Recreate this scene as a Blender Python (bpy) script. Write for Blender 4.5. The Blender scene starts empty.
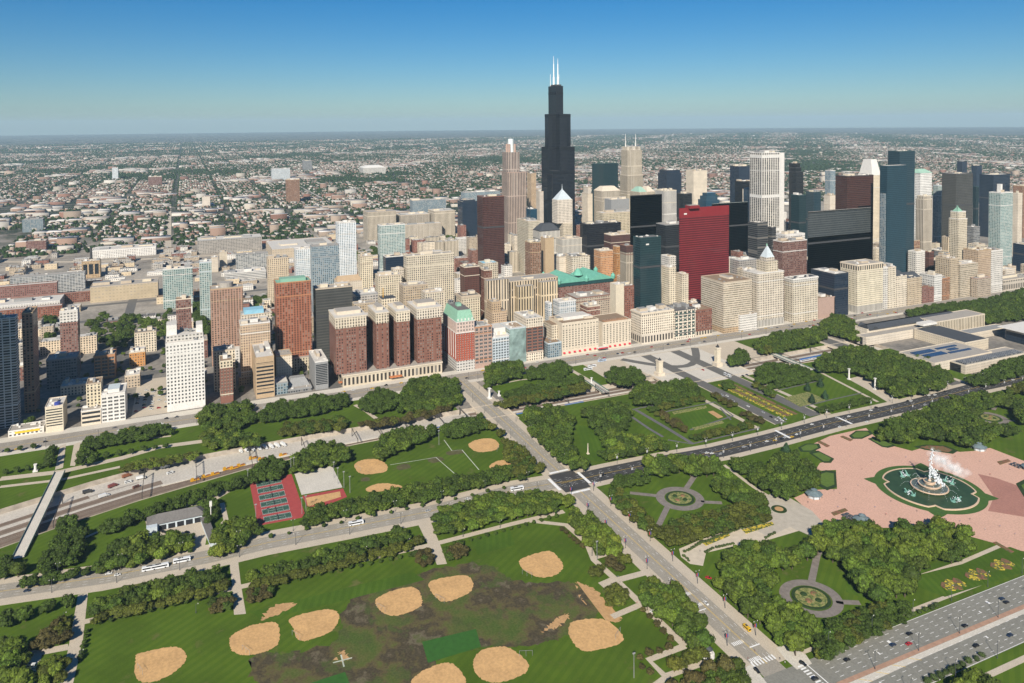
import bpy, math, random
import numpy as np
from mathutils import Vector
from mathutils.geometry import tessellate_polygon

SC = bpy.context.scene
COL = SC.collection
R_ = math.radians
rnd = random.Random(11)

# ------------------------------------------------------------------ camera, sky, sun, exposure
CX, CY, CZ, YAW, PITCH, ROLL, FPX, SX, SY = 465.9, -613.3, 332.7, .4163, -.0366, -.0084, 749.4, 3.8, -191.4
FW = np.array([-math.cos(YAW) * math.cos(PITCH), math.sin(YAW) * math.cos(PITCH), math.sin(PITCH)])
_r = np.array([math.sin(YAW), math.cos(YAW), 0.0]); _u = np.cross(_r, FW)
RT = _r * math.cos(ROLL) + _u * math.sin(ROLL)
UP = -_r * math.sin(ROLL) + _u * math.cos(ROLL)
from mathutils import Matrix
cam = bpy.data.cameras.new('camera')
cam.sensor_width = 36.0
cam.lens = FPX / 1024 * 36.0
cam.shift_x = -SX / 1024
cam.shift_y = -SY / 1024 * -1
cam.clip_start = 1.0
cam.clip_end = 90000.0
camo = bpy.data.objects.new('camera', cam); COL.objects.link(camo)
M = Matrix(((RT[0], UP[0], -FW[0], CX), (RT[1], UP[1], -FW[1], CY), (RT[2], UP[2], -FW[2], CZ), (0, 0, 0, 1)))
camo.matrix_world = M
SC.camera = camo

SUN_EL, SUN_AZ = 34.0, 123.0
w = bpy.data.worlds.new('World'); SC.world = w; w.use_nodes = True
nt = w.node_tree; nt.nodes.clear()
sky = nt.nodes.new('ShaderNodeTexSky'); sky.sky_type = 'NISHITA'; sky.sun_disc = False
sky.sun_elevation = R_(SUN_EL); sky.sun_rotation = R_(SUN_AZ)
sky.altitude = 300; sky.air_density = 1.0; sky.dust_density = 0.35; sky.ozone_density = 2.5
hs = nt.nodes.new('ShaderNodeHueSaturation'); hs.inputs['Saturation'].default_value = 1.3
hs.inputs['Hue'].default_value = 0.5
bg = nt.nodes.new('ShaderNodeBackground'); bg.inputs['Strength'].default_value = 0.05
wo = nt.nodes.new('ShaderNodeOutputWorld')
tint = nt.nodes.new('ShaderNodeMix'); tint.data_type = 'RGBA'; tint.blend_type = 'MULTIPLY'; tint.inputs[0].default_value = 1.0
tint.inputs[7].default_value = (0.68, 0.86, 1.06, 1.0)
nt.links.new(sky.outputs[0], tint.inputs[6]); nt.links.new(tint.outputs[2], hs.inputs['Color']); nt.links.new(hs.outputs[0], bg.inputs['Color']); nt.links.new(bg.outputs[0], wo.inputs['Surface'])

sl = bpy.data.lights.new('sun', 'SUN'); sl.energy = 5.0; sl.angle = R_(0.5); sl.color = (1.0, 0.93, 0.82)
slo = bpy.data.objects.new('sun', sl); COL.objects.link(slo)
SDIR = Vector((math.sin(R_(SUN_AZ)) * math.cos(R_(SUN_EL)), math.cos(R_(SUN_AZ)) * math.cos(R_(SUN_EL)), math.sin(R_(SUN_EL))))
slo.rotation_euler = SDIR.to_track_quat('Z', 'Y').to_euler()
slo.location = (0, -200, 900)

vs = SC.view_settings
vs.view_transform = 'Standard'; vs.look = 'None'; vs.exposure = 0.55; vs.gamma = 1.0; vs.use_curve_mapping = False
SC.cycles.use_denoising = True
SC.cycles.denoiser = 'OPENIMAGEDENOISE'
SC.cycles.max_bounces = 5
SC.cycles.diffuse_bounces = 2
SC.cycles.glossy_bounces = 2
SC.cycles.transparent_max_bounces = 32
SC.cycles.volume_bounces = 0

# ------------------------------------------------------------------ pixel -> place (the photo's ground positions, measured with the camera above)
def ray(px, py):
    return FW + RT * ((px - 512 - SX) / FPX) - UP * ((py - 341.5 - SY) / FPX)
def G(px, py, z=0.0):
    d = ray(px, py); t = (z - CZ) / d[2]
    return (CX + d[0] * t, CY + d[1] * t)
def on_x(px, py, x):
    d = ray(px, py); t = (x - CX) / d[0]
    return CY + d[1] * t, CZ + d[2] * t
def on_y(px, py, y):
    d = ray(px, py); t = (y - CY) / d[1]
    return CX + d[0] * t, CZ + d[2] * t
def PX(x, y, z=0.0):
    d = np.array([x - CX, y - CY, z - CZ]); k = d @ FW
    return (512 + SX + FPX * (d @ RT) / k, 341.5 + SY - FPX * (d @ UP) / k)
def GP(pts, z=0.0):
    return [G(a, b, z) for a, b in pts]

# ------------------------------------------------------------------ tagging
def tag(o, label=None, cat=None, group=None, kind=None):
    if label: o['label'] = label
    if cat: o['category'] = cat
    if group: o['group'] = group
    if kind: o['kind'] = kind
    return o
def empty(name, loc, label, cat, group=None, rz=0.0):
    o = bpy.data.objects.new(name, None); COL.objects.link(o)
    o.empty_display_size = 1; o.location = loc; o.rotation_euler = (0, 0, rz)
    return tag(o, label, cat, group)
KIDS = {}
def adopt(o, p):
    o.parent = p; KIDS.setdefault(p.name, []).append(o)
def copy_tree(o, parent=None):
    c = o.copy(); COL.objects.link(c)
    if parent is not None: adopt(c, parent)
    for ch in KIDS.get(o.name, []): copy_tree(ch, c)
    return c

# ------------------------------------------------------------------ mesh builder
class MB:
    def __init__(s): s.v = []; s.f = []; s.uv = []; s.m = []; s.c = []
    def face(s, pts, mi=0, uv=None, col=None):
        b = len(s.v); s.v.extend(pts); s.f.append(tuple(range(b, b + len(pts))))
        s.uv.append(uv or [(p[0], p[1]) for p in pts]); s.m.append(mi); s.c.append(col)
    def wall(s, a, b, z0, z1, mi=0):
        L = math.hypot(b[0] - a[0], b[1] - a[1])
        s.face([(a[0], a[1], z0), (b[0], b[1], z0), (b[0], b[1], z1), (a[0], a[1], z1)], mi, [(0, z0), (L, z0), (L, z1), (0, z1)])
    def prism(s, poly, z0, z1, mi=0, top=None, bottom=False, cap=True):
        n = len(poly)
        ar = sum(poly[i][0] * poly[(i + 1) % n][1] - poly[(i + 1) % n][0] * poly[i][1] for i in range(n))
        if ar < 0: poly = poly[::-1]
        for i in range(n): s.wall(poly[i], poly[(i + 1) % n], z0, z1, mi)
        if cap: s.face([(p[0], p[1], z1) for p in poly], mi if top is None else top)
        if bottom: s.face([(p[0], p[1], z0) for p in poly[::-1]], mi)
    def box(s, x0, x1, y0, y1, z0, z1, mi=0, top=None, bottom=False):
        s.prism([(x0, y0), (x1, y0), (x1, y1), (x0, y1)], z0, z1, mi, top, bottom)
    def obox(s, c, ax, hx, hy, z0, z1, mi=0, top=None):
        a = (math.cos(ax), math.sin(ax)); b = (-a[1], a[0])
        s.prism([(c[0] + a[0] * i * hx + b[0] * j * hy, c[1] + a[1] * i * hx + b[1] * j * hy) for i, j in ((-1, -1), (1, -1), (1, 1), (-1, 1))], z0, z1, mi, top)
    def cone(s, cx, cy, z0, z1, r0, r1, n=10, mi=0, cap=True, ph=0.0):
        p0 = [(cx + r0 * math.cos(ph + 2 * math.pi * i / n), cy + r0 * math.sin(ph + 2 * math.pi * i / n)) for i in range(n)]
        p1 = [(cx + r1 * math.cos(ph + 2 * math.pi * i / n), cy + r1 * math.sin(ph + 2 * math.pi * i / n)) for i in range(n)]
        for i in range(n):
            j = (i + 1) % n
            if r1 > 1e-4:
                L = 2 * math.pi * r0 / n
                s.face([(*p0[i], z0), (*p0[j], z0), (*p1[j], z1), (*p1[i], z1)], mi, [(i * L, z0), (i * L + L, z0), (i * L + L, z1), (i * L, z1)])
            else: s.face([(*p0[i], z0), (*p0[j], z0), (cx, cy, z1)], mi)
        if cap and r1 > 1e-4: s.face([(*p, z1) for p in p1], mi)
    def bar(s, a, b, r, n=5, mi=0):
        a = Vector(a); b = Vector(b); d = (b - a).normalized()
        u = d.orthogonal().normalized(); v = d.cross(u)
        A = [a + (u * math.cos(2 * math.pi * i / n) + v * math.sin(2 * math.pi * i / n)) * r for i in range(n)]
        B = [p + (b - a) for p in A]
        for i in range(n):
            j = (i + 1) % n
            s.face([tuple(A[i]), tuple(A[j]), tuple(B[j]), tuple(B[i])], mi)
        s.face([tuple(p) for p in B], mi)
    def build(s, name, mats, parent=None, smooth=False, kind=None, label=None):
        if not isinstance(mats, (list, tuple)): mats = [mats]
        off = parent.location if parent is not None else (0, 0, 0)
        p = parent
        me = bpy.data.meshes.new(name)
        vv = [(a[0] - off[0], a[1] - off[1], a[2] - off[2]) for a in s.v]
        me.from_pydata(vv, [], s.f)
        ul = me.uv_layers.new(name='UVMap')
        ul.data.foreach_set('uv', [c for f in s.uv for p_ in f for c in p_])
        for m in mats: me.materials.append(m)
        me.polygons.foreach_set('material_index', s.m)
        if smooth: me.polygons.foreach_set('use_smooth', [True] * len(s.f))
        if any(c is not None for c in s.c):
            at = me.attributes.new('Col', 'FLOAT_COLOR', 'FACE')
            at.data.foreach_set('color', [x for c in s.c for x in ((*c, 1.0) if c is not None else (.3, .3, .3, 1.0))])
        me.update()
        o = bpy.data.objects.new(name, me); COL.objects.link(o)
        if p is not None: adopt(o, p)
        if kind: o['kind'] = kind
        if label: o['label'] = label
        return o

# ------------------------------------------------------------------ materials
MATS = {}
def nodes(name):
    m = bpy.data.materials.new(name); m.use_nodes = True
    t = m.node_tree; b = t.nodes['Principled BSDF']
    return m, t, b
def N(t, typ, **kw):
    n = t.nodes.new(typ)
    for k, v in kw.items(): setattr(n, k, v)
    return n
def mth(t, op, a, b=None, c=None):
    n = N(t, 'ShaderNodeMath', operation=op)
    for i, x in enumerate((a, b, c)):
        if x is None: continue
        if isinstance(x, (int, float)): n.inputs[i].default_value = x
        else: t.links.new(x, n.inputs[i])
    return n.outputs[0]
def mixc(t, fac, a, b, mode='MIX'):
    n = N(t, 'ShaderNodeMix', data_type='RGBA', blend_type=mode)
    for i, x in ((0, fac), (6, a), (7, b)):
        if isinstance(x, (int, float)): n.inputs[i].default_value = x
        elif isinstance(x, tuple): n.inputs[i].default_value = (*x, 1.0) if len(x) == 3 else x
        else: t.links.new(x, n.inputs[i])
    return n.outputs[2]
def noise(t, scale, detail=3.0, rough=.55, vec=None):
    n = N(t, 'ShaderNodeTexNoise'); n.inputs['Scale'].default_value = scale
    n.inputs['Detail'].default_value = detail; n.inputs['Roughness'].default_value = rough
    if vec is None:
        g = N(t, 'ShaderNodeNewGeometry'); vec = g.outputs['Position']
    t.links.new(vec, n.inputs['Vector'])
    return n.outputs['Fac']
def ramp(t, fac, stops):
    n = N(t, 'ShaderNodeValToRGB')
    e = n.color_ramp.elements
    while len(e) < len(stops): e.new(.5)
    for i, (p, c) in enumerate(stops): e[i].position = p; e[i].color = (*c, 1.0)
    t.links.new(fac, n.inputs[0]); return n.outputs[0]
def plain(name, c, rough=.8, var=.18, scale=.25, metal=0.0, spec=.3, scale2=None):
    """a matt surface whose own colour wanders a little (wear, dirt)"""
    key = ('p', name, c, rough, var, scale, metal)
    if key in MATS: return MATS[key]
    m, t, b = nodes(name)
    if var > 0:
        f = noise(t, scale, 4.0)
        lo = tuple(x * (1 - var) for x in c); hi = tuple(min(1, x * (1 + var)) for x in c)
        col = ramp(t, f, [(.3, lo), (.7, hi)])
        if scale2:
            f2 = noise(t, scale2, 3.0)
            col = mixc(t, .55, col, ramp(t, f2, [(.35, tuple(x * .78 for x in c)), (.65, tuple(min(1, x * 1.18) for x in c))]))
        t.links.new(col, b.inputs['Base Color'])
    else: b.inputs['Base Color'].default_value = (*c, 1)
    b.inputs['Roughness'].default_value = rough; b.inputs['Metallic'].default_value = metal
    b.inputs['Specular IOR Level'].default_value = spec
    MATS[key] = m; return m
def facade(name, wall, glass, bay=3.2, floor=3.6, wf=.5, hf=.55, lit=.3, grough=.05, band=None, vary=.12, blind=None):
    """masonry or curtain wall with its grid of windows; u, v of the wall are metres"""
    key = ('f', name, wall, glass, bay, floor, wf, hf, lit, band)
    if key in MATS: return MATS[key]
    m, t, b = nodes(name)
    blind = blind or (tuple(min(.45, g_ * 1.6 + w_ * .28) for g_, w_ in zip(glass, wall)) if sum(wall) < .2 else (.40, .37, .32))
    uv = N(t, 'ShaderNodeUVMap'); uv.uv_map = 'UVMap'
    sp = N(t, 'ShaderNodeSeparateXYZ'); t.links.new(uv.outputs[0], sp.inputs[0])
    u = mth(t, 'DIVIDE', sp.outputs[0], bay); v = mth(t, 'DIVIDE', sp.outputs[1], floor)
    fu = mth(t, 'FRACT', u); fv = mth(t, 'FRACT', v)
    mu = mth(t, 'LESS_THAN', mth(t, 'ABSOLUTE', mth(t, 'SUBTRACT', fu, .5)), wf / 2) if wf < 1 else None
    mv = mth(t, 'LESS_THAN', mth(t, 'ABSOLUTE', mth(t, 'SUBTRACT', fv, .5)), hf / 2) if hf < 1 else None
    mask = mth(t, 'MULTIPLY', mu, mv) if (mu is not None and mv is not None) else (mu if mu is not None else (mv if mv is not None else mth(t, 'ADD', 1.0, 0.0)))
    cb = N(t, 'ShaderNodeCombineXYZ')
    t.links.new(mth(t, 'FLOOR', u), cb.inputs[0]); t.links.new(mth(t, 'FLOOR', v), cb.inputs[1])
    g_ = N(t, 'ShaderNodeNewGeometry')
    t.links.new(mth(t, 'MULTIPLY', mth(t, 'ADD', N_sep(t, g_.outputs['Normal'], 0), 2.0), 17.3), cb.inputs[2])
    wn = N(t, 'ShaderNodeTexWhiteNoise', noise_dimensions='3D'); t.links.new(cb.outputs[0], wn.inputs['Vector'])
    gl = mixc(t, mth(t, 'MULTIPLY', mth(t, 'GREATER_THAN', wn.outputs['Value'], 1 - lit), .75), glass, blind)
    gl = mixc(t, mth(t, 'MULTIPLY', wn.outputs['Value'], .5), gl, tuple(x * .5 for x in glass))
    f = noise(t, .06, 4.0)
    wcol = ramp(t, f, [(.3, tuple(x * (1 - vary) for x in wall)), (.7, tuple(min(1, x * (1 + vary)) for x in wall))])
    oi = N(t, 'ShaderNodeObjectInfo'); hv = N(t, 'ShaderNodeHueSaturation'); t.links.new(wcol, hv.inputs['Color'])
    t.links.new(mth(t, 'ADD', .84, mth(t, 'MULTIPLY', oi.outputs['Random'], .3)), hv.inputs['Value'])
    rr_ = mth(t, 'FRACT', mth(t, 'MULTIPLY', oi.outputs['Random'], 13.7))
    t.links.new(mth(t, 'ADD', .496, mth(t, 'MULTIPLY', rr_, .007)), hv.inputs['Hue']); t.links.new(mth(t, 'ADD', .82, mth(t, 'MULTIPLY', rr_, .3)), hv.inputs['Saturation']); wcol = hv.outputs[0]
    if band:
        bf = mth(t, 'LESS_THAN', mth(t, 'FRACT', mth(t, 'DIVIDE', sp.outputs[1], band[0])), band[1])
        mask = mth(t, 'MULTIPLY', mask, mth(t, 'SUBTRACT', 1.0, bf))
    t.links.new(mixc(t, mask, wcol, gl), b.inputs['Base Color'])
    t.links.new(mth(t, 'SUBTRACT', .82, mth(t, 'MULTIPLY', mask, .82 - grough)), b.inputs['Roughness'])
    t.links.new(mth(t, 'ADD', .2, mth(t, 'MULTIPLY', mask, .3 if sum(wall) < .35 else -.08)), b.inputs['Specular IOR Level'])
    MATS[key] = m; return m
def N_sep(t, s, i):
    n = N(t, 'ShaderNodeSeparateXYZ'); t.links.new(s, n.inputs[0]); return n.outputs[i]
def attr_mat(name, rough=.85, spec=.2, transl=0.0, var=0.0):
    m, t, b = nodes(name)
    a = N(t, 'ShaderNodeAttribute'); a.attribute_name = 'Col'
    c = a.outputs['Color']
    if var > 0:
        oi = N(t, 'ShaderNodeObjectInfo')
        h = N(t, 'ShaderNodeHueSaturation'); t.links.new(c, h.inputs['Color'])
        t.links.new(mth(t, 'ADD', 1 - var, mth(t, 'MULTIPLY', oi.outputs['Random'], 2 * var)), h.inputs['Value'])
        t.links.new(mth(t, 'ADD', .485, mth(t, 'MULTIPLY', mth(t, 'FRACT', mth(t, 'MULTIPLY', oi.outputs['Random'], 7.3)), .03)), h.inputs['Hue'])
        c = h.outputs[0]
    t.links.new(c, b.inputs['Base Color'])
    b.inputs['Roughness'].default_value = rough; b.inputs['Specular IOR Level'].default_value = spec
    return m
def fast_mesh(name, V, F, colors, mat):
    """V (n,3), F (m,k) faces of k corners, colors (m,3): one mesh from arrays"""
    V = np.asarray(V, np.float32); F = np.asarray(F, np.int32); k = F.shape[1]
    me = bpy.data.meshes.new(name)
    me.vertices.add(len(V)); me.vertices.foreach_set('co', V.ravel())
    me.loops.add(F.size); me.loops.foreach_set('vertex_index', F.ravel())
    me.polygons.add(len(F)); me.polygons.foreach_set('loop_start', np.arange(0, F.size, k, dtype=np.int32))
    at = me.attributes.new('Col', 'FLOAT_COLOR', 'FACE')
    c4 = np.ones((len(F), 4), np.float32); c4[:, :3] = colors
    at.data.foreach_set('color', c4.ravel())
    me.materials.append(mat); me.update(calc_edges=True); me.validate()
    return me
# ------------------------------------------------------------------ ground, roads, lawns, water
def sheet(name, polys, mat, z0_, kind='structure', thick=0.0):
    b = MB()
    for k_, pl in enumerate(polys):
        z = z0_ + .0035 * (k_ % 12)
        vs_ = [Vector((x, y, z)) for x, y in pl]
        for tri in tessellate_polygon([vs_]):
            p = [tuple(vs_[i]) for i in tri]
            ar = (p[1][0] - p[0][0]) * (p[2][1] - p[0][1]) - (p[2][0] - p[0][0]) * (p[1][1] - p[0][1])
            b.face(p if ar > 0 else p[::-1])
        if thick:
            n = len(pl); ar = sum(pl[i][0] * pl[(i + 1) % n][1] - pl[(i + 1) % n][0] * pl[i][1] for i in range(n))
            q = pl if ar > 0 else pl[::-1]
            for i in range(n): b.wall(q[i], q[(i + 1) % n], z - thick, z)
    o = b.build(name, mat); o['kind'] = kind
    return o
def strip(pts, wd):
    """polygon of a strip of width wd along a polyline (world metres)"""
    L = []; Rr = []
    n = len(pts)
    for i in range(n):
        a = pts[max(0, i - 1)]; c = pts[min(n - 1, i + 1)]
        d = (c[0] - a[0], c[1] - a[1]); l = math.hypot(*d); nx, ny = -d[1] / l, d[0] / l
        L.append((pts[i][0] + nx * wd / 2, pts[i][1] + ny * wd / 2)); Rr.append((pts[i][0] - nx * wd / 2, pts[i][1] - ny * wd / 2))
    return L + Rr[::-1]
def offset(pts, d):
    s = strip(pts, 2 * abs(d)); n = len(pts)
    return s[:n] if d > 0 else s[n:][::-1]
def rect(x0, x1, y0, y1): return [(x0, y0), (x1, y0), (x1, y1), (x0, y1)]
def disc(cx, cy, r, n=32, ry=None): return [(cx + r * math.cos(2 * math.pi * i / n), cy + (ry or r) * math.sin(2 * math.pi * i / n)) for i in range(n)]
def dashes(pts, dash, gap, wd):
    out = []; acc = 0.0; on = dash; state = True
    for a, c in zip(pts[:-1], pts[1:]):
        L = math.hypot(c[0] - a[0], c[1] - a[1]); ux, uy = (c[0] - a[0]) / L, (c[1] - a[1]) / L; s = 0.0
        while s < L - .01:
            e = min(L, s + dash)
            out.append(strip([(a[0] + ux * s, a[1] + uy * s), (a[0] + ux * e, a[1] + uy * e)], wd)); s = e + gap
    return out

ASPH = plain('asphalt_worn', (.29, .262, .215), .9, .16, .08, scale2=.9)
ASPH_D = plain('asphalt_fresh', (.050, .048, .046), .85, .25, .1, scale2=.8)
ASPH_M = plain('asphalt_mid', (.12, .115, .105), .9, .2, .1, scale2=.8)
CONC = plain('concrete_path', (.46, .395, .305), .9, .12, .12, scale2=1.2)
CONC_L = plain('concrete_light', (.52, .48, .41), .9, .12, .1, scale2=1.0)
YARD = plain('yard_paving', (.46, .42, .36), .92, .16, .035, scale2=.5)
PINK = plain('pink_crushed_granite', (.55, .335, .25), .95, .08, .05, scale2=.7)
PINK_W = plain('wet_red_granite', (.34, .165, .125), .8, .16, .06, scale2=.6)
SAND = plain('infield_sand', (.52, .315, .135), .95, .24, .09, scale2=.5)
SANDT = plain('trodden_sand', (.44, .265, .12), .95, .25, .2, scale2=.6)
SOD = plain('new_sod', (.028, .10, .012), .9, .12, .3)
PAINT = plain('white_road_paint', (.72, .71, .68), .7, .1, .5)
PAINT_Y = plain('yellow_road_paint', (.62, .42, .08), .7, .1, .5)
BROWNP = plain('brown_paving', (.19, .165, .145), .9, .2, .3)
GRAVEL = plain('dark_garden_path', (.12, .115, .12), .92, .15, .3)
BALLAST = plain('track_ballast', (.19, .145, .11), .95, .25, .12, scale2=.8)
RUST = plain('rusty_rail', (.10, .055, .035), .7, .2, .5)
SOIL = plain('bare_soil', (.16, .105, .075), .95, .25, .15)

def lawn_mat(name, a, c_, mow=6.0, worn=(.14, .12, .05), amt=.25, ang=0.6):
    m, t, b = nodes(name)
    g = N(t, 'ShaderNodeNewGeometry'); pos = g.outputs['Position']
    s = N(t, 'ShaderNodeSeparateXYZ'); t.links.new(pos, s.inputs[0])
    d = mth(t, 'ADD', mth(t, 'MULTIPLY', s.outputs[0], math.cos(ang)), mth(t, 'MULTIPLY', s.outputs[1], math.sin(ang)))
    st = mth(t, 'GREATER_THAN', mth(t, 'FRACT', mth(t, 'DIVIDE', d, mow)), .5)
    col = mixc(t, mth(t, 'MULTIPLY', st, .7), a, c_)
    f = noise(t, .025, 5.0, .6); col = mixc(t, mth(t, 'MULTIPLY', ramp_v(t, f, .42, .60), .75), col, tuple(x * .62 for x in a))
    f2 = noise(t, .05, 5.0, .65); col = mixc(t, mth(t, 'MULTIPLY', ramp_v(t, f2, .60, .72), amt * 2.4), col, worn)
    f3 = noise(t, .9, 3.0, .6); col = mixc(t, .35, col, mixc(t, f3, tuple(x * .5 for x in a), tuple(x * 1.5 for x in a)))
    t.links.new(col, b.inputs['Base Color']); b.inputs['Roughness'].default_value = .95; b.inputs['Specular IOR Level'].default_value = .1
    return m
def ramp_v(t, f, lo, hi):
    n = N(t, 'ShaderNodeMapRange'); n.inputs[1].default_value = lo; n.inputs[2].default_value = hi; t.links.new(f, n.inputs[0]); return n.outputs[0]
LAWN = lawn_mat('park_lawn', (.066, .114, .010), (.094, .142, .013), amt=.5)
LAWN2 = lawn_mat('striped_lawn', (.057, .110, .010), (.082, .140, .014), 5.0, amt=.1, ang=1.2)
def mud_mat():
    m, t, b = nodes('worn_muddy_field')
    f = noise(t, .028, 7.0, .66); f2 = noise(t, .05, 6.0, .65)
    c = ramp(t, f, [(.38, (.055, .100, .012)), (.46, (.090, .105, .022)), (.505, (.105, .080, .035)), (.545, (.050, .036, .024)), (.585, (.060, .044, .028)), (.62, (.15, .12, .08)), (.68, (.07, .095, .02))])
    c = mixc(t, ramp_v(t, f2, .53, .60), c, (.058, .082, .018))
    c = mixc(t, .3, c, ramp(t, noise(t, .7, 3.0), [(.3, (.03, .03, .015)), (.7, (.14, .13, .07))]))
    t.links.new(c, b.inputs['Base Color']); b.inputs['Roughness'].default_value = .95; b.inputs['Specular IOR Level'].default_value = .1
    return m
MUD = mud_mat()

def city_ground():
    m, t, b = nodes('city_ground')
    g = N(t, 'ShaderNodeNewGeometry'); s = N(t, 'ShaderNodeSeparateXYZ'); t.links.new(g.outputs['Position'], s.inputs[0])
    x, y = s.outputs[0], s.outputs[1]
    near = ramp(t, noise(t, .012, 5.0, .65), [(.32, (.15, .135, .115)), (.48, (.30, .265, .215)), (.6, (.42, .37, .30)), (.75, (.20, .18, .15))])
    dk = N(t, 'ShaderNodeMapRange'); dk.inputs[1].default_value = -1050; dk.inputs[2].default_value = -800; t.links.new(x, dk.inputs[0])
    near = mixc(t, mth(t, 'MULTIPLY', dk.outputs[0], .75), near, ramp(t, noise(t, .02, 5.0, .65), [(.35, (.06, .058, .055)), (.5, (.13, .12, .105)), (.62, (.24, .21, .175))]))  # ground towards the avenue: darker asphalt, with street shadow put into the colour
    near = mixc(t, .35, near, ramp(t, noise(t, .15, 3.0), [(.3, (.10, .095, .09)), (.7, (.36, .33, .29))]))
    # residential ground beyond: gardens, roofs and yards of blocks too far to see singly
    f1 = noise(t, .0011, 5.0, .6); f2 = noise(t, .012, 4.0, .7); f3 = noise(t, .05, 2.0, .7)
    far = ramp(t, f2, [(.38, (.014, .030, .014)), (.50, (.030, .044, .022)), (.57, (.15, .125, .105)), (.66, (.30, .265, .23))])
    far = mixc(t, .4, far, ramp(t, f3, [(.42, (.014, .03, .014)), (.62, (.20, .17, .15))]))
    far = mixc(t, ramp_v(t, f1, .5, .62), far, (.016, .032, .02))
    # wide streets of the grid
    st = mth(t, 'LESS_THAN', mth(t, 'FRACT', mth(t, 'DIVIDE', mth(t, 'ADD', y, 12.0), 201.0)), .09)
    st2 = mth(t, 'LESS_THAN', mth(t, 'FRACT', mth(t, 'DIVIDE', mth(t, 'ADD', x, 8.0), 402.0)), .05)
    far = mixc(t, mth(t, 'MULTIPLY', mth(t, 'MAXIMUM', st, st2), .6), far, (.20, .185, .165))
    mk = N(t, 'ShaderNodeMapRange'); mk.inputs[1].default_value = -1750; mk.inputs[2].default_value = -2300; t.links.new(x, mk.inputs[0])
    t.links.new(mixc(t, mk.outputs[0], near, far), b.inputs['Base Color'])
    b.inputs['Roughness'].default_value = .95; b.inputs['Specular IOR Level'].default_value = .1
    return m
CITYG = city_ground()

TW = [(-352, 318), (-346, 0), (-345, -320), (-347, -520), (-342, -640), (-326, -700), (-302, -765), (-262, -860), (-150, -1120)]
TE = [(-302, 318), (-306, 0), (-308, -320), (-303, -460), (-292, -565), (-268, -657), (-246, -718), (-214, -790), (-170, -865), (-70, -1090)]
TZ = -4.0
def ground_sheet():
    b = MB(); n = 96
    out = [(CX + 34600 * math.cos(2 * math.pi * i / n), CY + 34600 * math.sin(2 * math.pi * i / n)) for i in range(n)]
    mid = [(CX + 2600 * math.cos(2 * math.pi * i / n), CY + 2600 * math.sin(2 * math.pi * i / n)) for i in range(n)]
    for i in range(n):
        j = (i + 1) % n
        b.face([(*mid[i], 0), (*out[i], 0), (*out[j], 0), (*mid[j], 0)])
    hole = TW + TE[::-1]
    V = [[Vector((*p, 0)) for p in mid], [Vector((*p, 0)) for p in hole]]
    flat = [p for l in V for p in l]
    for tri in tessellate_polygon(V):
        p = [tuple(flat[i]) for i in tri]
        ar = (p[1][0] - p[0][0]) * (p[2][1] - p[0][1]) - (p[2][0] - p[0][0]) * (p[1][1] - p[0][1])
        b.face(p if ar > 0 else p[::-1])
    o = b.build('ground', CITYG); o['kind'] = 'structure'
ground_sheet()
# sunken railway yard: floor and retaining walls
sheet('rail_yard_floor', [TW + TE[::-1]], YARD, TZ)
b = MB()
hp = TW + TE[::-1]
for i in range(len(hp)): b.face([(*hp[i], TZ), (*hp[(i + 1) % len(hp)], TZ), (*hp[(i + 1) % len(hp)], 0.9), (*hp[i], 0.9)])
tag(b.build('retaining_wall', plain('old_retaining_concrete', (.36, .31, .25), .9, .25, .15)), 'pale concrete retaining wall round the sunken railway yard', 'wall')

# lawns: whole park as one big sheet each side of the railway
EASTP = [p for p in TE[::-1] if p[1] > -1000]
sheet('lawn', [[(-70, -1090), (300, -1090), (300, 700), (-130, 700), (-128, 318)] + [(-302, 318)] + TE[1:-1]], LAWN, .05)
sheet('lawn', [[(-434, -1000), (-262, -880), (-302, -765), (-326, -700), (-342, -640), (-347, -520), (-345, -330), (-434, -330)],
               [(-434, -268), (-346, -268), (-346, -120), (-434, -120)], [(-425, 140), (-352, 140), (-352, 250), (-425, 250)]], LAWN, .05)

# streets
def road(name, line, wd, mat, z=.14): return sheet(name, [strip(line, wd)], mat, z)
COLU = [(-175, -1000), (-165, -742), (-153, -672), (-149, -600), (-150, -560), (-146, -500), (-142, -428), (-146, -350), (-139, -279)]
COLN = [(-139, -303), (-139, -250), (-137, -190), (-132, -130), (-133, -60), (-137, 30), (-136, 150), (-143, 280), (-141, 360), (-138, 700)]
sheet('sidewalk', [strip(COLU, 36), strip(COLN, 38)], CONC, .11, thick=.11)
road('road_columbus_south', COLU, 19, ASPH)
road('road_columbus_north', COLN, 23, ASPH_D, .15)
sheet('sidewalk', [strip([(-452, -294), (120, -294)], 34)], CONC, .10, thick=.1)
road('road_balbo', [(-452, -294), (-158, -294)], 17, ASPH, .16)
road('road_balbo', [(-122, -294), (126, -295)], 17, ASPH, .16)
sheet('road_crossing', [rect(-158, -122, -307, -281)], ASPH_D, .17)
sheet('road_michigan', [rect(-465, -437, -1100, 900)], plain('asphalt_avenue', (.26, .235, .20), .9, .15, .08, scale2=.8), .14)
sheet('sidewalk', [rect(-480, -465.01, -1100, 900), rect(-436.99, -428, -1100, 900)], CONC_L, .12, thick=.12)
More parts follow.
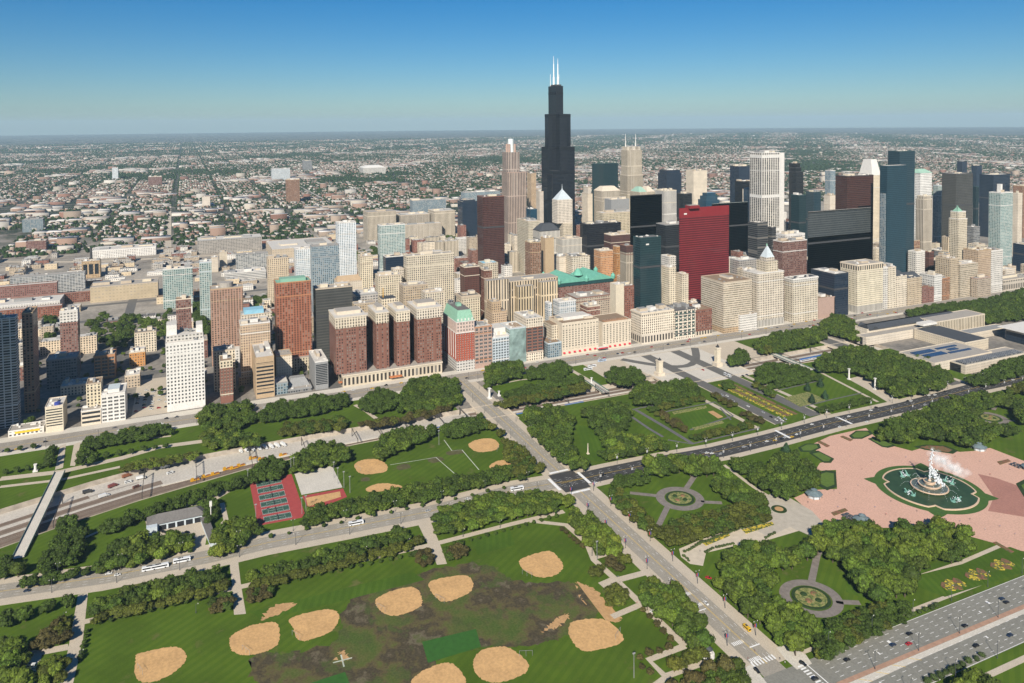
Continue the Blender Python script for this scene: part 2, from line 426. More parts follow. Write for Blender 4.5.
# lake shore drive: two carriageways
sheet('road_lakeshore', [rect(126, 147, -1000, 700), rect(150, 171, -1000, 700)], plain('drive_asphalt', (.205, .198, .168), .85, .16, .05, scale2=.6), .14)
sheet('road_median', [rect(147, 150, -268, 700)], plain('red_median', (.36, .22, .15), .9, .15, .3), .24, thick=.2)
sheet('road_shoulder', [[(150.2, -300), (156, -300), (154, -200), (153, -60), (150.2, -60)]], CONC_L, .165)
sheet('sidewalk', [rect(118, 121, -270, 700), rect(178, 182, -270, 700)], CONC, .11, thick=.11)
for y in (267,):
    sheet('road_jackson', [rect(-440, -160, y - 11, y + 11)], ASPH_M, .16)
    sheet('sidewalk', [rect(-440, -160, y - 18, y - 11.01), rect(-440, -160, y + 11.01, y + 18)], CONC, .12, thick=.12)
# congress parkway and its plaza over the tracks
sheet('avenue_plaza', [rect(-427.9, -352, -120, 140)], CONC, .07)
sheet('congress_plaza', [rect(-425, -300, -62, 68)], CONC_L, .13, thick=.13)
sheet('road_congress', [rect(-425, -160, -28, -12), rect(-425, -160, 22, 38)], ASPH_M, .17)
arc = [( -425 + 62 * math.sin(math.pi * i / 12) , -60 + 125 * i / 12) for i in range(13)]
sheet('road_congress', [strip([(x + 0, y) for x, y in arc], 11)], ASPH_M, .19)
sheet('congress_median', [rect(-290, -165, -11, 21)], LAWN, .18)
SIDEY = -46
sheet('sidewalk', [rect(-300, -160, -56, -50), rect(-300, -160, 46, 52), rect(-300, -160, -29.5, -28.01), rect(-300, -160, 38.01, 39.5)], CONC, .14, thick=.14)

# road markings
mk = []; mky = []
for x in (129.5, 133.3, 137, 140.7, 144.4, 153.6, 157.2, 160.8, 164.5, 168): mk += dashes([(x, -262), (x, 320)], 3.2, 6.0, .28)
for x in (126.4, 170.6): mk.append(strip([(x, -262), (x, 700)], .3))
for c in (COLU, COLN):
    for d in (3.4, 6.6, -3.4, -6.6): mk += dashes(offset(c, d), 3, 8, .2)
    mky += [strip(offset(c, .25), .18), strip(offset(c, -.25), .18)]
for a, c in (((-440, -294), (-160, -294)), ((-120, -294), (118, -294))):
    mky += [strip([(a[0], a[1] + .3), (c[0], c[1] + .3)], .2), strip([(a[0], a[1] - .3), (c[0], c[1] - .3)], .2)]
    for d in (3.4, -3.4, 6.4): mk += dashes([(a[0], a[1] + d), (c[0], c[1] + d)], 3, 7, .2)
for d in (-10, -5, 5, 10): mk += dashes([(-451 + d, -1000), (-451 + d, 700)], 3, 8, .2)
mky.append(strip([(-451, -1000), (-451, 700)], .4))
for xx, yy, ww_, hh in ((-161, -294, 3, 20), (-119, -294, 3, 20)): mk += [rect(xx - ww_ / 2, xx + ww_ / 2, yy - hh / 2, yy + hh / 2)]
for xx, yy, ww_, hh in ((-140, -309.5, 24, 3), (-140, -278.5, 24, 3), (-137, -40, 22, 3), (-137, 48, 22, 3)): mk += [rect(xx - ww_ / 2, xx + ww_ / 2, yy - hh / 2, yy + hh / 2)]
for x in (42, 55, 96, 112):
    for k in range(7): mk.append(rect(x - 1.6, x + 1.6, -302 + k * 1.25, -302 + k * 1.25 + .7))
for k in range(7): mky.append([(150.4, -296 + k * 14), (155, -290 + k * 14), (155, -289.4 + k * 14), (150.4, -295.4 + k * 14)])
for y_ in (-245, -150, -60): mk += [rect(157, 159, y_, y_ + 1), rect(139, 141, y_ + 20, y_ + 21), rect(134, 137, y_ + 34, y_ + 36)]
sheet('road_markings', mk, PAINT, .22)
sheet('road_centre_lines', mky, PAINT_Y, .23)

# paths of the park (their outlines in the photograph, laid on the ground)
def PL(pts, wd): return strip(GP(pts), wd)
paths = [PL([(84, 622), (256, 583.5), (303, 573), (429, 545.5), (512, 524), (564, 511.5)], 5.5),
         GP([(416, 520), (430, 520), (441, 547), (447, 564), (437, 565), (428, 545)]),
         GP([(229, 560), (238, 560), (241, 585), (246, 614), (234, 615), (232, 585)]),
         GP([(78, 595), (88, 593), (83, 640), (73, 684), (60, 684), (68, 650)]),
         GP([(28, 651), (38, 650), (68, 644), (69, 650), (42, 655), (34, 684), (26, 684)]),
         PL([(530, 521), (566, 525), (587, 543), (594, 560), (614, 578), (637, 600), (685, 646)], 5),
         PL([(685, 646), (649, 660), (666, 677), (650, 690)], 5), PL([(664, 677), (712, 660)], 4.5),
         PL([(618, 580), (652, 571)], 6), PL([(595, 558), (623, 550)], 4), PL([(612, 617), (640, 605), (652, 602)], 5),
         GP([(598, 583), (612, 577), (619, 582), (606, 590)]),
         PL([(668, 541), (720, 531), (770, 519)], 5),
         PL([(724, 465), (754, 487.5), (768, 496), (782, 504)], 3.5),
         PL([(812, 368), (845, 385), (878, 402)], 4),
         GP([(848, 379), (860, 376), (873, 379), (884, 390), (903, 402), (892, 405), (868, 390)]),
         PL([(788, 426), (830, 413)], 4), PL([(896, 526), (918, 575), (960, 563), (1002, 545)], 3.5),
         PL([(0, 479), (60, 472), (122, 458), (160, 447), (205, 441)], 9), PL([(0, 487), (60, 480), (120, 467)], 5),
         GP([(55, 470), (60, 446), (66, 444), (63, 468)]), GP([(70, 466), (74, 444), (81, 442), (75, 466)]),
         PL([(97, 447), (130, 441), (171, 436)], 3.5), PL([(280, 418), (331, 411)], 3), PL([(355, 405), (366, 411), (378, 420)], 5),
         PL([(480, 388), (520, 380), (560, 376)], 3), PL([(82, 539), (100, 531), (132, 520)], 3),
         PL([(571, 370), (590, 381), (606, 392)], 6), PL([(222, 503), (226, 520), (222, 524)], 4)]
sheet('park_path', paths, CONC, .12)
gar = [PL([(636, 410), (665, 427), (693, 444)], 4.5), PL([(632, 417), (648, 428), (663, 437)], 3.5), PL([(632, 410), (640, 408), (704, 396.5)], 3),
       PL([(662, 412.5), (715, 402), (733, 416), (690, 430)], 2.6), PL([(720, 408), (731, 420)], 2), PL([(668, 440), (692, 444), (760, 428)], 2.5),
       PL([(775, 391), (806, 384), (822, 380)], 2.2), PL([(798, 408), (830, 400), (862, 393)], 2.2)]
sheet('garden_path', gar, GRAVEL, .13)
# circular gardens: ring path, spokes and flower bed
def ringpoly(c, r1, r0, n=40):
    a = disc(c[0], c[1], r1, n); i = disc(c[0], c[1], r0, n)
    return [[a[k], a[(k + 1) % n], i[(k + 1) % n], i[k]] for k in range(n)]
C1 = G(680, 498.5); C2 = G(811, 598); C3 = G(990, 418)
for c, r1, r0, sp in ((C1, 21, 13.5, [((686, 489), (696, 474)), ((701, 502), (722, 503)), ((668, 506), (655, 533), (668, 541)), ((658, 496), (630, 493))]),
                      (C2, 21, 14, [((811, 584), (817, 556), (822, 545)), ((836, 602), (860, 603)), ((800, 615), (795, 645), (800, 662))]),
                      (C3, 18, 12, [((993, 410), (997, 403)), ((1003, 420), (1015, 421))])):
    sheet('garden_path', ringpoly(c, r1, r0) + [PL(s, 5) for s in sp], BROWNP, .15)
# corner of the broad avenue and the lake drive
sheet('corner_paving', [GP([(776, 648), (786, 644), (806, 655), (812, 664), (797, 670), (786, 660)]), GP([(745, 668), (752, 664), (772, 690), (750, 690)])], CONC_L, .185)
cw = []
for k in range(8): cw += [rect(113, 117, -303 + k * 2.3, -301.8 + k * 2.3)]
for k in range(9): cw += [rect(127.5 + k * 2.3, 128.7 + k * 2.3, -279, -275)]
sheet('crosswalk', cw + [rect(127, 147, -273, -272.3), rect(102, 103, -294, -286), rect(60, 60.8, -303, -295)], PAINT, .235)
# plain plazas
sheet('garden_plaza', [GP([(766, 496), (778, 491), (812, 511), (836, 537), (822, 541), (790, 527), (768, 537), (752, 528)])], plain('grey_paving', (.41, .365, .295), .9, .1, .2), .13)
sheet('garden_plaza', [GP([(679, 549), (700, 540), (735, 527), (768, 519), (803, 511), (802, 530), (765, 541), (735, 546), (706, 553), (703, 566), (690, 564), (681, 557)])], plain('pale_garden_gravel', (.50, .43, .33), .95, .1, .2), .12)
sheet('service_yard', [GP([(145, 520), (206, 516), (208, 530), (204, 552), (190, 553), (192, 540), (150, 537)]), GP([(172, 508), (205, 497), (228, 488), (230, 492), (218, 499), (203, 505)])], CONC, .12)
sheet('parking_lot', [rect(-620, -482, -676, -636)], CONC, .10)
# fountain plaza
PLZ = [(813, 444), (830, 436), (866, 428), (874, 436), (893, 446), (912, 451), (925, 447), (960, 452), (974, 451), (990, 448), (1024, 461), (1075, 480), (1075, 560), (1010, 549), (1001, 545), (968, 536), (940, 527), (880, 528), (848, 525), (825, 529), (810, 512), (794, 498), (812, 490), (837, 489), (836, 470), (815, 471), (820, 463), (834, 460), (815, 450), (798, 448)]
sheet('fountain_plaza', [GP(PLZ)], PINK, .10)
sheet('wet_patch', [GP([(978, 474), (996, 478), (1024, 488), (1075, 497), (1075, 527), (1024, 517), (988, 511), (994, 497)])], PINK_W, .13)
# ball fields
inf = [[(135, 655), (140, 653), (172, 646), (185, 650), (187, 660), (175, 673), (152, 684), (135, 681)],
       [(229, 636), (245, 628), (256, 624), (279, 621), (280, 643), (271, 650), (256, 655), (240, 656), (230, 650)],
       [(287, 618), (323, 609), (337, 610.5), (340, 620), (331, 633), (306, 642), (297, 640), (293, 628)],
       [(376, 598), (396, 589), (416, 586), (423, 600), (421, 608), (396, 617), (383, 614), (375, 604)],
       [(426, 583), (441, 578), (468, 574), (475, 585), (468, 595), (443, 604), (433, 595)],
       [(517, 560), (534, 554), (551, 550), (561, 560), (564, 569), (554, 577), (537, 578), (522, 570)],
       [(567, 628), (574, 620), (607, 618), (628, 640), (609, 648), (584, 653), (572, 643)],
       [(413, 678), (426, 669), (446, 662), (456, 665), (472, 688), (410, 688)],
       [(472, 660), (481, 650), (501, 646), (512, 649), (530, 663), (527, 673), (510, 681), (490, 684), (475, 675)],
       [(353.5, 464), (363, 459.5), (378.5, 459), (388, 465), (387, 472.5), (366, 475), (357, 472.5)],
       [(366, 487.5), (381, 482.5), (405, 486), (396, 491), (366, 492.5)],
       [(466.5, 445), (476, 439.5), (493.5, 438), (500.5, 445), (496, 451), (476, 453)],
       [(487, 467.5), (496, 461), (512, 459), (519, 462), (512, 466), (496, 470)]]
def smooth_poly(p, k=2):
    for _ in range(k):
        q = []
        for i in range(len(p)):
            a, c = p[i], p[(i + 1) % len(p)]
            q += [(a[0] * .78 + c[0] * .22, a[1] * .78 + c[1] * .22), (a[0] * .22 + c[0] * .78, a[1] * .22 + c[1] * .78)]
        p = q
    return p
def rough_poly(p, amp, seed):
    r = random.Random(seed); out = []
    for i in range(len(p)):
        a, c = p[i], p[(i + 1) % len(p)]
        for k in range(3): out.append((a[0] + (c[0] - a[0]) * k / 3 + r.uniform(-amp, amp), a[1] + (c[1] - a[1]) * k / 3 + r.uniform(-amp, amp)))
    return out
sheet('infield_dirt', [rough_poly(smooth_poly(GP(p)), .5, i) for i, p in enumerate(inf)], SAND, .17)
sheet('trodden_dirt', [rough_poly(smooth_poly(GP(p)), 1.6, i) for i, p in enumerate([
    [(574, 581), (590, 586), (604, 598), (616, 613), (622, 620), (604, 624), (576, 622), (560, 628), (538, 634), (552, 622), (572, 613), (588, 606), (578, 594)], [(570, 616), (560, 627), (538, 634), (552, 623), (566, 612)],
    [(258, 622), (272, 605), (300, 602), (284, 612)], [(340, 650), (352, 658), (342, 661), (334, 662)]])], SANDT, .14)
sheet('worn_field', [rough_poly(smooth_poly(GP([(250, 650), (290, 655), (345, 640), (338, 605), (420, 572), (480, 560), (520, 585), (575, 580), (605, 610), (565, 640), (535, 645), (470, 648), (440, 655), (420, 690), (250, 690)])), 2.2, 5)], MUD, .09)
sheet('worn_patch', [rough_poly(smooth_poly(GP(q)), .8, 6) for q in ([(425, 459), (440, 456), (446, 460), (432, 464)], [(395, 466), (408, 463), (412, 468), (398, 471)], [(444, 452), (462, 449), (466, 453), (448, 456)], [(360, 478), (370, 477), (370, 481), (361, 482)])], plain('worn_turf', (.085, .078, .03), .95, .3, .2), .09)
sheet('sod_patch', [GP([(422, 642), (476, 629), (481, 647), (428, 663)]), GP([(308, 684), (345, 672), (352, 690)])], SOD, .12)
sheet('striped_lawn', [GP([(470, 540), (510, 530), (515, 545), (478, 555)]), GP([(575, 425), (590, 427), (617, 450), (600, 462), (588, 460)]), GP([(250, 612), (330, 592), (412, 572), (425, 580), (330, 604), (262, 620)]),
                       GP([(676, 416), (708, 409), (728, 421), (690, 429)]), GP([(848, 548), (866, 552), (905, 578), (870, 600), (846, 592)]), GP([(905, 570), (1010, 547), (1024, 552), (1024, 572), (945, 597), (920, 588)])], LAWN2, .10)
sheet('white_lines', [PL([(390, 465), (436, 457.5), (456, 475)], .8), PL([(444, 440), (452, 451), (462, 450), (479, 470)], .8), PL([(333, 663), (352, 658)], .9), PL([(341, 655), (344, 667)], .9)], plain('faded_line', (.42, .45, .36), .9), .16)
# tennis courts and rink
TQ = GP([(249.5, 483), (291.5, 474), (306, 517), (258, 526)])
def tq(u, v):
    a, b_, c, d = TQ
    return ((a[0] * (1 - u) + b_[0] * u) * (1 - v) + (d[0] * (1 - u) + c[0] * u) * v, (a[1] * (1 - u) + b_[1] * u) * (1 - v) + (d[1] * (1 - u) + c[1] * u) * v)
def tquad(u0, u1, v0, v1): return [tq(u0, v0), tq(u1, v0), tq(u1, v1), tq(u0, v1)]
sheet('tennis_ground', [TQ], plain('red_court', (.33, .055, .05), .85, .1, .3), .12)
cs = []; cl = []
for k in range(6):
    v0 = .03 + k * .162; v1 = v0 + .118
    cs.append(tquad(.14, .72, v0, v1))
    for (a, b_, c, d) in ((.14, .72, v0, v0 + .003), (.14, .72, v1 - .003, v1), (.14, .143, v0, v1), (.717, .72, v0, v1), (.27, .272, v0 + .015, v1 - .015), (.588, .59, v0 + .015, v1 - .015), (.27, .59, (v0 + v1) / 2 - .001, (v0 + v1) / 2 + .001), (.14, .72, v0 + .015, v0 + .017), (.14, .72, v1 - .017, v1 - .015)):
        cl.append(tquad(a, b_, c, d))
sheet('tennis_courts', cs, plain('green_court', (.035, .085, .06), .85, .12, .3), .15)
sheet('tennis_lines', cl, PAINT, .18)
sheet('rink_paving', [GP([(294, 472.5), (332, 466), (342.5, 487.5), (301.5, 495)])], CONC_L, .13)
sheet('court_ground', [GP([(302, 496), (343, 488.5), (347, 497), (310, 512)])], plain('red_court', (.33, .055, .05), .85, .1, .3), .125)
sheet('sand_court', [GP([(306, 498), (340, 491.5), (341, 497), (308, 507)])], SAND, .155)
# railway: ballast bands and tracks on the yard floor
def lerp_edge(f, y):
    def xa(line):
        for p, q in zip(line[:-1], line[1:]):
            if q[1] <= y <= p[1]: return p[0] + (q[0] - p[0]) * (p[1] - y) / (p[1] - q[1])
        return line[-1][0]
    a, c = xa(TW), xa(TE); return a + (c - a) * f
YS = [300 - i * 20 for i in range(59)]
def track_line(f, y1=300, y0=-860): return [(lerp_edge(f, y), y) for y in YS if y0 <= y <= y1]
sheet('rail_ballast', [strip(track_line(.5, -640, -860), 9), strip(track_line(.3, -700, -860), 7), strip(track_line(.665, 300, -780), 5), strip(track_line(.745, 300, -820), 5), strip(track_line(.82), 7), strip(track_line(.93, -200), 5), strip(track_line(.5, 300, -340), 10), strip(track_line(.2, 300, -330), 8)], BALLAST, TZ + .05)
rb = []
for f in (.3, .5): rb += [strip([(x + d, y) for x, y in track_line(f, -650, -860)], .35) for d in (-.75, .75)]
for f in (.64, .70, .78, .86, .93): rb += [strip([(x + d, y) for x, y in track_line(f)], .35) for d in (-.75, .75)]
for f in (.42, .52, .2): rb += [strip([(x + d, y) for x, y in track_line(f, 300, -340)], .35) for d in (-.75, .75)]
sheet('rail_tracks', rb, RUST, TZ + .12)
sheet('rail_platform', [strip([(lerp_edge(.62, y), y) for y in range(-640, 280, 40)][::-1], 3)], CONC_L, TZ + .9, thick=.9)
# ------------------------------------------------------------------ buildings
GLD = (.012, .016, .022)
FACS = {
 'white_grid': ((.62, .60, .55), GLD, 3.3, 3.9, .5, .5, .15), 'cream': ((.58, .505, .38), (.035, .033, .03), 3.6, 3.6, .46, .62, .18), 'cream_fine': ((.58, .515, .38), (.05, .045, .038), 3.0, 3.5, .45, .62, .15),
 'beige': ((.50, .405, .29), (.03, .028, .025), 3.5, 3.5, .46, .6, .18), 'beige_v': ((.53, .43, .30), (.03, .028, .026), 4.6, 60, .42, .96, .1), 'tan': ((.40, .29, .18), (.03, .025, .02), 3.0, 3.4, .45, .5, .2),
 'brick': ((.19, .088, .062), (.03, .026, .026), 3.2, 3.6, .48, .52, .4), 'brick_d': ((.10, .045, .035), (.03, .03, .03), 2.8, 3.4, .45, .52, .3), 'brick_o': ((.42, .225, .11), (.035, .03, .03), 3.2, 3.6, .45, .5, .4),
 'red_tower': ((.26, .105, .065), (.03, .028, .028), 3.6, 3.1, .5, .6, .2), 'brown_tower': ((.30, .17, .105), (.03, .028, .026), 3.6, 3.1, .5, .6, .2), 'brown_d': ((.075, .032, .026), (.018, .013, .012), 3.0, 3.8, .6, .55, .12),
 'black': ((.012, .013, .016), (.008, .009, .011), 1.6, 3.9, .6, .6, .03), 'black_g': ((.022, .024, .026), (.010, .012, .014), 1.8, 3.9, .6, .62, .05), 'black_w': ((.062, .062, .056), (.026, .028, .028), 1.5, 3.9, .5, .55, .1),
 'navy': ((.020, .032, .050), (.012, .022, .040), 2.0, 3.9, .8, .7, .04), 'blue': ((.020, .055, .085), (.012, .05, .085), 2.2, 3.9, .8, .7, .1), 'teal': ((.018, .038, .042), (.010, .028, .034), 1.8, 3.9, .8, .72, .06),
 'teal_d': ((.022, .048, .062), (.012, .034, .048), 2.4, 3.6, .7, .7, .08), 'green_glass': ((.34, .40, .37), (.055, .10, .10), 3.6, 3.2, .62, .66, .35), 'blue_glass': ((.24, .29, .31), (.04, .07, .09), 3.4, 3.2, .6, .68, .35), 'pale_glass': ((.58, .60, .60), (.07, .11, .13), 3.4, 3.2, .5, .7, .4),
 'grey': ((.22, .22, .215), (.04, .045, .05), 3.0, 3.6, .7, .5, .2), 'grey_band': ((.20, .205, .205), (.03, .035, .04), 200, 3.7, 1, .5, .1), 'upper_dark': ((.060, .066, .066), (.022, .030, .034), 3.0, 4.2, .7, .6, .25), 'dark_band': ((.07, .07, .07), (.022, .024, .026), 200, 4.0, 1, .55, .1), 'tan_band': ((.45, .34, .21), (.03, .028, .025), 200, 4.4, 1, .48, .1),
 'bands': ((.46, .39, .285), (.05, .044, .035), 1.9, 3.4, .7, .5, .35), 'pale_band': ((.52, .5, .46), (.10, .105, .11), 200, 3.5, 1, .42, .2), 'red_paint': ((.185, .013, .016), (.05, .010, .012), 1.6, 3.9, .82, .55, 0), 'white_v': ((.62, .58, .51), (.028, .025, .022), 6.4, 3.8, .62, .84, .08), 'white_v2': ((.55, .52, .46), (.12, .11, .10), 3.0, 60, .45, .96, .05),
 'pink_v': ((.42, .325, .26), (.055, .045, .04), 4.6, 70, .45, .97, .05), 'stone_v': ((.48, .415, .315), (.07, .06, .05), 3.6, 70, .4, .97, .05), 'stone': ((.58, .505, .395), (.040, .035, .03), 3.5, 3.7, .46, .64, .18), 'stone_plain': ((.53, .46, .36), (.30, .26, .2), 3.0, 3.6, .3, .4, .1),
 'condo': ((.42, .42, .40), (.05, .055, .06), 5.0, 3.0, .86, .6, .3), 'balcony': ((.46, .48, .48), (.035, .04, .045), 7.2, 3.0, .84, .62, .12), 'warehouse': ((.46, .37, .25), (.36, .30, .2), 6, 6, .5, .3, .2), 'lowgrey': ((.34, .31, .27), (.06, .06, .06), 4, 3.8, .6, .45, .2),
 'lowred': ((.20, .085, .06), (.04, .04, .04), 3.5, 3.6, .5, .5, .3), 'lowtan': ((.36, .29, .21), (.05, .05, .05), 3.5, 3.6, .5, .5, .3), 'lowwhite': ((.55, .52, .47), (.08, .08, .08), 4, 3.8, .55, .45, .3), 'arch': ((.48, .415, .32), (.05, .045, .04), 5.2, 14, .52, .66, .05)}
PLAINC = {'white': (.60, .575, .53), 'cream': (.56, .49, .37), 'stone': (.55, .475, .37), 'beige': (.43, .355, .265), 'tan': (.40, .29, .18), 'brick': (.19, .088, .062), 'brick_o': (.38, .19, .095), 'dark': (.05, .05, .052), 'grey': (.24, .24, .235), 'copper': (.20, .36, .27), 'copper_l': (.27, .42, .33), 'slate': (.055, .06, .068), 'roof': (.33, .30, .26), 'roof_l': (.52, .49, .44), 'roof_d': (.14, .13, .12), 'roof_b': (.24, .17, .11), 'blue_l': (.22, .42, .52), 'maroon': (.16, .022, .03), 'red': (.185, .013, .016), 'black': (.014, .015, .018), 'teal': (.02, .05, .055), 'blue': (.02, .06, .09), 'pink': (.36, .25, .2), 'navy': (.018, .024, .034), 'mint': (.22, .40, .29), 'pale_blue': (.45, .50, .52)}
def FM(k): return facade('facade_' + k, *FACS[k])
def CM(k): return plain('wall_' + k, PLAINC[k], .85, .12, .15, scale2=.8)
GLASS = plain('window_glass', (.022, .026, .03), .1, .3, .35, spec=.6)
BLDG = []          # footprints already taken
def footprint(x0, x1, y0, y1): BLDG.append((x0, x1, y0, y1))
def roof_things(R, t, x0, x1, y0, y1, h, seed, roofc='roof', pent=True):
    """parapet round a flat roof, plant rooms and vents: parts of the building"""
    r = random.Random(seed)
    W, D = y1 - y0, x1 - x0
    if pent and min(W, D) > 9:
        n = 1 if min(W, D) < 18 else r.randint(1, 3)
        for i in range(n):
            w_, d_ = W * r.uniform(.16, .42) / (1 + .25 * (n - 1)), D * r.uniform(.2, .45)
            cy, cx = y0 + W * ((i + .5) / n) + r.uniform(-.06, .06) * W, x0 + D * r.uniform(.35, .65)
            m = MB(); m.box(cx - d_ / 2, cx + d_ / 2, cy - w_ / 2, cy + w_ / 2, h + .35, h + .35 + r.uniform(2.5, 5.5), 0, 1)
            o = m.build('penthouse', [CM(r.choice(['beige', 'grey', 'white', 'stone', 'cream'])), CM(r.choice(['roof_l', 'roof', 'grey']))], t); o.parent = R or t
    if min(W, D) > 11:
        n = min(6, int(W * D / 180) + 2) if x1 > -900 else 2
        me = unit_box(r.choice(['grey', 'white', 'roof_l']))
        for i in range(n):
            o = bpy.data.objects.new('roof_vent', me); COL.objects.link(o); adopt(o, t); o.parent = R or t; s = r.uniform(.6, 1.7)
            o.location = (r.uniform(x0 + 2.5, x1 - 2.5) - t.location.x, r.uniform(y0 + 2.5, y1 - 2.5) - t.location.y, h + .3); o.scale = (s, s * r.uniform(.5, 1.7), r.uniform(.9, 2.4))
UBOX = {}
def unit_box(c):
    if c not in UBOX:
        m = MB(); m.box(-1, 1, -1, 1, 0, 1); o = m.build('roof_vent', CM(c)); UBOX[c] = o.data; bpy.data.objects.remove(o)
    return UBOX[c]
def roof_part(t, x0, x1, y0, y1, h, trim, roofc, par=1.0, name='roof'):
    m = MB()
    m.box(x0 + .5, x1 - .5, y0 + .5, y1 - .5, h, h + .3, 1, 1)
    for q in ((x0 - .12, x1 + .12, y0 - .12, y0 + .45), (x0 - .12, x1 + .12, y1 - .45, y1 + .12), (x0 - .12, x0 + .45, y0 + .45, y1 - .45), (x1 - .45, x1 + .12, y0 + .45, y1 - .45)):
        m.box(q[0], q[1], q[2], q[3], h - .5, h + par, 0, bottom=True)
    return m.build(name, [CM(trim), CM(roofc)], t)
def place(xa, xb, yt, xf=None, yb=None, dp=None):
    """pixel columns of the east front, top row, and its plane x=xf (or the row yb where its foot meets the ground) -> y0, y1, height, xf"""
    sil = xf is not None and xf < -500 and dp is not None    # columns are the whole outline, side face included
    if xf is None: xf = G((xa + xb) / 2, yb)[0]
    y0, h = on_x(xa, yt, xf); y1, h2 = on_x(xb, yt, xf)
    if sil:
        for k in range(12):
            a = on_x(xa, yt, xf - dp)[0] if xa > 163 else y0
            c = on_x(xb, yt, xf - dp)[0] if xb < 163 else y1
            if c - a > .45 * (y1 - y0): break
            dp *= .85
        y0, y1 = a, c
    return xf, y0, y1, h, dp
def tower(name, label, xa, xb, yt, xf=None, yb=None, dp=26, xl=None, f='beige', roof='roof', trim=None, cat='building', group=None, pent=True, steps=None, podium=None, crown=None, cornice=None, h=None, plainwalls=None, dims=None, par=1.0, ztop=None):
    if dims: x0, x1, y0, y1, h = dims
    else:
        xf, y0, y1, h_, dp = place(xa, xb, yt, xf, yb, dp if xl is None else None) if xl is None else (*place(xa, xb, yt, xf, yb)[:4], dp); h = h or h_
        if xl is not None: dp = xf - on_y(xl, yt, y0)[0]
        x0, x1 = xf - dp, xf
    h = max(h, 4.0)
    t = empty(name, ((x0 + x1) / 2, (y0 + y1) / 2, 0), label, cat, group)
    t['dims'] = 0; del t['dims']
    footprint(x0, x1, y0, y1)
    fm = CM(plainwalls) if plainwalls else FM(f)
    trim = trim or {'brick': 'stone', 'brick_d': 'stone', 'black': 'black', 'black_g': 'dark', 'black_w': 'dark', 'teal': 'teal', 'teal_d': 'teal', 'navy': 'navy', 'blue': 'blue', 'red_paint': 'red', 'brown_d': 'brick', 'grey': 'grey', 'grey_band': 'grey', 'dark_band': 'dark', 'tan': 'tan', 'tan_band': 'tan', 'white_grid': 'white', 'lowwhite': 'white', 'pale_glass': 'white', 'white_v': 'white', 'pale_band': 'white', 'green_glass': 'pale_blue', 'blue_glass': 'grey', 'condo': 'grey', 'lowred': 'brick', 'balcony': 'pale_blue', 'lowgrey': 'grey', 'red_tower': 'brick_o', 'brown_tower': 'tan'}.get(f, 'beige')
    z = 0.0; hb = h
    if podium:
        ph, po = podium[:2]
        m = MB(); m.box(x0 - .02, x1 + po, y0 - po, y1 + po, 0, ph, 0, 1); m.build('podium', [FM(podium[2]) if len(podium) > 2 else CM(trim), CM(roof)], t); z = ph
    if crown: hb = h - crown[0]
    lv = steps or []
    prev = (x0, x1, y0, y1); zz = z
    tops = [l[0] * hb for l in lv] + [hb]
    for i, zt in enumerate(tops):
        m = MB(); m.box(*prev, zz, zt, 0, 1)
        m.build('walls' if i == 0 else 'setback', [fm, CM(roof)], t)
        if i < len(lv):
            e = lv[i][1]; e = e if isinstance(e, tuple) else (e, e, e, e)
            roof_part(t, *prev, zt, trim, roof, .8, 'ledge')
            prev = (prev[0] + e[0], prev[1] - e[1], prev[2] + e[2], prev[3] - e[3]); zz = zt
    if crown:
        m = MB(); m.box(prev[0] - .15, prev[1] + .15, prev[2] - .15, prev[3] + .15, hb, h, 0); m.build('crown', [FM(crown[1]) if crown[1] in FACS else CM(crown[1])], t)
    if cornice:
        m = MB(); m.box(prev[0] - .9, prev[1] + .9, prev[2] - .9, prev[3] + .9, h - cornice, h - .05, 0, bottom=True); m.build('cornice', CM(trim), t)
    if h > 38 and x1 > -1250 and not steps:
        dark = f in ('black', 'black_g', 'navy', 'teal', 'teal_d', 'blue', 'brown_d', 'black_w')
        n_ = 1 if dark else 2
        if f != 'red_paint':
            for k in range(n_):
                zb = h * ((.62,) if dark else (.2, .84))[k]; m = MB(); m.box(prev[0] - .25, prev[1] + .25, prev[2] - .25, prev[3] + .25, zb, zb + (3.4 if dark else 1.1), 0, bottom=True); m.build('plant_band' if dark else 'belt_course', CM('dark' if dark else trim), t)
    R = roof_part(t, *prev, h, trim, roof, par)
    roof_things(R, t, *prev, h, hash_(label), roof, pent)
    t_ = dict(t=t, x0=x0, x1=x1, y0=y0, y1=y1, h=h, top=prev)
    return t_
def hash_(s):
    v = 7
    for ch in s: v = (v * 131 + ord(ch)) % 1000003
    return v
WMESH = {}
def win_mesh(ww, wh, frame):
    key = (round(ww, 2), round(wh, 2), frame)
    if key in WMESH: return WMESH[key]
    m = MB()   # lies in the y-z plane, outwards +x
    m.box(-.02, .05, -ww / 2, ww / 2, -wh / 2, wh / 2, 0, bottom=True)
    m.box(.05, .12, -.06, .06, -wh / 2, wh / 2, 1); m.box(.05, .16, -ww / 2 - .1, ww / 2 + .1, -wh / 2 - .22, -wh / 2, 1, bottom=True)
    m.box(.05, .12, -ww / 2, ww / 2, -.05, .05, 1, bottom=True)
    o = m.build('window', [GLASS, CM(frame)]); me = o.data; bpy.data.objects.remove(o); WMESH[key] = me; return me
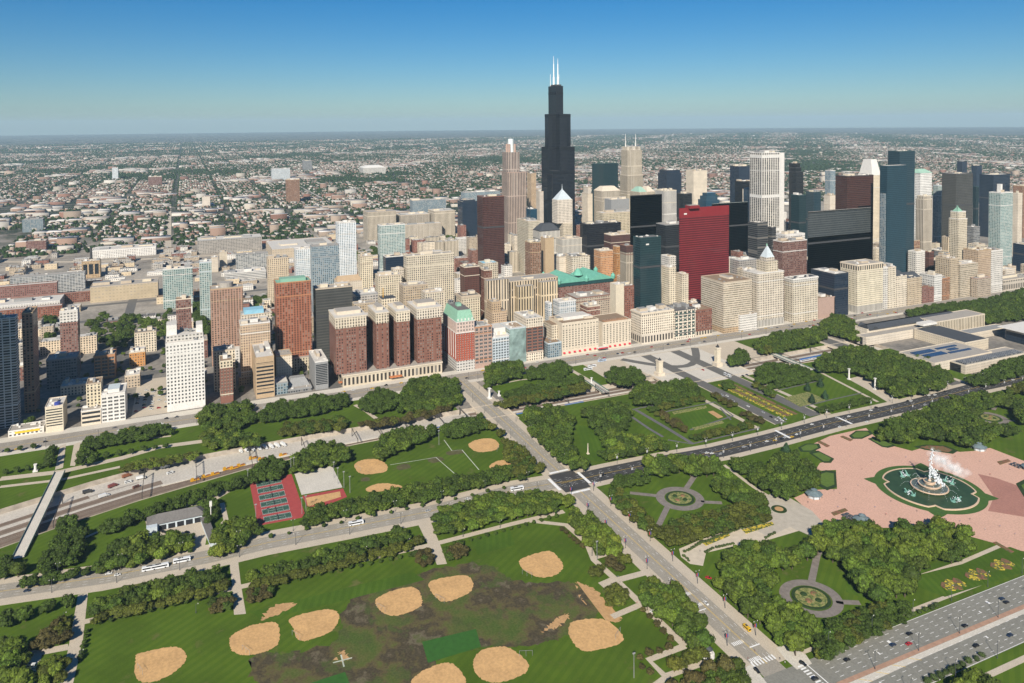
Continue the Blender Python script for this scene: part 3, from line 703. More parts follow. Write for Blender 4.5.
def windows(T, ny, nz, wy, wz, z0=None, z1=None, y0=None, y1=None, frame='grey', name='window', maxn=100, x=None):
    """each window of the east front is a part of its own; what is past a hundred goes into one mesh"""
    t = T['t']; y0 = T['y0'] if y0 is None else y0; y1 = T['y1'] if y1 is None else y1
    z0 = 3.0 if z0 is None else z0; z1 = T['h'] - 1.5 if z1 is None else z1; x = T['x1'] if x is None else x
    cy, cz = (y1 - y0) / ny, (z1 - z0) / nz
    me = win_mesh(cy * wy, cz * wz, frame); k = 0; rest = MB()
    for j in range(nz - 1, -1, -1):
        for i in range(ny):
            p = (x + .01, y0 + cy * (i + .5), z0 + cz * (j + .5))
            if k < maxn:
                o = bpy.data.objects.new(name, me); COL.objects.link(o); adopt(o, t)
                o.location = (p[0] - t.location.x, p[1] - t.location.y, p[2]); k += 1
            else:
                hw, hh = cy * wy / 2, cz * wz / 2
                rest.box(p[0] - .02, p[0] + .05, p[1] - hw, p[1] + hw, p[2] - hh, p[2] + hh, 0, bottom=True)
                rest.box(p[0] + .05, p[0] + .16, p[1] - hw, p[1] + hw, p[2] - hh - .2, p[2] - hh, 1, bottom=True)
    if rest.v: rest.build('lower_windows', [GLASS, CM(frame)], t, kind='stuff')
def bands(T, n, frac, z0=3.0, z1=None, mat=None, name='window_band', y0=None, y1=None):
    t = T['t']; z1 = z1 or T['h'] - 1.5; c = (z1 - z0) / n
    for i in range(n):
        m = MB(); zc = z0 + c * (i + .5)
        m.box(T['x1'] - .05, T['x1'] + .06, (y0 or T['y0']) + .8, (y1 or T['y1']) - .8, zc - c * frac / 2, zc + c * frac / 2, 0, bottom=True)
        m.build(name, mat or GLASS, t)
def box_part(T, name, mat, x0, x1, y0, y1, z0, z1, top=None):
    m = MB(); m.box(x0, x1, y0, y1, z0, z1, 0, None if top is None else 1, bottom=True)
    ms = [FM(mat) if mat in FACS else CM(mat)] + ([CM(top)] if top else [])
    return m.build(name, ms, T['t'])
def hip(T, name, mat, x0, x1, y0, y1, z0, z1, ix, iy):
    m = MB(); a = [(x0, y0), (x1, y0), (x1, y1), (x0, y1)]; b_ = [(x0 + ix, y0 + iy), (x1 - ix, y0 + iy), (x1 - ix, y1 - iy), (x0 + ix, y1 - iy)]
    for i in range(4):
        j = (i + 1) % 4; m.face([(*a[i], z0), (*a[j], z0), (*b_[j], z1), (*b_[i], z1)])
    m.face([(*p, z1) for p in b_]); return m.build(name, CM(mat), T['t'])

# ---- towers of the loop, back to front -------------------------------------------------
def willis():
    xc, yc, s = -1402, 344, 23
    # fit to the photograph: columns of the tower's upper tubes
    y_, z_ = on_x(557.5, 86, xc); yc = y_; H = z_
    t = empty('skyscraper', (xc, yc, 0), 'tallest black stepped skyscraper with two white antennas', 'skyscraper')
    FM_ = facade('facade_black_tube', (.010, .012, .017), (.007, .009, .013), 1.6, 3.9, .6, .6, .02)
    tubes = {(-1, 1): .46, (1, -1): .46, (-1, -1): .61, (1, 1): .61, (0, 1): .82, (0, -1): .82, (1, 0): .82, (-1, 0): 1.0, (0, 0): 1.0}
    for (i, j), f in tubes.items():
        m = MB(); m.box(xc + i * s - s / 2, xc + i * s + s / 2, yc + j * s - s / 2, yc + j * s + s / 2, 0, H * f, 0, 1)
        m.build('tube', [FM_, CM('dark')], t)
    for f in (.27, .46, .61, .82, .965):
        m = MB()
        for (i, j), g in tubes.items():
            if g >= f: m.box(xc + i * s - s / 2 - .2, xc + i * s + s / 2 + .2, yc + j * s - s / 2 - .2, yc + j * s + s / 2 + .2, H * f - 9, H * f - 1, 0, bottom=True)
        m.build('louvre_band', plain('louvre_black', (.006, .007, .009), .6, .2), t)
    AN = plain('white_antenna', (.75, .75, .73), .5, .05)
    for dx, hh, r0, yy in ((0, 84, 2.2, -5.5), (-2, 78, 2.6, 8.5)):
        m = MB(); m.cone(xc - 12 + dx, yc + yy, H, H + 26, 2.9, 2.5, 10); m.cone(xc - 12 + dx, yc + yy, H + 26, H + 62, 1.7, 1.3, 8); m.cone(xc - 12 + dx, yc + yy, H + 62, H + hh, .8, .35, 6); m.build('antenna', AN, t)
    for yy in (-12, 0, 15):
        m = MB(); m.cone(xc - 20, yc + yy, H, H + 34, .9, .5, 6); m.build('small_mast', AN, t)
    m = MB(); m.box(xc - 30, xc + 6, yc - 9, yc + 9, H, H + 4); m.build('penthouse', CM('dark'), t)
    footprint(xc - 40, xc + 40, yc - 40, yc + 40)
willis()
def wacker311():
    T = tower('skyscraper', 'pinkish stone tower with a white drum crown left of the tallest black tower', 501.7, 526.5, 173, xf=-1330, dp=42, f='pink_v', trim='pink', pent=False)
    t = T['t']; xm, ym = (T['x0'] + T['x1']) / 2, T['y0']
    y0, z0 = on_x(502.3, 152, -1366); y1, _ = on_x(519.5, 152, -1336)
    r = 15; c = (-1351, (y0 + y1) / 2)
    box_part(T, 'upper_shaft', 'pink_v', c[0] - r, c[0] + r, y0, y1, T['h'], z0, 'roof'); r = min(r, (y1 - y0) / 2)
    y_, zt = on_x(511, 139, -1335)
    m = MB(); m.cone(c[0], c[1], z0, zt, r * .52, r * .5, 16); m.build('glass_drum', plain('white_drum', (.62, .66, .64), .3, .06), t)  # drum in its own plain white colour
    for i in range(4):
        m = MB(); a = math.pi / 4 + i * math.pi / 2; m.cone(c[0] + r * .75 * math.cos(a), c[1] + r * .75 * math.sin(a), z0, z0 + (zt - z0) * .62, r * .22, r * .2, 10); m.build('corner_drum', CM('pink'), t)
wacker311()
def franklin():
    T = tower('skyscraper', 'tall cream stone tower with twin spires and stepped shoulders', 619, 644, 176, xf=-1290, dp=44, f='stone_v', trim='stone', pent=False, steps=[(.72, 2.0)])
    t = T['t']
    y0, zt = on_x(621.5, 150, -1328); y1, _ = on_x(642, 150, -1296)
    box_part(T, 'upper_shaft', 'stone_v', -1330, -1296, y0, y1, T['h'], zt, 'roof')
    y2, z2 = on_x(622.5, 146.5, -1325); y3, _ = on_x(640.5, 146.5, -1300)
    for a, b_ in ((y2, y2 + 7), (y3 - 7, y3), ((y2 + y3) / 2 - 5, (y2 + y3) / 2 + 5)): box_part(T, 'pinnacle', 'stone', -1326, -1300, a, b_, zt, z2)
    for px in (625.5, 635.5):
        y_, za = on_x(px, 134, -1312); m = MB(); m.cone(-1312, y_, z2, z2 + 9, 1.9, 1.5, 8); m.cone(-1312, y_, z2 + 9, za, 1.2, .5, 8); m.build('spire', CM('white'), t)
franklin()
def board_of_trade():
    T = tower('skyscraper', 'pale limestone tower with a peaked roof and statue before the tallest black tower', 556, 572.5, 224, xf=-1075, dp=36, f='stone', trim='stone', pent=False, steps=[(.55, 0.01)])
    t = T['t']
    y0, z0 = on_x(557.5, 200, -1077); y1, _ = on_x(572.5, 200, -1077)
    box_part(T, 'upper_shaft', 'stone', -1105, -1078, y0, y1, T['h'], z0)
    _, z1 = on_x(565, 189.5, -1090); hip(T, 'pyramid_roof', 'pale_blue', -1104, -1079, y0 + 1, y1 - 1, z0, z1, 11, (y1 - y0) / 2 - 2.2)
    _, z2 = on_x(565, 184, -1090); m = MB(); m.cone(-1091.5, (y0 + y1) / 2, z1, z1 + 3, 1.6, 1.0, 8); m.cone(-1091.5, (y0 + y1) / 2, z1 + 3, z2, .8, .25, 8); m.build('statue', CM('pale_blue'), t)
    box_part(T, 'side_wing', 'stone', -1110, -1062, T['y0'] - 1, T['y0'] + 18, 0, T['h'] * .62, 'roof')
    box_part(T, 'side_wing', 'stone', -1110, -1062, T['y1'] - 16, T['y1'] + 4, 0, T['h'] * .62, 'roof')
board_of_trade()
TW_ = tower
TW_('office_tower', 'square brown granite office tower with sparse lit windows', 477, 504, 197.5, xf=-1010, dp=34, f='brown_d', roof='roof_d')
TW_('office_tower', 'navy glass slab behind the brown granite tower', 457.5, 477, 201, xf=-1480, dp=40, f='navy', roof='roof_l', steps=[(.97, 4)])
TW_('office_block', 'glassy grey building with white plant on its roof behind the navy slab', 461, 500, 193, xf=-1620, dp=30, f='blue_glass', roof='roof_l')
TW_('office_tower', 'dark teal glass tower right of the tallest black tower', 592.5, 618, 164, xf=-1480, xl=592, dp=40, f='teal', roof='roof_d')
TW_('office_tower', 'slim cream tower with a dark slot near its top', 582, 592.5, 188, xf=-1210, dp=30, f='stone_plain', roof='roof', steps=[(.9, (3, 3, 2, 3))])
T = TW_('office_tower', 'beige columned tower with a rounded vault crown', 594, 620, 192, xf=-1180, dp=40, f='stone_v', trim='stone', pent=False)
hip(T, 'vault_roof', 'stone', T['x0'] - 1, T['x1'] + 1, T['y0'] - 1, T['y1'] + 1, T['h'] + .3, T['h'] + 12, 13, 11)
TW_('office_block', 'plain blue grey windowless block before the vault crowned tower', 604.5, 629.5, 200.5, xf=-1020, dp=30, f='grey', plainwalls='grey', roof='roof_l')
T = TW_('office_tower', 'stone tower with copper green gabled roof below the twin spires', 630, 655, 193, xf=-1100, dp=42, f='stone_v', pent=False)
hip(T, 'gable_roof', 'copper_l', T['x0'], T['x1'], T['y0'], T['y0'] + (T['y1'] - T['y0']) * .5, T['h'] + .3, T['h'] + 13, 15, 8)
hip(T, 'gable_roof', 'stone', T['x0'], T['x1'], T['y0'] + (T['y1'] - T['y0']) * .5, T['y1'], T['h'] + .3, T['h'] + 13, 15, 8)
TW_('office_tower', 'cream ribbed tower with rounded corners beside the black federal slab', 655.5, 676.5, 191.5, xf=-960, dp=34, f='white_v2', trim='cream')
TW_('office_tower', 'dark grey short slab right of the cream ribbed tower', 677, 692, 194.5, xf=-1000, dp=26, f='black_g')
TW_('office_tower', 'navy tower with a lighter stepped top beyond the cream ribbed tower', 658, 681.5, 171, xf=-1400, dp=44, f='navy', steps=[(.95, 3)])
TW_('office_tower', 'broad pale grey stone tower behind the red one', 686, 707, 171.5, xf=-1220, dp=34, f='stone_plain', trim='stone')
T = TW_('office_tower', 'bright blue stepped glass tower behind the red one', 698, 719.5, 197.5, xf=-1110, dp=34, f='blue', roof='blue', pent=False, steps=[(.93, 3.5)])
box_part(T, 'top_tier', 'blue', T['x0'] + 8, T['x1'] - 8, T['y0'] + 8, T['y1'] - 6, T['h'], T['h'] + 9)
TW_('office_tower', 'dark mirror glass tower with a flat white roof right of the red one', 712, 748, 204, xf=-905, xl=712, dp=40, f='teal_d', roof='roof_l')
TW_('office_tower', 'dark blue tower with white plant floor behind the mirror glass tower', 730, 750.5, 167, xf=-1300, dp=40, f='navy', roof='roof_l')
TW_('office_tower', 'black tower hiding behind the striped white tower, left side', 735, 752, 182, xf=-1150, dp=30, f='black')
TW_('office_block', 'cream stone shaft left of the striped white tower', 742.5, 752, 190, xf=-985, dp=24, f='stone_plain')
T = TW_('skyscraper', 'tall white striped tower crossed by three blank floors', 750, 780, 153.5, xf=-870, dp=40, f='white_v', trim='white', roof='roof')
for fz in (.30, .60, .955): box_part(T, 'blank_floor', 'white', T['x0'] - .3, T['x1'] + .3, T['y0'] - .3, T['y1'] + .3, T['h'] * fz, T['h'] * fz + 7)
box_part(T, 'end_pier', 'white', T['x0'] + 2, T['x1'] - 4, T['y1'], T['y1'] + 17, 0, T['h'] - 1, 'roof')
TW_('office_tower', 'black stepped slab with sloping shoulder right of the striped white tower', 789, 803.5, 164, xf=-1020, dp=36, f='black_g', steps=[(.9, (0, 2, 0, 5)), (.95, (0, 2, 0, 3))])
TW_('office_block', 'charcoal stepped office block below the striped white tower', 748, 768, 224, xf=-760, dp=34, f='dark_band', pent=False)
TW_('office_block', 'small charcoal shoulder block right beside the charcoal stepped block', 768, 776, 228, xf=-764, dp=30, f='dark_band', pent=False)
TW_('office_tower', 'blue grey glass tower with a square notch, right of the striped tower', 791, 806, 196, xf=-800, dp=34, f='teal', roof='roof_l')
TW_('office_tower', 'dark glass tower with a pale square panel near its top', 806, 821, 193, xf=-808, dp=32, f='teal_d')
TW_('office_tower', 'slim white framed tower with a dark blue glass front', 825, 835.5, 171, xf=-1150, dp=24, f='blue_glass', trim='white')
TW_('office_block', 'cream block tucked beside the brown black slab', 824, 836, 196, xf=-900, dp=26, f='stone_plain')
TW_('office_tower', 'brown black office slab with a broad plain front', 835.5, 873.5, 177, xf=-660, dp=30, f='brown_d', trim='dark', roof='roof')
T = TW_('skyscraper', 'white tower whose pleated sides sweep inward at the top', 857, 885, 176, xf=-850, dp=40, f='stone_plain', trim='white', pent=False)
hip(T, 'sloping_crown', 'white', T['x0'], T['x1'], T['y0'] + 6, T['y1'] - 14, T['h'], T['h'] + 38, 9, 5)
T = TW_('office_block', 'massive dark office block with a paler upper third near the avenue', 808, 872, 212, xf=-590, xl=808, dp=40, f='black_w', roof='roof_l')
yc_ = on_x(827, 212, -590)[0]
box_part(T, 'upper_floors', 'upper_dark', T['x0'] - .25, T['x1'] + .25, T['y0'] - .25, T['y1'] + .25, T['h'] * .70, T['h'] - 2)
T = TW_('skyscraper', 'tallest dark blue glass condominium tower near the right side', 888, 915, 152, xf=-545, dp=26, f='teal_d', trim='teal', pent=False)
T2 = T
box_part(T, 'front_slab', 'teal_d', T['x1'], T['x1'] + 16, *(on_x(880, 160, -545)[0], on_x(907, 160, -529)[0]), 0, on_x(883, 166, -529)[1], 'roof_l')
box_part(T, 'low_slab', 'blue_glass', T['x1'] + 2, T['x1'] + 14, on_x(879, 200, -545)[0], on_x(880, 200, -545)[0], 0, on_x(879, 194, -531)[1], 'roof')
T = TW_('office_tower', 'black and white gridded tower under a pale green gabled roof', 907.5, 932, 174, xf=-735, dp=34, f='white_grid', trim='white', pent=False)
hip(T, 'green_gable', 'copper_l', T['x0'] - 1, T['x1'] + 1, T['y0'] - 1, T['y1'] + 1, T['h'] + .3, T['h'] + 9, 15, 9)
TW_('office_tower', 'cream stone shaft before the green gabled tower', 916, 932.5, 197, xf=-640, dp=26, f='stone_v', trim='cream', steps=[(.96, 1.5)])
TW_('office_tower', 'pale green grey tower left of the great dark slab', 933, 942, 186, xf=-840, dp=30, f='green_glass')
TW_('office_tower', 'great dark brown ribbed slab behind the green pyramid roof', 942, 973, 175, xf=-740, dp=36, f='black_w', trim='dark')
TW_('office_tower', 'narrow teal tower right of the great dark slab', 973, 979, 187, xf=-830, dp=26, f='teal')
TW_('office_tower', 'wide navy slab at the far right of the skyline', 979.5, 1010, 176, xf=-900, dp=40, f='navy', roof='roof_l')
TW_('office_tower', 'distant square navy block, the left one of a pair', 957, 967, 162, xf=-1500, dp=30, f='navy')
TW_('office_tower', 'distant square navy block, the right one of a pair', 971.5, 982, 166, xf=-1500, dp=30, f='navy')
T = TW_('apartment_tower', 'slim white tower topped by a green pyramid roof', 949, 967.5, 213, xf=-560, dp=24, f='cream', trim='white', pent=False, steps=[(.9, 2)])
hip(T, 'pyramid_roof', 'copper', T['x0'] + 4, T['x1'] - 4, T['y0'] + 3, T['y1'] - 8, T['h'] + .3, on_x(958, 205.5, -572)[1], 8, (T['y1'] - T['y0'] - 11) / 2 - .6)
T = TW_('apartment_tower', 'pale green glass tower with white frame and roof lantern at the right', 989, 1013, 194, xf=-575, dp=26, f='green_glass', trim='white', roof='roof_l')
box_part(T, 'roof_lantern', 'white', T['x0'] + 8, T['x1'] - 10, T['y0'] + 14, T['y0'] + 20, T['h'], T['h'] + 18)
TW_('office_tower', 'bare grey end wall tower behind the pale green glass tower', 1013, 1022.5, 194, xf=-640, dp=30, f='stone_plain', trim='stone')
TW_('office_tower', 'rust brown tower at the right edge of the skyline', 1013, 1040, 187, xf=-860, dp=30, f='brown_tower')
TW_('office_block', 'navy block low at the right edge', 1013, 1040, 247, xf=-560, dp=40, f='navy', roof='roof_l')
# federal centre and neighbours
TW_('office_tower', 'upright black federal slab left of the red tower', 630, 662, 196, xf=-868, xl=630, dp=34, f='black', trim='black', roof='roof_d')
TW_('office_block', 'long low black federal slab before the limestone tower', 580, 621, 225.5, xf=-880, dp=30, f='black', trim='black', roof='roof_d')
TW_('office_tower', 'black slab with a grey flat roof tucked behind the red tower', 656, 690, 226, xf=-800, dp=34, f='black_g', trim='grey', roof='roof')
T = TW_('office_tower', 'bright red office tower with a small white sign on its crown', 679.5, 729, 209, xf=-610, xl=679, dp=34, f='red_paint', trim='red', roof='roof_l', crown=(15, 'red'))
T = T; m = MB(); yq, zq = on_x(684, 214, -609.8)
m.box(T['x1'] + .2, T['x1'] + .5, yq, yq + 6, zq - 1.3, zq + 1.3, 0, bottom=True); m.build('sign', CM('white'), T['t'])
box_part(T, 'red_penthouse', 'red', T['x0'] + 8, T['x1'] - 8, T['y0'] + 18, T['y0'] + 38, T['h'], T['h'] + 5.5, 'roof')
T = TW_('office_tower', 'teal mirror glass tower standing alone left of the red one', 633, 661, 239, xf=-600, dp=22, f='teal', trim='teal', roof='roof_d', pent=False)
m = MB(); yq, zq = on_x(646, 244.5, -599.8); m.box(T['x1'] + .1, T['x1'] + .4, yq, yq + 6, zq - 1.2, zq + 1.2, 0, bottom=True); m.build('sign', CM('white'), T['t'])
TW_('apartment_tower', 'cream twin shafts between the teal tower and the red tower, taller left shaft', 661.5, 676, 269, xf=-585, dp=22, f='cream', roof='roof_l')
TW_('apartment_tower', 'shorter cream shaft right against the foot of the red tower', 676, 688.5, 275.5, xf=-580, dp=22, f='cream', roof='roof_l')
TW_('office_block', 'white plant topped block behind the cream twin shafts', 661, 676, 258, xf=-640, dp=24, f='lowwhite', roof='roof_l')
TW_('office_tower', 'orange terracotta block right of the green roofed library', 594, 613, 252, xf=-800, dp=26, f='brick_o', roof='roof_l')
TW_('office_tower', 'orange terracotta shaft with a slim front beside the cream columned one', 613, 620, 247, xf=-790, dp=26, f='brick_o', roof='roof')
TW_('office_tower', 'cream columned block with brown attic left of the teal tower', 620, 633, 247, xf=-720, dp=26, f='stone_v', trim='brick', roof='roof_b', crown=(12, 'brick_d'))
TW_('office_tower', 'maroon brick tower with white roof plant before the black slab', 604, 630, 236, xf=-850, dp=28, f='brick_d', roof='roof_l')
T = TW_('office_tower', 'tan prison slab with blank narrow sides', 540.5, 554, 239, xf=-780, dp=20, f='tan', plainwalls='tan', roof='roof')
TW_('office_block', 'brown brick block left of the tan slab', 525, 541, 243.5, xf=-760, dp=24, f='brown_tower', roof='roof_b')
TW_('office_block', 'broad pale stone bank block left of the limestone tower', 517, 540, 222.5, xf=-1010, dp=60, f='cream_fine', roof='roof_l')
T = TW_('office_block', 'dark block with a slanting striped skylight roof', 533, 560, 232, xf=-930, dp=34, f='white_v2', trim='dark', roof='slate', pent=False)
hip(T, 'skylight_roof', 'slate', T['x0'], T['x1'], T['y0'], T['y1'], T['h'] + .3, T['h'] + 14, 10, 12)
TW_('office_block', 'white stone court block under the limestone tower', 556, 582, 240, xf=-900, dp=28, f='white_v2', trim='stone', roof='roof')
TW_('office_block', 'cream stone office palace behind the long black slab', 596, 650, 214, xf=-960, dp=30, f='cream', roof='roof_l')
TW_('office_block', 'pale limestone block at the foot of the tan slab', 552, 583, 258, xf=-800, dp=30, f='stone_plain', roof='roof')
TW_('office_block', 'cream loft block with a black roof behind the library', 565, 590, 258, xf=-775, dp=28, f='cream', roof='roof_d')
# ---- second tier and south loop ------------------------------------------------------
# library with its green roof
def library():
    x1 = -690; y0, h = on_x(559, 287, x1); y1, _ = on_x(613, 284, x1); x0 = x1 - 62
    t = empty('library', ((x0 + x1) / 2, (y0 + y1) / 2, 0), 'red brick library with a great green gabled roof and corner ornaments', 'library')
    footprint(x0, x1, y0, y1)
    m = MB(); m.box(x0, x1, y0, y1, 0, h, 0, 1); m.build('walls', [FM('brick'), CM('roof')], t)
    cm = plain('verdigris_roof', (.13, .36, .27), .7, .12, .2); dk = plain('dark_glass_pediment', (.02, .06, .06), .3, .2)
    m = MB(); m.box(x0 - 1, x1 + 1, y0 - 1, y1 + 1, h, h + 6); m.build('glass_attic', dk, t)
    m = MB()
    ym = (y0 + y1) / 2; xm = (x0 + x1) / 2; a, z0, z1 = 2, h + 6, h + 17
    for (ya, yb) in ((y0 - a, ym), (ym, y1 + a)):
        yc = (ya + yb) / 2
        m.face([(x1 + a, ya, z0), (x1 + a, yc, z1), (x0 - a, yc, z1), (x0 - a, ya, z0)]); m.face([(x1 + a, yc, z1), (x1 + a, yb, z0), (x0 - a, yb, z0), (x0 - a, yc, z1)])
        m.face([(x1 + a, ya, z0), (x1 + a, yb, z0), (x1 + a, yc, z1)]); m.face([(x0 - a, yb, z0), (x0 - a, ya, z0), (x0 - a, yc, z1)])
    m.build('gabled_roof', cm, t)
    m = MB(); m.cone(xm, ym, z1 - 6, z1 + 3, 9, 5, 12); m.cone(xm, ym, z1 + 3, z1 + 6, 5, .5, 12); m.build('centre_dome', cm, t)
    for (x, y) in ((x1, y0), (x1, y1), (x0, y0), (x0, y1), (x1, ym)):
        m = MB(); m.cone(x, y, z0 - 1, z0 + 5, 3.2, 4.4, 8); m.cone(x, y, z0 + 5, z0 + 10, 4.4, .3, 8); m.build('corner_ornament', cm, t)
library()
T = tower('office_block', 'stepped beige stone block with tall window bays and jutting wings before the library', 500, 558, 283, xf=-600, dp=34, f='beige_v', roof='roof', trim='beige')
for px0, px1, yt in ((518, 534, 287), (541, 558, 282.5), (487, 509, 281)):
    ya, hh = on_x(px0, yt, -588); yb, _ = on_x(px1, yt, -588)
    box_part(T, 'projecting_wing', 'beige_v', T['x1'] + .02, T['x1'] + 12, ya, yb, 0, hh, 'roof')
tower('office_block', 'tan brick block with a broken stepped top left of the stepped beige block', 486, 507, 304, xf=-540, dp=26, f='tan', roof='roof', steps=[(.8, (4, 3, 0, 8))])
tower('office_block', 'cream block with a wide dark flat roof behind the green mansard hotel', 456, 480, 297.5, xf=-600, dp=26, f='cream', roof='roof_d', cornice=3)
tower('apartment_slab', 'very wide beige apartment slab with a regular window grid', 403.5, 454, 257, xf=-735, dp=20, f='cream', trim='cream', roof='roof', cat='apartment slab')
tower('office_block', 'dark purple brown block beside the wide beige apartment slab', 460, 479.5, 268, xf=-700, dp=22, f='brick_d', roof='roof_d')
tower('office_block', 'red brick block with a cream left side below the brown granite tower', 479.5, 492, 271, xf=-690, dp=22, f='brick', roof='roof_b')
tower('office_block', 'cream block with a pale blue roof edge below the brown granite tower', 478, 498, 264.5, xf=-760, dp=26, f='stone', roof='blue_l')
tower('office_block', 'navy block with a white left end beside the wide apartment slab', 383, 409, 257.5, xf=-800, dp=20, f='navy', trim='white', roof='roof_d')
tower('office_block', 'small cream block before the navy one', 391, 404, 270, xf=-745, dp=16, f='cream', roof='roof_l')
tower('apartment_tower', 'blue green glass apartment tower with dark vertical strips', 377.5, 405, 226, xf=-1100, dp=20, f='green_glass', trim='white', roof='roof', cat='apartment tower')
T = tower('apartment_tower', 'tallest white and pale glass apartment tower of the south side', 335.5, 356, 223.5, xf=-1000, dp=24, f='pale_glass', trim='white', roof='roof_l', cat='apartment tower')
tower('apartment_tower', 'blue grey glass apartment tower with two thin red stripes', 310, 339, 247, xf=-860, dp=22, f='blue_glass', roof='roof', cat='apartment tower')
tower('apartment_tower', 'white and pink apartment tower left of the blue grey one', 294, 310, 250, xf=-880, dp=22, f='pale_glass', trim='white', roof='roof_l', cat='apartment tower', podium=(24, 2, 'lowred'))
tower('apartment_block', 'eight sided cream apartment block among low roofs', 357.5, 373, 257, xf=-900, dp=24, f='cream', roof='roof_l', cat='apartment block')
tower('apartment_block', 'beige mid rise slab with a fine grid left of the white and pink tower', 266.5, 289, 259, xf=-960, dp=20, f='beige', roof='roof', cat='apartment block')
T = tower('apartment_tower', 'orange red brick apartment tower with a green flat roof', 274, 311, 284, xf=-575, dp=26, f='red_tower', trim='brick_o', roof='copper', cat='apartment tower', pent=False)
box_part(T, 'roof_pavilion', 'copper', T['x0'] + 5, T['x1'] - 5, T['y0'] + 6, T['y1'] - 6, T['h'], T['h'] + 4.5, 'copper')
box_part(T, 'cream_base', 'cream', T['x1'] + .02, T['x1'] + 8, T['y0'] + 6, T['y1'] + 4, 0, 18, 'roof')
tower('office_tower', 'black glass slab with beige end piers behind the red towers of the hotel', 313, 352.5, 290, xf=-585, dp=24, f='black_w', trim='beige', roof='roof')
T = tower('apartment_tower', 'brown striped apartment tower with bands of balconies and a drum on top', 210, 243, 290, xf=-640, dp=24, f='brown_tower', trim='tan', roof='roof', cat='apartment tower', pent=False)
m = MB(); m.cone((T['x0'] + T['x1']) / 2, (T['y0'] + T['y1']) / 2, T['h'], T['h'] + 7, 9, 9, 16); m.build('roof_drum', CM('roof'), T['t'])
box_part(T, 'cream_base', 'lowwhite', T['x1'] + .02, T['x1'] + 14, T['y0'] + 6, T['y1'] + 2, 0, 24, 'roof_l')
tower('apartment_tower', 'pale green glass slab with a white frame, left half of a twin', 162.5, 192.5, 270, yb=308, dp=20, f='green_glass', trim='white', roof='roof_l', cat='apartment tower')
tower('apartment_tower', 'pale green glass slab with dark seam, right half of a twin', 199, 211.5, 263, xf=-900, dp=24, f='green_glass', trim='pale_blue', roof='roof_l', cat='apartment tower')
tower('apartment_tower', 'slim red brick tower between trees and the twin glass slabs', 176, 191, 300, xf=-700, dp=16, f='brick', roof='roof_b', cat='apartment tower')
tower('office_tower', 'tan banded slab with white piers left of the orange red tower', 239, 270, 325.5, xf=-545, dp=26, f='tan', trim='white', roof='roof', podium=(10, 3, 'tan'))
T = tower('office_block', 'cream block with a bright blue roof hall behind the tan banded slab', 240, 272, 316, xf=-575, dp=24, f='cream', roof='roof_l', pent=False)
box_part(T, 'blue_roof_hall', 'blue_l', T['x0'] + 3, T['x1'] - 3, T['y0'] + 4, T['y1'] - 10, T['h'], T['h'] + 6, 'blue_l')
tower('apartment_tower', 'brown residential tower whose lower front stands in shade', 21.5, 37.5, 314, xf=-552, dp=32, f='brown_tower', trim='tan', roof='roof_b', cat='apartment tower')
T = tower('apartment_tower', 'red brick tower with a white crown at the left', 59.5, 79.5, 312, xf=-690, dp=20, f='brick', trim='white', roof='roof_l', cat='apartment tower', crown=(15, 'lowwhite'))
T = tower('apartment_tower', 'grey tower with white balcony lines at the left edge', -30, 15, 322, yb=430, dp=15, f='balcony', trim='pale_blue', roof='roof', cat='apartment tower')
LT = T
# the neighbour just outside the frame that throws its shade over these fronts
tower('apartment_tower', 'very tall residential slab just beyond the left edge of the view', 0, 0, 0, dims=(-506, -444, -905, -828, 172), f='brown_tower', roof='roof', cat='apartment tower')
tower('office_block', 'blue shaded grey block with a slab roof between the left towers', 46, 77, 361, yb=388, dp=26, f='grey', roof='roof', trim='grey')
T = tower('office_block', 'red brick block with big panes and a patched flat roof', 94, 115, 357, yb=379, dp=24, f='lowred', plainwalls='brick_o', trim='brick_o', roof='roof')
windows(T, 3, 6, .78, .62, frame='white')
T = tower('office_block', 'cream low block left of the small white block', 86, 101, 385, xf=-492, dp=22, f='cream', roof='roof_b')
T = tower('parking_garage', 'low open concrete parking deck before the cream block', 81, 101, 412, yb=425, dp=16, f='pale_band', plainwalls='stone', roof='roof', pent=False, cat='parking garage')
bands(T, 3, .5, z0=1.5, z1=T['h'])
T = tower('office_block', 'small white block with a grid of dark windows beside the parking lot', 101, 125, 396, yb=421.5, dp=34, f='white_grid', plainwalls='white', trim='white', roof='roof_l', pent=False)
windows(T, 4, 7, .72, .46, z0=1, frame='white')
box_part(T, 'skylight_house', 'white', T['x0'] + 8, T['x1'] - 6, T['y0'] + 6, T['y1'] - 6, T['h'], T['h'] + 4, 'pale_blue')
T = tower('office_block', 'narrow cream block with an emblem on its roof at a street corner', 45, 63, 408, yb=432, dp=30, f='pale_band', plainwalls='cream', trim='stone', roof='roof_l')
bands(T, 7, .42, z0=6)
m = MB(); xc_, yc_ = T['x1'] - 4, T['y0'] + 11; m.cone(xc_, yc_, T['h'] + .3, T['h'] + 3.2, 3, 3, 14); m.build('roof_emblem', plain('blue_emblem', (.05, .07, .3), .6), T['t'])
T = tower('restaurant', 'single storey building with a yellow band by the avenue', 8, 44, 428, yb=435, dp=18, f='lowwhite', trim='white', roof='roof', pent=False, cat='restaurant', h=6)
m = MB(); m.box(T['x1'], T['x1'] + .3, T['y0'] + 6, T['y1'] - 4, 3, 5.2, 0, bottom=True); m.build('yellow_sign_band', plain('yellow_band', (.65, .42, .03), .6), T['t'])
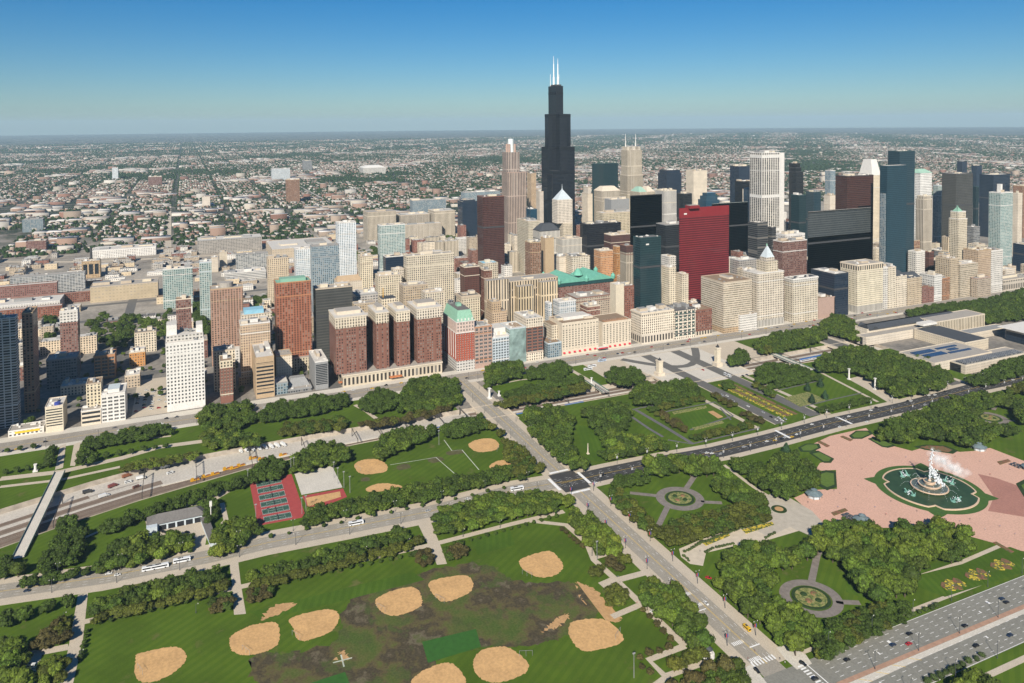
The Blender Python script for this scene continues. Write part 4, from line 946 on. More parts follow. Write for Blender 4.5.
# white hotel tower
T = tower('hotel', 'tall white hotel tower with a dense grid of square windows', 165.5, 204, 344.5, xf=-484, dp=34, f='white_grid', plainwalls='white', trim='white', roof='roof_l', pent=False, cat='hotel')
windows(T, 11, 17, .46, .46, z0=8, z1=T['h'] - 1.5, frame='white')
box_part(T, 'set_back_floor', 'lowwhite', T['x0'], T['x1'] - 7, T['y0'] + .5, T['y1'] - .5, T['h'] + .3, T['h'] + 7, 'roof_l')
box_part(T, 'corner_tower', 'white', T['x0'] + 2, T['x1'] - 12, T['y0'] + 1, T['y0'] + 12, T['h'] + 7, T['h'] + 19, 'roof_l')
box_part(T, 'corner_tower', 'white', T['x0'] + 2, T['x1'] - 12, T['y1'] - 8, T['y1'] - 1, T['h'] + 7, T['h'] + 16, 'roof_l')
for k in range(3): box_part(T, 'penthouse', 'grey', T['x0'] + 6 + k * 4, T['x0'] + 9 + k * 4, T['y0'] + 15 + k * 5, T['y0'] + 19 + k * 5, T['h'] + 7, T['h'] + 11)
T = tower('apartment_block', 'narrow dark brick block with a pale top floor and roof garden', 220, 232.5, 362, xf=-486, dp=24, f='brick', plainwalls='brick', trim='cream', roof='roof_b', cat='apartment block', crown=(7, 'cream'))
windows(T, 4, 9, .5, .5, z0=8, z1=T['h'] - 8, frame='cream')
T = tower('office_block', 'low cream block behind the narrow dark brick one', 213, 235, 352, xf=-530, dp=22, f='cream', roof='roof')
T = tower('office_block', 'tan office block striped by long window bands', 255.5, 274, 358.5, xf=-484, xl=250.5, f='tan_band', plainwalls='tan', trim='tan', roof='roof_l')
bands(T, 9, .45, z0=4, z1=T['h'] - 5)
tower('office_block', 'tan stone building with an L shaped terrace behind the tan striped block', 274, 292, 357, xf=-530, dp=26, f='stone_plain', trim='tan', roof='roof', pent=False)
tower('office_block', 'small blue grey glass front squeezed beside the tan striped block', 274.5, 288, 384, xf=-488, dp=26, f='blue_glass', roof='roof_l', pent=False)
T = tower('office_block', 'low pavilion with a grey pleated roof and a roof terrace', 288, 312, 391, xf=-486, dp=34, f='grey', roof='roof', pent=False)
hip(T, 'pleated_roof', 'grey', T['x0'], T['x1'] - 10, T['y0'] + 1, T['y1'] - 1, T['h'] + .3, T['h'] + 9, 7, 5)
T = tower('office_block', 'slim grey glass block striped by window bands south of the red brick hotel', 315, 328, 362.5, xf=-484, xl=309, f='grey_band', plainwalls='grey', trim='white', roof='roof_l')
bands(T, 12, .62, z0=6, z1=T['h'] - 3)
# ---- great brick hotel: four towers on a stone base
def brick_hotel():
    x1 = -478; y0 = -437; y1 = -306
    t = empty('hotel', (x1 - 30, (y0 + y1) / 2, 0), 'great brick hotel of four towers on a pale arcaded base facing the park', 'hotel')
    footprint(x1 - 70, x1, y0, y1)
    bz = on_x(344, 375.5, x1)[1]
    m = MB(); m.box(x1 - 68, x1, y0, y1, 0, bz, 0, 1); m.build('arcaded_base', [FM('arch'), CM('roof')], t)
    m = MB(); m.box(x1 - 69, x1 + .8, y0 - .8, y1 + .8, bz - 1.6, bz - .1, 0, bottom=True); m.build('base_cornice', CM('stone'), t)
    xf = x1 - 6
    cols = [(335.5, 366, 318), (376, 388.5, 313), (396.5, 409.5, 311.5), (417, 441.5, 309)]
    for i, (a, c, yt) in enumerate(cols):
        ya, h = on_x(a, yt, xf); yb, _ = on_x(c, yt, xf)
        m = MB(); m.box(xf - 46, xf, ya, yb, bz, h - 14, 0, 1); tw = m.build('tower', [FM('brick'), CM('roof')], t)
        m = MB(); m.box(xf - 46.3, xf + .3, ya - .3, yb + .3, h - 14, h, 0, 1); m.build('stone_crown', [FM('stone'), CM('roof')], tw) if False else m.build('stone_crown', [FM('stone'), CM('roof')], t)
        m = MB(); m.box(xf - 46.9, xf + .9, ya - .9, yb + .9, h - 1.6, h + .2, 0, 1, bottom=True); m.build('crown_cornice', [CM('stone'), CM('roof_l')], t)
        m = MB(); m.box(xf - 34, xf - 12, ya + 4, yb - 4, h + .2, h + 4.5, 0, 1); m.build('penthouse', [CM('stone'), CM('roof')], t)
        for k in range(2):
            m = MB(); yy = ya + (yb - ya) * (.3 + .4 * k); m.box(xf - .1, xf + .5, yy - 1.1, yy + 1.1, bz, h - 14); m.build('brick_pier', CM('brick'), t)
    ya, h = on_x(340, 322, xf - 44); yb, _ = on_x(440, 305, xf - 44)
    m = MB(); m.box(x1 - 68, x1 - 50, y0 + 6, y1 - 6, bz, h - 3, 0, 1); m.build('rear_range', [FM('brick'), CM('roof')], t)
    m = MB(); m.box(x1 - 68.4, x1 - 49.6, y0 + 5.6, y1 - 5.6, h - 3, h + 4, 0, 1); m.build('rear_crown', [FM('stone'), CM('roof_l')], t)
    yc, zt = on_x(388, 297.5, x1 - 62)
    m = MB(); m.box(x1 - 74, x1 - 56, yc - 10, yc + 10, h + 4, zt, 0, 1); m.build('roof_temple', [FM('stone'), CM('slate')], t)
    m = MB(); m.cone(x1 - 65, yc - 6, zt, zt + 13, .7, .5, 6); m.build('roof_mast', plain('yellow_mast', (.55, .3, .03), .6), t)
    m = MB(); m.box(x1 + .05, x1 + 5, (y0 + y1) / 2 - 6, (y0 + y1) / 2 + 10, 5, 6.2, 0, bottom=True); m.build('entrance_canopy', plain('orange_canopy', (.45, .16, .06), .7), t)
    m = MB(); m.box(x1 - 9, x1 - 4, y0 - 4.5, y0 - .1, 5, 6, 0, bottom=True); m.build('side_canopy', plain('orange_canopy', (.45, .16, .06), .7), t)
brick_hotel()
# ---- green mansard hotel
def mansard_hotel():
    x1 = -474; y0, h = on_x(456.5, 322, x1); y1, _ = on_x(474, 320, x1); x0 = on_y(443.5, 318, y0)[0]
    T = dict(x0=x0, x1=x1, y0=y0, y1=y1, h=h)
    t = empty('hotel', ((x0 + x1) / 2, (y0 + y1) / 2, 0), 'red brick hotel with white trim and a pale green mansard roof', 'hotel'); T['t'] = t
    footprint(x0, x1, y0, y1)
    m = MB(); m.box(x0 - .4, x1 + .4, y0 - .4, y1 + .4, 0, 14, 0, 1); m.build('white_base', [FM('lowwhite'), CM('white')], t)
    m = MB(); m.box(x0, x1, y0, y1, 14, h - 15, 0); m.build('walls', plain('orange_red_brick', (.34, .075, .038), .85, .14, .3), t)
    m = MB(); m.box(x0 - .3, x1 + .3, y0 - .3, y1 + .3, h - 15, h, 0); m.build('white_upper_floors', plain('pink_white_trim', (.52, .40, .34), .8, .15, .4), t)
    m = MB(); m.box(x0 - 1, x1 + 1, y0 - 1, y1 + 1, h - 1, h, 0, bottom=True); m.build('cornice', CM('white'), t)
    m = MB(); m.box(x0 - .8, x1 + .8, y0 - .8, y1 + .8, h - 16, h - 15, 0, bottom=True); m.build('belt_course', CM('white'), t)
    _, zt = on_x(457, 310.5, x1 - 5); hip(T, 'mansard_roof', 'mint', x0, x1, y0, y1, h, zt, 4, 3.5)
    m = MB(); m.box(x0 + 4.5, x1 - 4.5, y0 + 4, y1 - 4, zt, zt + .6, 0); m.build('roof_terrace', CM('roof_d'), t)
    box_part(T, 'penthouse', 'mint', (x0 + x1) / 2 - 4, (x0 + x1) / 2 + 4, (y0 + y1) / 2 - 3, (y0 + y1) / 2 + 3, zt + .6, zt + 4.5)
    box_part(T, 'penthouse', 'grey', x0 + 6, x0 + 12, y0 + 5, y0 + 11, zt + .6, zt + 4.5)
    windows(T, 7, 12, .42, .52, z0=15, z1=h - 16, frame='white')
    windows(T, 6, 3, .4, .55, z0=h - 14.5, z1=h - 1, frame='white', name='upper_window', x=x1 + .3)
    for k in range(5):
        yy = y0 + (y1 - y0) * (k + .5) / 5; m = MB(); m.box(x1 - 3, x1 - .2, yy - .9, yy + .9, h, h + 3.4); m.build('dormer', CM('white'), t)
    for k in range(6):
        xx = x0 + (x1 - x0) * (k + .5) / 6; m = MB(); m.box(xx - 1.2, xx + 1.2, y0 - .35, y0 - .02, 16, h - 16, 0, bottom=True); m.build('white_pilaster', CM('white'), t)
mansard_hotel()
T = tower('office_block', 'pink brick block with white window bays beside the green mansard hotel', 474.5, 492, 328, xf=-474, dp=30, f='lowred', plainwalls='pink', trim='brick_o', roof='roof_l')
windows(T, 4, 9, .66, .5, z0=6, z1=T['h'] - 5, frame='white')
windows(T, 4, 1, .5, .8, z0=T['h'] - 5, z1=T['h'] - .6, frame='white', name='top_window')
T = tower('office_block', 'pale blue white block with a grid of square windows and a tiered roof', 492.5, 509, 338, xf=-474, dp=34, f='pale_glass', plainwalls='pale_blue', trim='white', roof='roof_l')
windows(T, 6, 9, .62, .58, z0=4, frame='pale_blue')
box_part(T, 'upper_tier', 'white', T['x0'], T['x1'] - 10, T['y0'] + 1, T['y1'] - 1, T['h'] + .3, T['h'] + 10, 'roof_l')
T = tower('institute', 'faceted pale green glass front between the blue white block and the brick one', 509.3, 526, 329.5, xf=-474, dp=34, f='green_glass', trim='pale_blue', roof='roof_l', pent=False, cat='institute')
# folded glass facets proud of the front
m = MB(); r_ = random.Random(3); ny, nz = 5, 6; P_ = {}
for i in range(ny + 1):
    for j in range(nz + 1): P_[i, j] = (T['x1'] + .1 + (r_.uniform(.2, 2.0) if 0 < i < ny and 0 < j else .1), T['y0'] + (T['y1'] - T['y0']) * i / ny, T['h'] * j / nz)
for i in range(ny):
    for j in range(nz):
        m.face([P_[i, j], P_[i + 1, j], P_[i + 1, j + 1]]); m.face([P_[i, j], P_[i + 1, j + 1], P_[i, j + 1]])
m.build('glass_facets', plain('pale_green_glass', (.20, .27, .25), .08, .3, .12, spec=.8), T['t'])
box_part(T, 'planted_terrace', 'tan', T['x0'] + 6, T['x1'] - 8, T['y0'] + 8, T['y1'] - 3, T['h'] + .3, T['h'] + .8)
T = tower('office_block', 'maroon brick block with pale stone top and bottom floors', 526.5, 543, 319.5, xf=-474, dp=44, f='brick', plainwalls='brick', trim='stone', roof='roof_l', crown=(12, 'stone'), podium=(11, .3, 'stone'))
windows(T, 3, 8, .74, .5, z0=12, z1=T['h'] - 12.5, frame='grey')
T = tower('office_block', 'small blue white block on narrow stilts behind the maroon brick one', 545, 552, 304, xf=-520, dp=12, f='pale_glass', trim='white', roof='roof_l', pent=False)
# ---- wide cream hotel with red awnings
T = tower('hotel', 'wide cream hotel with a row of red awnings along the avenue', 562, 598.5, 324, xf=-474, dp=42, f='stone', plainwalls='stone', trim='stone', roof='roof_b', cat='hotel')
windows(T, 12, 11, .42, .52, z0=8, z1=T['h'] - 2, frame='cream')
t = T['t']; HX = T
ya = T['y1']; yb = ya + 7; ye, h2 = on_x(631, 319.5, -474)
box_part(T, 'recessed_link', 'stone', T['x0'], T['x1'] - 10, ya, yb, 0, T['h'] - 8, 'roof_b')
m = MB(); m.box(T['x0'], T['x1'], yb, ye, 0, h2, 0, 1); m.build('north_wing', [CM('stone'), CM('roof_b')], t)
windows(dict(T, y0=yb, y1=ye, h=h2), 9, 11, .42, .52, z0=8, z1=h2 - 2, frame='cream', name='wing_window')
roof_part(t, T['x0'], T['x1'], yb, ye, h2, 'stone', 'roof_b', name='wing_roof')
box_part(T, 'roof_house', 'white', T['x0'] + 8, T['x1'] - 14, T['y0'] + 10, T['y1'] - 8, T['h'] + .3, T['h'] + 5, 'roof_l')
box_part(T, 'red_roof_beds', 'brick_o', T['x1'] - 12, T['x1'] - 4, yb + 6, ye - 4, h2 + .3, h2 + 1.3)
box_part(T, 'side_wing', 'stone', T['x0'] + 2, T['x1'] - 14, T['y0'] - 9, T['y0'], 0, T['h'] - 4, 'roof_b')
RED = plain('red_awning', (.5, .02, .04), .7)
for k in range(14):
    yy = T['y0'] + 3 + k * (ye - T['y0'] - 6) / 13
    if abs(yy - (ya + 6)) < 7: continue
    m = MB(); m.face([(T['x1'] + .1, yy - 1.7, 5.2), (T['x1'] + 1.9, yy - 1.7, 3.6), (T['x1'] + 1.9, yy + 1.7, 3.6), (T['x1'] + .1, yy + 1.7, 5.2)]); m.box(T['x1'] + .1, T['x1'] + 1.9, yy - 1.7, yy + 1.7, 3.3, 3.6, 0, bottom=True); m.build('awning', RED, t)
m = MB(); m.box(T['x1'] + .1, T['x1'] + 7, ya - 4, ya + 12, 4.6, 5.8, 0, bottom=True); m.build('entrance_canopy', CM('white'), t)
m = MB(); m.box(T['x1'] + 7, T['x1'] + 7.3, ya - 4, ya + 12, 4.5, 6.0, 0, bottom=True); m.build('canopy_edge', RED, t)
T = tower('annex', 'low teal glass annex with a brown roof at the corner of the cream hotel', 548, 561.5, 344, xf=-474, dp=30, f='blue_glass', trim='pale_blue', roof='roof_b', pent=False, cat='annex')
T = tower('theatre_block', 'cream arcaded block with white roof beds north of the cream hotel', 641.5, 674, 314, xf=-472, xl=631, f='stone', trim='stone', roof='roof_l', cat='theatre', podium=(15, .3, 'arch'), cornice=2)
tower('roof_tower', 'cream wall tower with a dark painted vine behind the cream hotel', 610, 624, 286, xf=-560, dp=18, f='stone_plain', plainwalls='cream', trim='cream', roof='roof_l', cat='building')
tower('office_block', 'brick block with long grey roofs behind the cream hotel', 565, 612, 300, xf=-610, dp=40, f='lowtan', roof='roof', trim='brick')
tower('office_block', 'dark brick block with roof tanks behind the cream hotel', 580, 600, 308, xf=-560, dp=24, f='brick', roof='roof')
tower('office_block', 'rusty brick block beside the vine wall tower', 612, 634, 288, xf=-590, dp=24, f='lowred', roof='roof')
tower('office_block', 'pale blue white block behind the maroon brick block', 553, 576, 303, xf=-545, dp=20, f='pale_glass', trim='white', roof='roof_l')
T = tower('office_block', 'narrow block with green painted bays and a dark roof', 674.5, 695.5, 311, xf=-470, dp=34, f='stone', trim='slate', roof='roof_d')
windows(T, 5, 7, .6, .55, z0=4, frame='copper')
T = tower('office_block', 'red brick block with arched ground floor left of the banded office block', 696, 712, 311, xf=-470, dp=30, f='lowred', trim='brick', roof='roof_b', podium=(8, .2, 'arch'))
T = tower('office_block', 'square beige office block lined by fine window bands', 723.5, 752, 283, xf=-466, xl=701, f='bands', trim='beige', roof='roof_b', podium=(8, .3, 'tan'))
tower('office_block', 'slim cream front with a dark slot between the banded block and the peaked tower', 752.5, 757.5, 281, xf=-490, dp=26, f='stone', roof='roof')
T = tower('office_tower', 'white stone tower with a pointed pyramid top and beacon', 757.5, 784, 274, xf=-468, dp=34, f='stone', trim='white', roof='roof_l', pent=False, podium=(12, .3, 'white_v2'))
ya, z1 = on_x(756.5, 259, -494); yb, _ = on_x(778, 259, -471)
box_part(T, 'upper_shaft', 'stone', -494, -471, ya, yb, T['h'], z1, 'roof')
box_part(T, 'lantern_storey', 'stone', -490, -475, ya + 3.5, yb - 3.5, z1, z1 + 5, 'roof')
_, z2 = on_x(768, 246, -480); hip(T, 'pyramid_top', 'pale_blue', -490, -475, ya + 4, yb - 4, z1 + 5, z2, 6.9, (yb - ya) / 2 - 4.6)
m = MB(); m.cone(-483.5, (ya + yb) / 2, z2, z2 + 3.5, 1.3, .9, 8); m.build('beacon', CM('copper'), T['t'])
T = tower('office_block', 'white glazed office block with a row of round windows under a dark roof', 793, 818, 279.5, xf=-466, xl=784.5, f='cream', trim='white', roof='slate', crown=(6, 'lowwhite'), cornice=1.5)
tower('music_hall', 'small pink stone hall with one tall arched opening', 818.5, 835, 299, xf=-466, dp=30, f='stone_plain', plainwalls='pink', trim='pink', roof='roof_b', cat='concert hall')
T = tower('office_block', 'dark navy glass block with white roof plant on the avenue', 834.5, 848.5, 274.5, xf=-466, xl=811, f='navy', trim='slate', roof='roof_l')
T = tower('office_block', 'large greenish cream block with a colonnade under its eaves', 857.5, 883, 265.5, xf=-464, xl=840.5, f='cream_fine', trim='stone', roof='roof', crown=(9, 'arch'), cornice=1.5, podium=(13, .3, 'white_v2'))
LBL = [('thin white brick front right of the colonnaded block', 883.3, 888, 268, 'lowwhite', 'white'), ('cream front with pale window bands right of the thin white one', 888.3, 896, 268, 'cream', 'stone'),
       ('cream gabled front in the avenue row', 896.3, 907, 277, 'stone', 'stone'), ('clubhouse with tan top arcade and slate roof', 907.3, 922, 279, 'beige', 'beige'),
       ('low maroon front squeezed between two cream ones', 922.3, 928, 287, 'lowred', 'brick'), ('maroon front with white top floor beside the low maroon one', 928.3, 934, 288, 'lowred', 'brick'),
       ('white gridded front between maroon and brown ones', 934.3, 942, 276, 'white_grid', 'white'), ('brown tan front with orange cornice', 942.3, 950, 279, 'brown_tower', 'brick_o'),
       ('slender tan tower standing in the avenue row', 950.3, 959, 259, 'beige', 'beige'), ('banded tan corner block with stepped roof', 960.3, 978, 265, 'bands', 'beige'),
       ('wide brownish slab in the avenue row', 978.3, 991, 251, 'tan', 'tan'), ('bright white block with small windows at the right', 991.3, 1003, 251, 'lowwhite', 'white'),
       ('arched grey stone cultural hall at the right edge', 1003.5, 1050, 281, 'arch', 'stone')]
for lb, a, c, yt, f, tr in LBL:
    T = tower('office_block', lb, a, c, yt, xf=-466, dp=30, f=f, trim=tr, roof=rnd.choice(['roof', 'roof_l', 'roof_b']))
    if 'gabled' in lb or 'clubhouse' in lb:
        hip(T, 'slate_roof', 'slate', T['x0'], T['x1'] - 2, T['y0'], T['y1'], T['h'], T['h'] + 8, 12, 3)
tower('office_block', 'low pink front before the wide brownish slab', 977, 991, 279, xf=-452, dp=12, f='lowtan', trim='pink', roof='roof')
MORE = [('tan stone shaft behind the slender tan tower', 942, 955, 238, -580, 'beige_v', 'beige'), ('cream block under the green pyramid tower', 925, 943, 262, -540, 'cream', 'cream'), ('white block with stepped bays right of the dark glass tower', 908, 925, 253, -520, 'lowwhite', 'white'),
        ('dark slot block behind the maroon fronts', 925, 934, 253, -530, 'brick_d', 'brick'), ('tan block with a blank olive side', 938, 950, 255, -505, 'stone_plain', 'tan'), ('grey block right of the green pyramid tower', 967, 980, 228, -600, 'grey', 'grey'),
        ('cream block behind the bright white one', 968, 985, 246, -520, 'cream', 'stone'), ('beige block beneath the pale green glass tower', 1003, 1016, 268, -520, 'beige', 'beige'), ('brown roofed block at the foot of the dark glass tower', 905, 920, 242, -640, 'brown_tower', 'tan'),
        ('red brown grand hotel with a white attic behind the peaked tower', 773, 807, 243, -560, 'brick', 'white'), ('cream attic block on the grand hotel', 776, 805, 236, -580, 'lowwhite', 'white'), ('grey low roofs right of the red tower', 730, 757, 262, -590, 'lowgrey', 'grey'), ('cream low block with tanks beside the red tower', 737, 757, 272, -530, 'cream', 'cream'),
        ('small cream shop row before the peaked tower', 740, 757, 316, -462, 'lowwhite', 'white')]
for lb, a, c, yt, xf, f, tr in MORE:
    tower('office_block', lb, a, c, yt, xf=xf, dp=24, f=f, trim=tr, roof=rnd.choice(['roof', 'roof_l', 'roof_b']))
# far landmarks and long halls
FARL = [('long beige post office with stepped blocks', 428, 455, 212, -1620, 60, 'stone_v', 'post office'), ('low middle range of the post office', 395, 430, 216, -1650, 60, 'stone_v', 'post office'), ('tall left block of the post office', 363, 396, 213, -1640, 60, 'stone_v', 'post office'), ('foreground ledge of the post office', 398, 442, 226, -1590, 30, 'stone_v', 'post office'),
        ('slim brown university tower standing alone far left', 286, 299.5, 180, 203.5, 24, 'brown_tower', 'university tower'), ('round roofed white arena far away', 363, 386, 168, 174, 120, 'lowwhite', 'arena'), ('grey double tower beyond the expressway', 303, 312, 161, 171, 40, 'grey', 'hospital'),
        ('white glassy hospital block far left', 272, 290, 169, 180, 60, 'pale_glass', 'hospital'), ('pink brown brick block beyond the trees', 148, 162, 177, 186, 50, 'brick', 'hospital'), ('blue white tower far left', 112, 118, 168, 180, 30, 'pale_glass', 'hospital'),
        ('beige twin slab beside far trees', 202, 210, 197, 208, 20, 'stone_plain', 'apartment block'), ('long grey rail warehouse with a white roof', 197.5, 262, 241, 252, 60, 'lowgrey', 'warehouse'), ('curved beige apartment crescent', 236, 268, 255, 268, 20, 'condo', 'apartment block'),
        ('beige blank twin block with dark gap, left', 211, 218, 258, 272, 24, 'stone_plain', 'apartment block'), ('beige blank twin block with dark gap, right', 219.5, 227, 252.5, 268, 24, 'stone_plain', 'apartment block'), ('great flat roofed sorting hall', 272, 336, 250, 259, 150, 'warehouse', 'warehouse'),
        ('tan power house with three tall windows', 81.5, 100, 262, 278, 24, 'tan', 'power house'), ('wide cream sheds with white panels by the rail line', 90, 158, 288, 300, 44, 'warehouse', 'warehouse'), ('brick apartment row with grey bays, front row', -20, 57, 289, 302, 16, 'lowred', 'apartment block'), ('brick apartment row with grey bays, rear row', 10, 85, 278, 294, 16, 'condo', 'apartment block'),
        ('maroon shed wall below the brick row', 4, 90, 299, 305, 6, 'lowred', 'shed'), ('white flat roofed store with green roof beds', -20, 60, 308, 314, 60, 'lowwhite', 'store'), ('orange brick store front under the white roof', -20, 62, 313, 320, 12, 'lowred', 'store'),
        ('teal grey block with dark side far left', 22, 43, 220, 232, 30, 'blue_glass', 'office'), ('low white roofs along the rail yard', 92, 156, 251, 257, 60, 'lowwhite', 'warehouse'), ('brick block with black side in the yards', 26, 46, 242, 252, 40, 'lowred', 'warehouse'),
        ('grey glass wide block beyond the post office', 410, 446, 201, -1850, 30, 'blue_glass', 'office'), ('white low block by the river bridge', 455, 473, 239, -1330, 20, 'lowwhite', 'office'), ('pale concrete slab beside the navy slab', 504, 512, 178, -1500, 30, 'stone_plain', 'office tower'), ('tan tower left of the tallest black tower', 527, 536, 174, -1560, 30, 'tan', 'office tower'), ('white narrow slab left of the tallest black tower', 536, 543.5, 192, -1330, 26, 'stone_plain', 'office tower'),
        ('blue glass low block left of the limestone tower', 526, 537, 210, -1180, 26, 'blue', 'office'), ('low wide parking deck with cars on top', 225, 266, 274, 280, 40, 'pale_band', 'parking garage'), ('cream church like gabled block', 334, 362, 283, -760, 28, 'stone_plain', 'church'), ('low cream block row behind the orange mast', 375, 402, 277, -720, 24, 'cream', 'office'), ('long loft block with a grey roof and red frames', 399, 428, 287, -640, 26, 'lowtan', 'office'),
        ('cream gridded loft block behind the brick hotel', 421, 444, 294, -600, 22, 'cream', 'office'), ('low dark roofed row behind the black slab', 352, 378, 296, -610, 30, 'lowgrey', 'office'), ('cream loft right of the black slab', 352, 375, 305, -570, 16, 'lowtan', 'office')]
CATF = {}
for lb, a, c, yt, xf, dp, f, cat in FARL:
    T = tower(cat.replace(' ', '_'), lb, a, c, yt, xf=xf if xf < 0 else None, yb=xf if xf > 0 else None, dp=dp, f=f, cat=cat, roof=rnd.choice(['roof', 'roof_l', 'roof_l']), pent=dp > 20)
    if 'power house' in cat:
        for k in range(3):
            w_ = (T['y1'] - T['y0']); m = MB(); m.box(T['x1'], T['x1'] + .2, T['y0'] + w_ * (.08 + .31 * k), T['y0'] + w_ * (.3 + .31 * k), 8, T['h'] - 6, 0, bottom=True); m.build('tall_window', GLASS, T['t'])
        m = MB(); m.cone(T['x0'] - 8, T['y1'] - 20, 0, T['h'] + 26, 3.2, 2.2, 12); m.build('chimney', CM('dark'), T['t'])
    if 'arena' in cat: hip(T, 'arena_roof', 'white', T['x0'], T['x1'], T['y0'], T['y1'], T['h'], T['h'] + 14, 30, 35)
    if 'church' in cat: hip(T, 'gable_roof', 'tan', T['x0'], T['x1'], T['y0'], T['y1'], T['h'], T['h'] + 8, 13, 3)
# red tiled shed wall etc are low; the museum group over the railway
def museum():
    def blk(name, label, corners, h, f, roof, cat='museum', parts=()):
        t = empty(name, (*G(*corners[0]), 0), label, cat); P_ = GP(corners)
        xs = [p[0] for p in P_]; ys = [p[1] for p in P_]
        T = dict(x0=min(xs), x1=max(xs), y0=min(ys), y1=max(ys), h=h, t=t); footprint(T['x0'], T['x1'], T['y0'], T['y1'])
        m = MB(); m.box(T['x0'], T['x1'], T['y0'], T['y1'], -4 if 'railway' in label else 0, h, 0, 1); m.build('walls', [FM(f), CM(roof)], t)
        roof_part(t, T['x0'], T['x1'], T['y0'], T['y1'], h, 'stone', roof); return T
    T = blk('museum_wing', 'museum main hall with dark hipped roofs and a pale roof court', [(864, 340), (925, 331), (945, 322)], 17, 'stone_plain', 'roof_l')
    w_ = T['y1'] - T['y0']; 
    hip(T, 'dark_roof', 'slate', T['x0'], T['x0'] + 26, T['y0'] + 2, T['y1'] - 2, 17.3, 22, 11, 6); hip(T, 'dark_roof', 'slate', T['x1'] - 20, T['x1'], T['y0'] + 2, T['y1'] - 2, 17.3, 22, 8, 6)
    hip(T, 'dark_roof', 'slate', T['x0'] + 26, T['x1'] - 20, T['y0'] + 2, T['y0'] + 20, 17.3, 22, 2, 8)
    box_part(T, 'roof_lantern', 'white', T['x0'] + 34, T['x0'] + 46, T['y0'] + w_ * .45, T['y0'] + w_ * .6, 17.3, 21)
    T = blk('museum_wing', 'museum gallery bridge with a black slatted roof over the railway', [(915, 338), (965, 353), (958, 340)], 14, 'stone_plain', 'slate')
    T = blk('museum_wing', 'ribbed windowless museum building with a flat roof', [(928, 333), (966, 330), (966, 322)], 20, 'stone_v', 'roof')
    T = blk('museum_wing', 'blank pale museum wall with one tall dark opening', [(866, 346), (914, 337), (914, 333)], 12, 'stone_plain', 'roof')
    m = MB(); yy = (T['y0'] + T['y1']) / 2; m.box((T['x0'] + T['x1']) / 2 - 2.5, (T['x0'] + T['x1']) / 2 + 2.5, T['y0'] - .2, T['y0'], .5, 11, 0, bottom=True); m.build('tall_opening', GLASS, T['t'])
    T = blk('museum_wing', 'flat museum building with blue skylights in its roof', [(899, 361), (938, 372), (975, 356)], 12, 'stone_plain', 'roof')
    a, c = T['y1'] - T['y0'], T['x1'] - T['x0']
    for u0, u1, v0, v1 in ((.08, .42, .12, .30), (.12, .46, .38, .56), (.5, .85, .14, .22), (.6, .75, .3, .42), (.5, .88, .5, .58)):
        m = MB(); m.box(T['x1'] - c * .94 + c * v0, T['x1'] - c * .94 + c * v1, T['y0'] + a * u0, T['y0'] + a * u1, 12.3, 13.4, 0); m.build('skylight', plain('blue_skylight', (.012, .035, .09), .15, .2, .3, spec=.7), T['t'])
    T = blk('art_school', 'sand coloured art school with grey stepped roofs beside the dark avenue', [(964, 374), (1014, 364), (1005, 355)], 11, 'stone_plain', 'roof', 'art school')
    box_part(T, 'grey_roof', 'grey', T['x1'] - 16, T['x1'] - 3, T['y0'] + 4, T['y1'] - 4, 11.3, 13)
    box_part(T, 'dark_end', 'black', T['x1'] - 22, T['x1'] - 6, T['y0'] - .3, T['y0'], 0, 10.5)
    T = blk('museum_wing', 'modern museum wing under a thin white flying roof at the right edge', [(1006, 340), (1060, 345), (1060, 330)], 15, 'navy', 'roof_l')
    m = MB(); m.box(T['x0'] - 8, T['x1'] + 6, T['y0'] - 8, T['y1'] + 4, 19, 20, 0, bottom=True); m.build('flying_roof', CM('white'), T['t'])
    for u in (.05, .35, .65, .95):
        for x in (T['x0'] - 5, T['x1'] + 3):
            m = MB(); m.cone(x, T['y0'] + (T['y1'] - T['y0']) * u, 0, 19, .4, .3, 6); m.build('column', CM('white'), T['t'])
    T = blk('museum_wing', 'low grey roofed connector before the flying roof', [(958, 342), (1003, 334), (996, 330)], 9, 'stone_plain', 'grey')
museum()
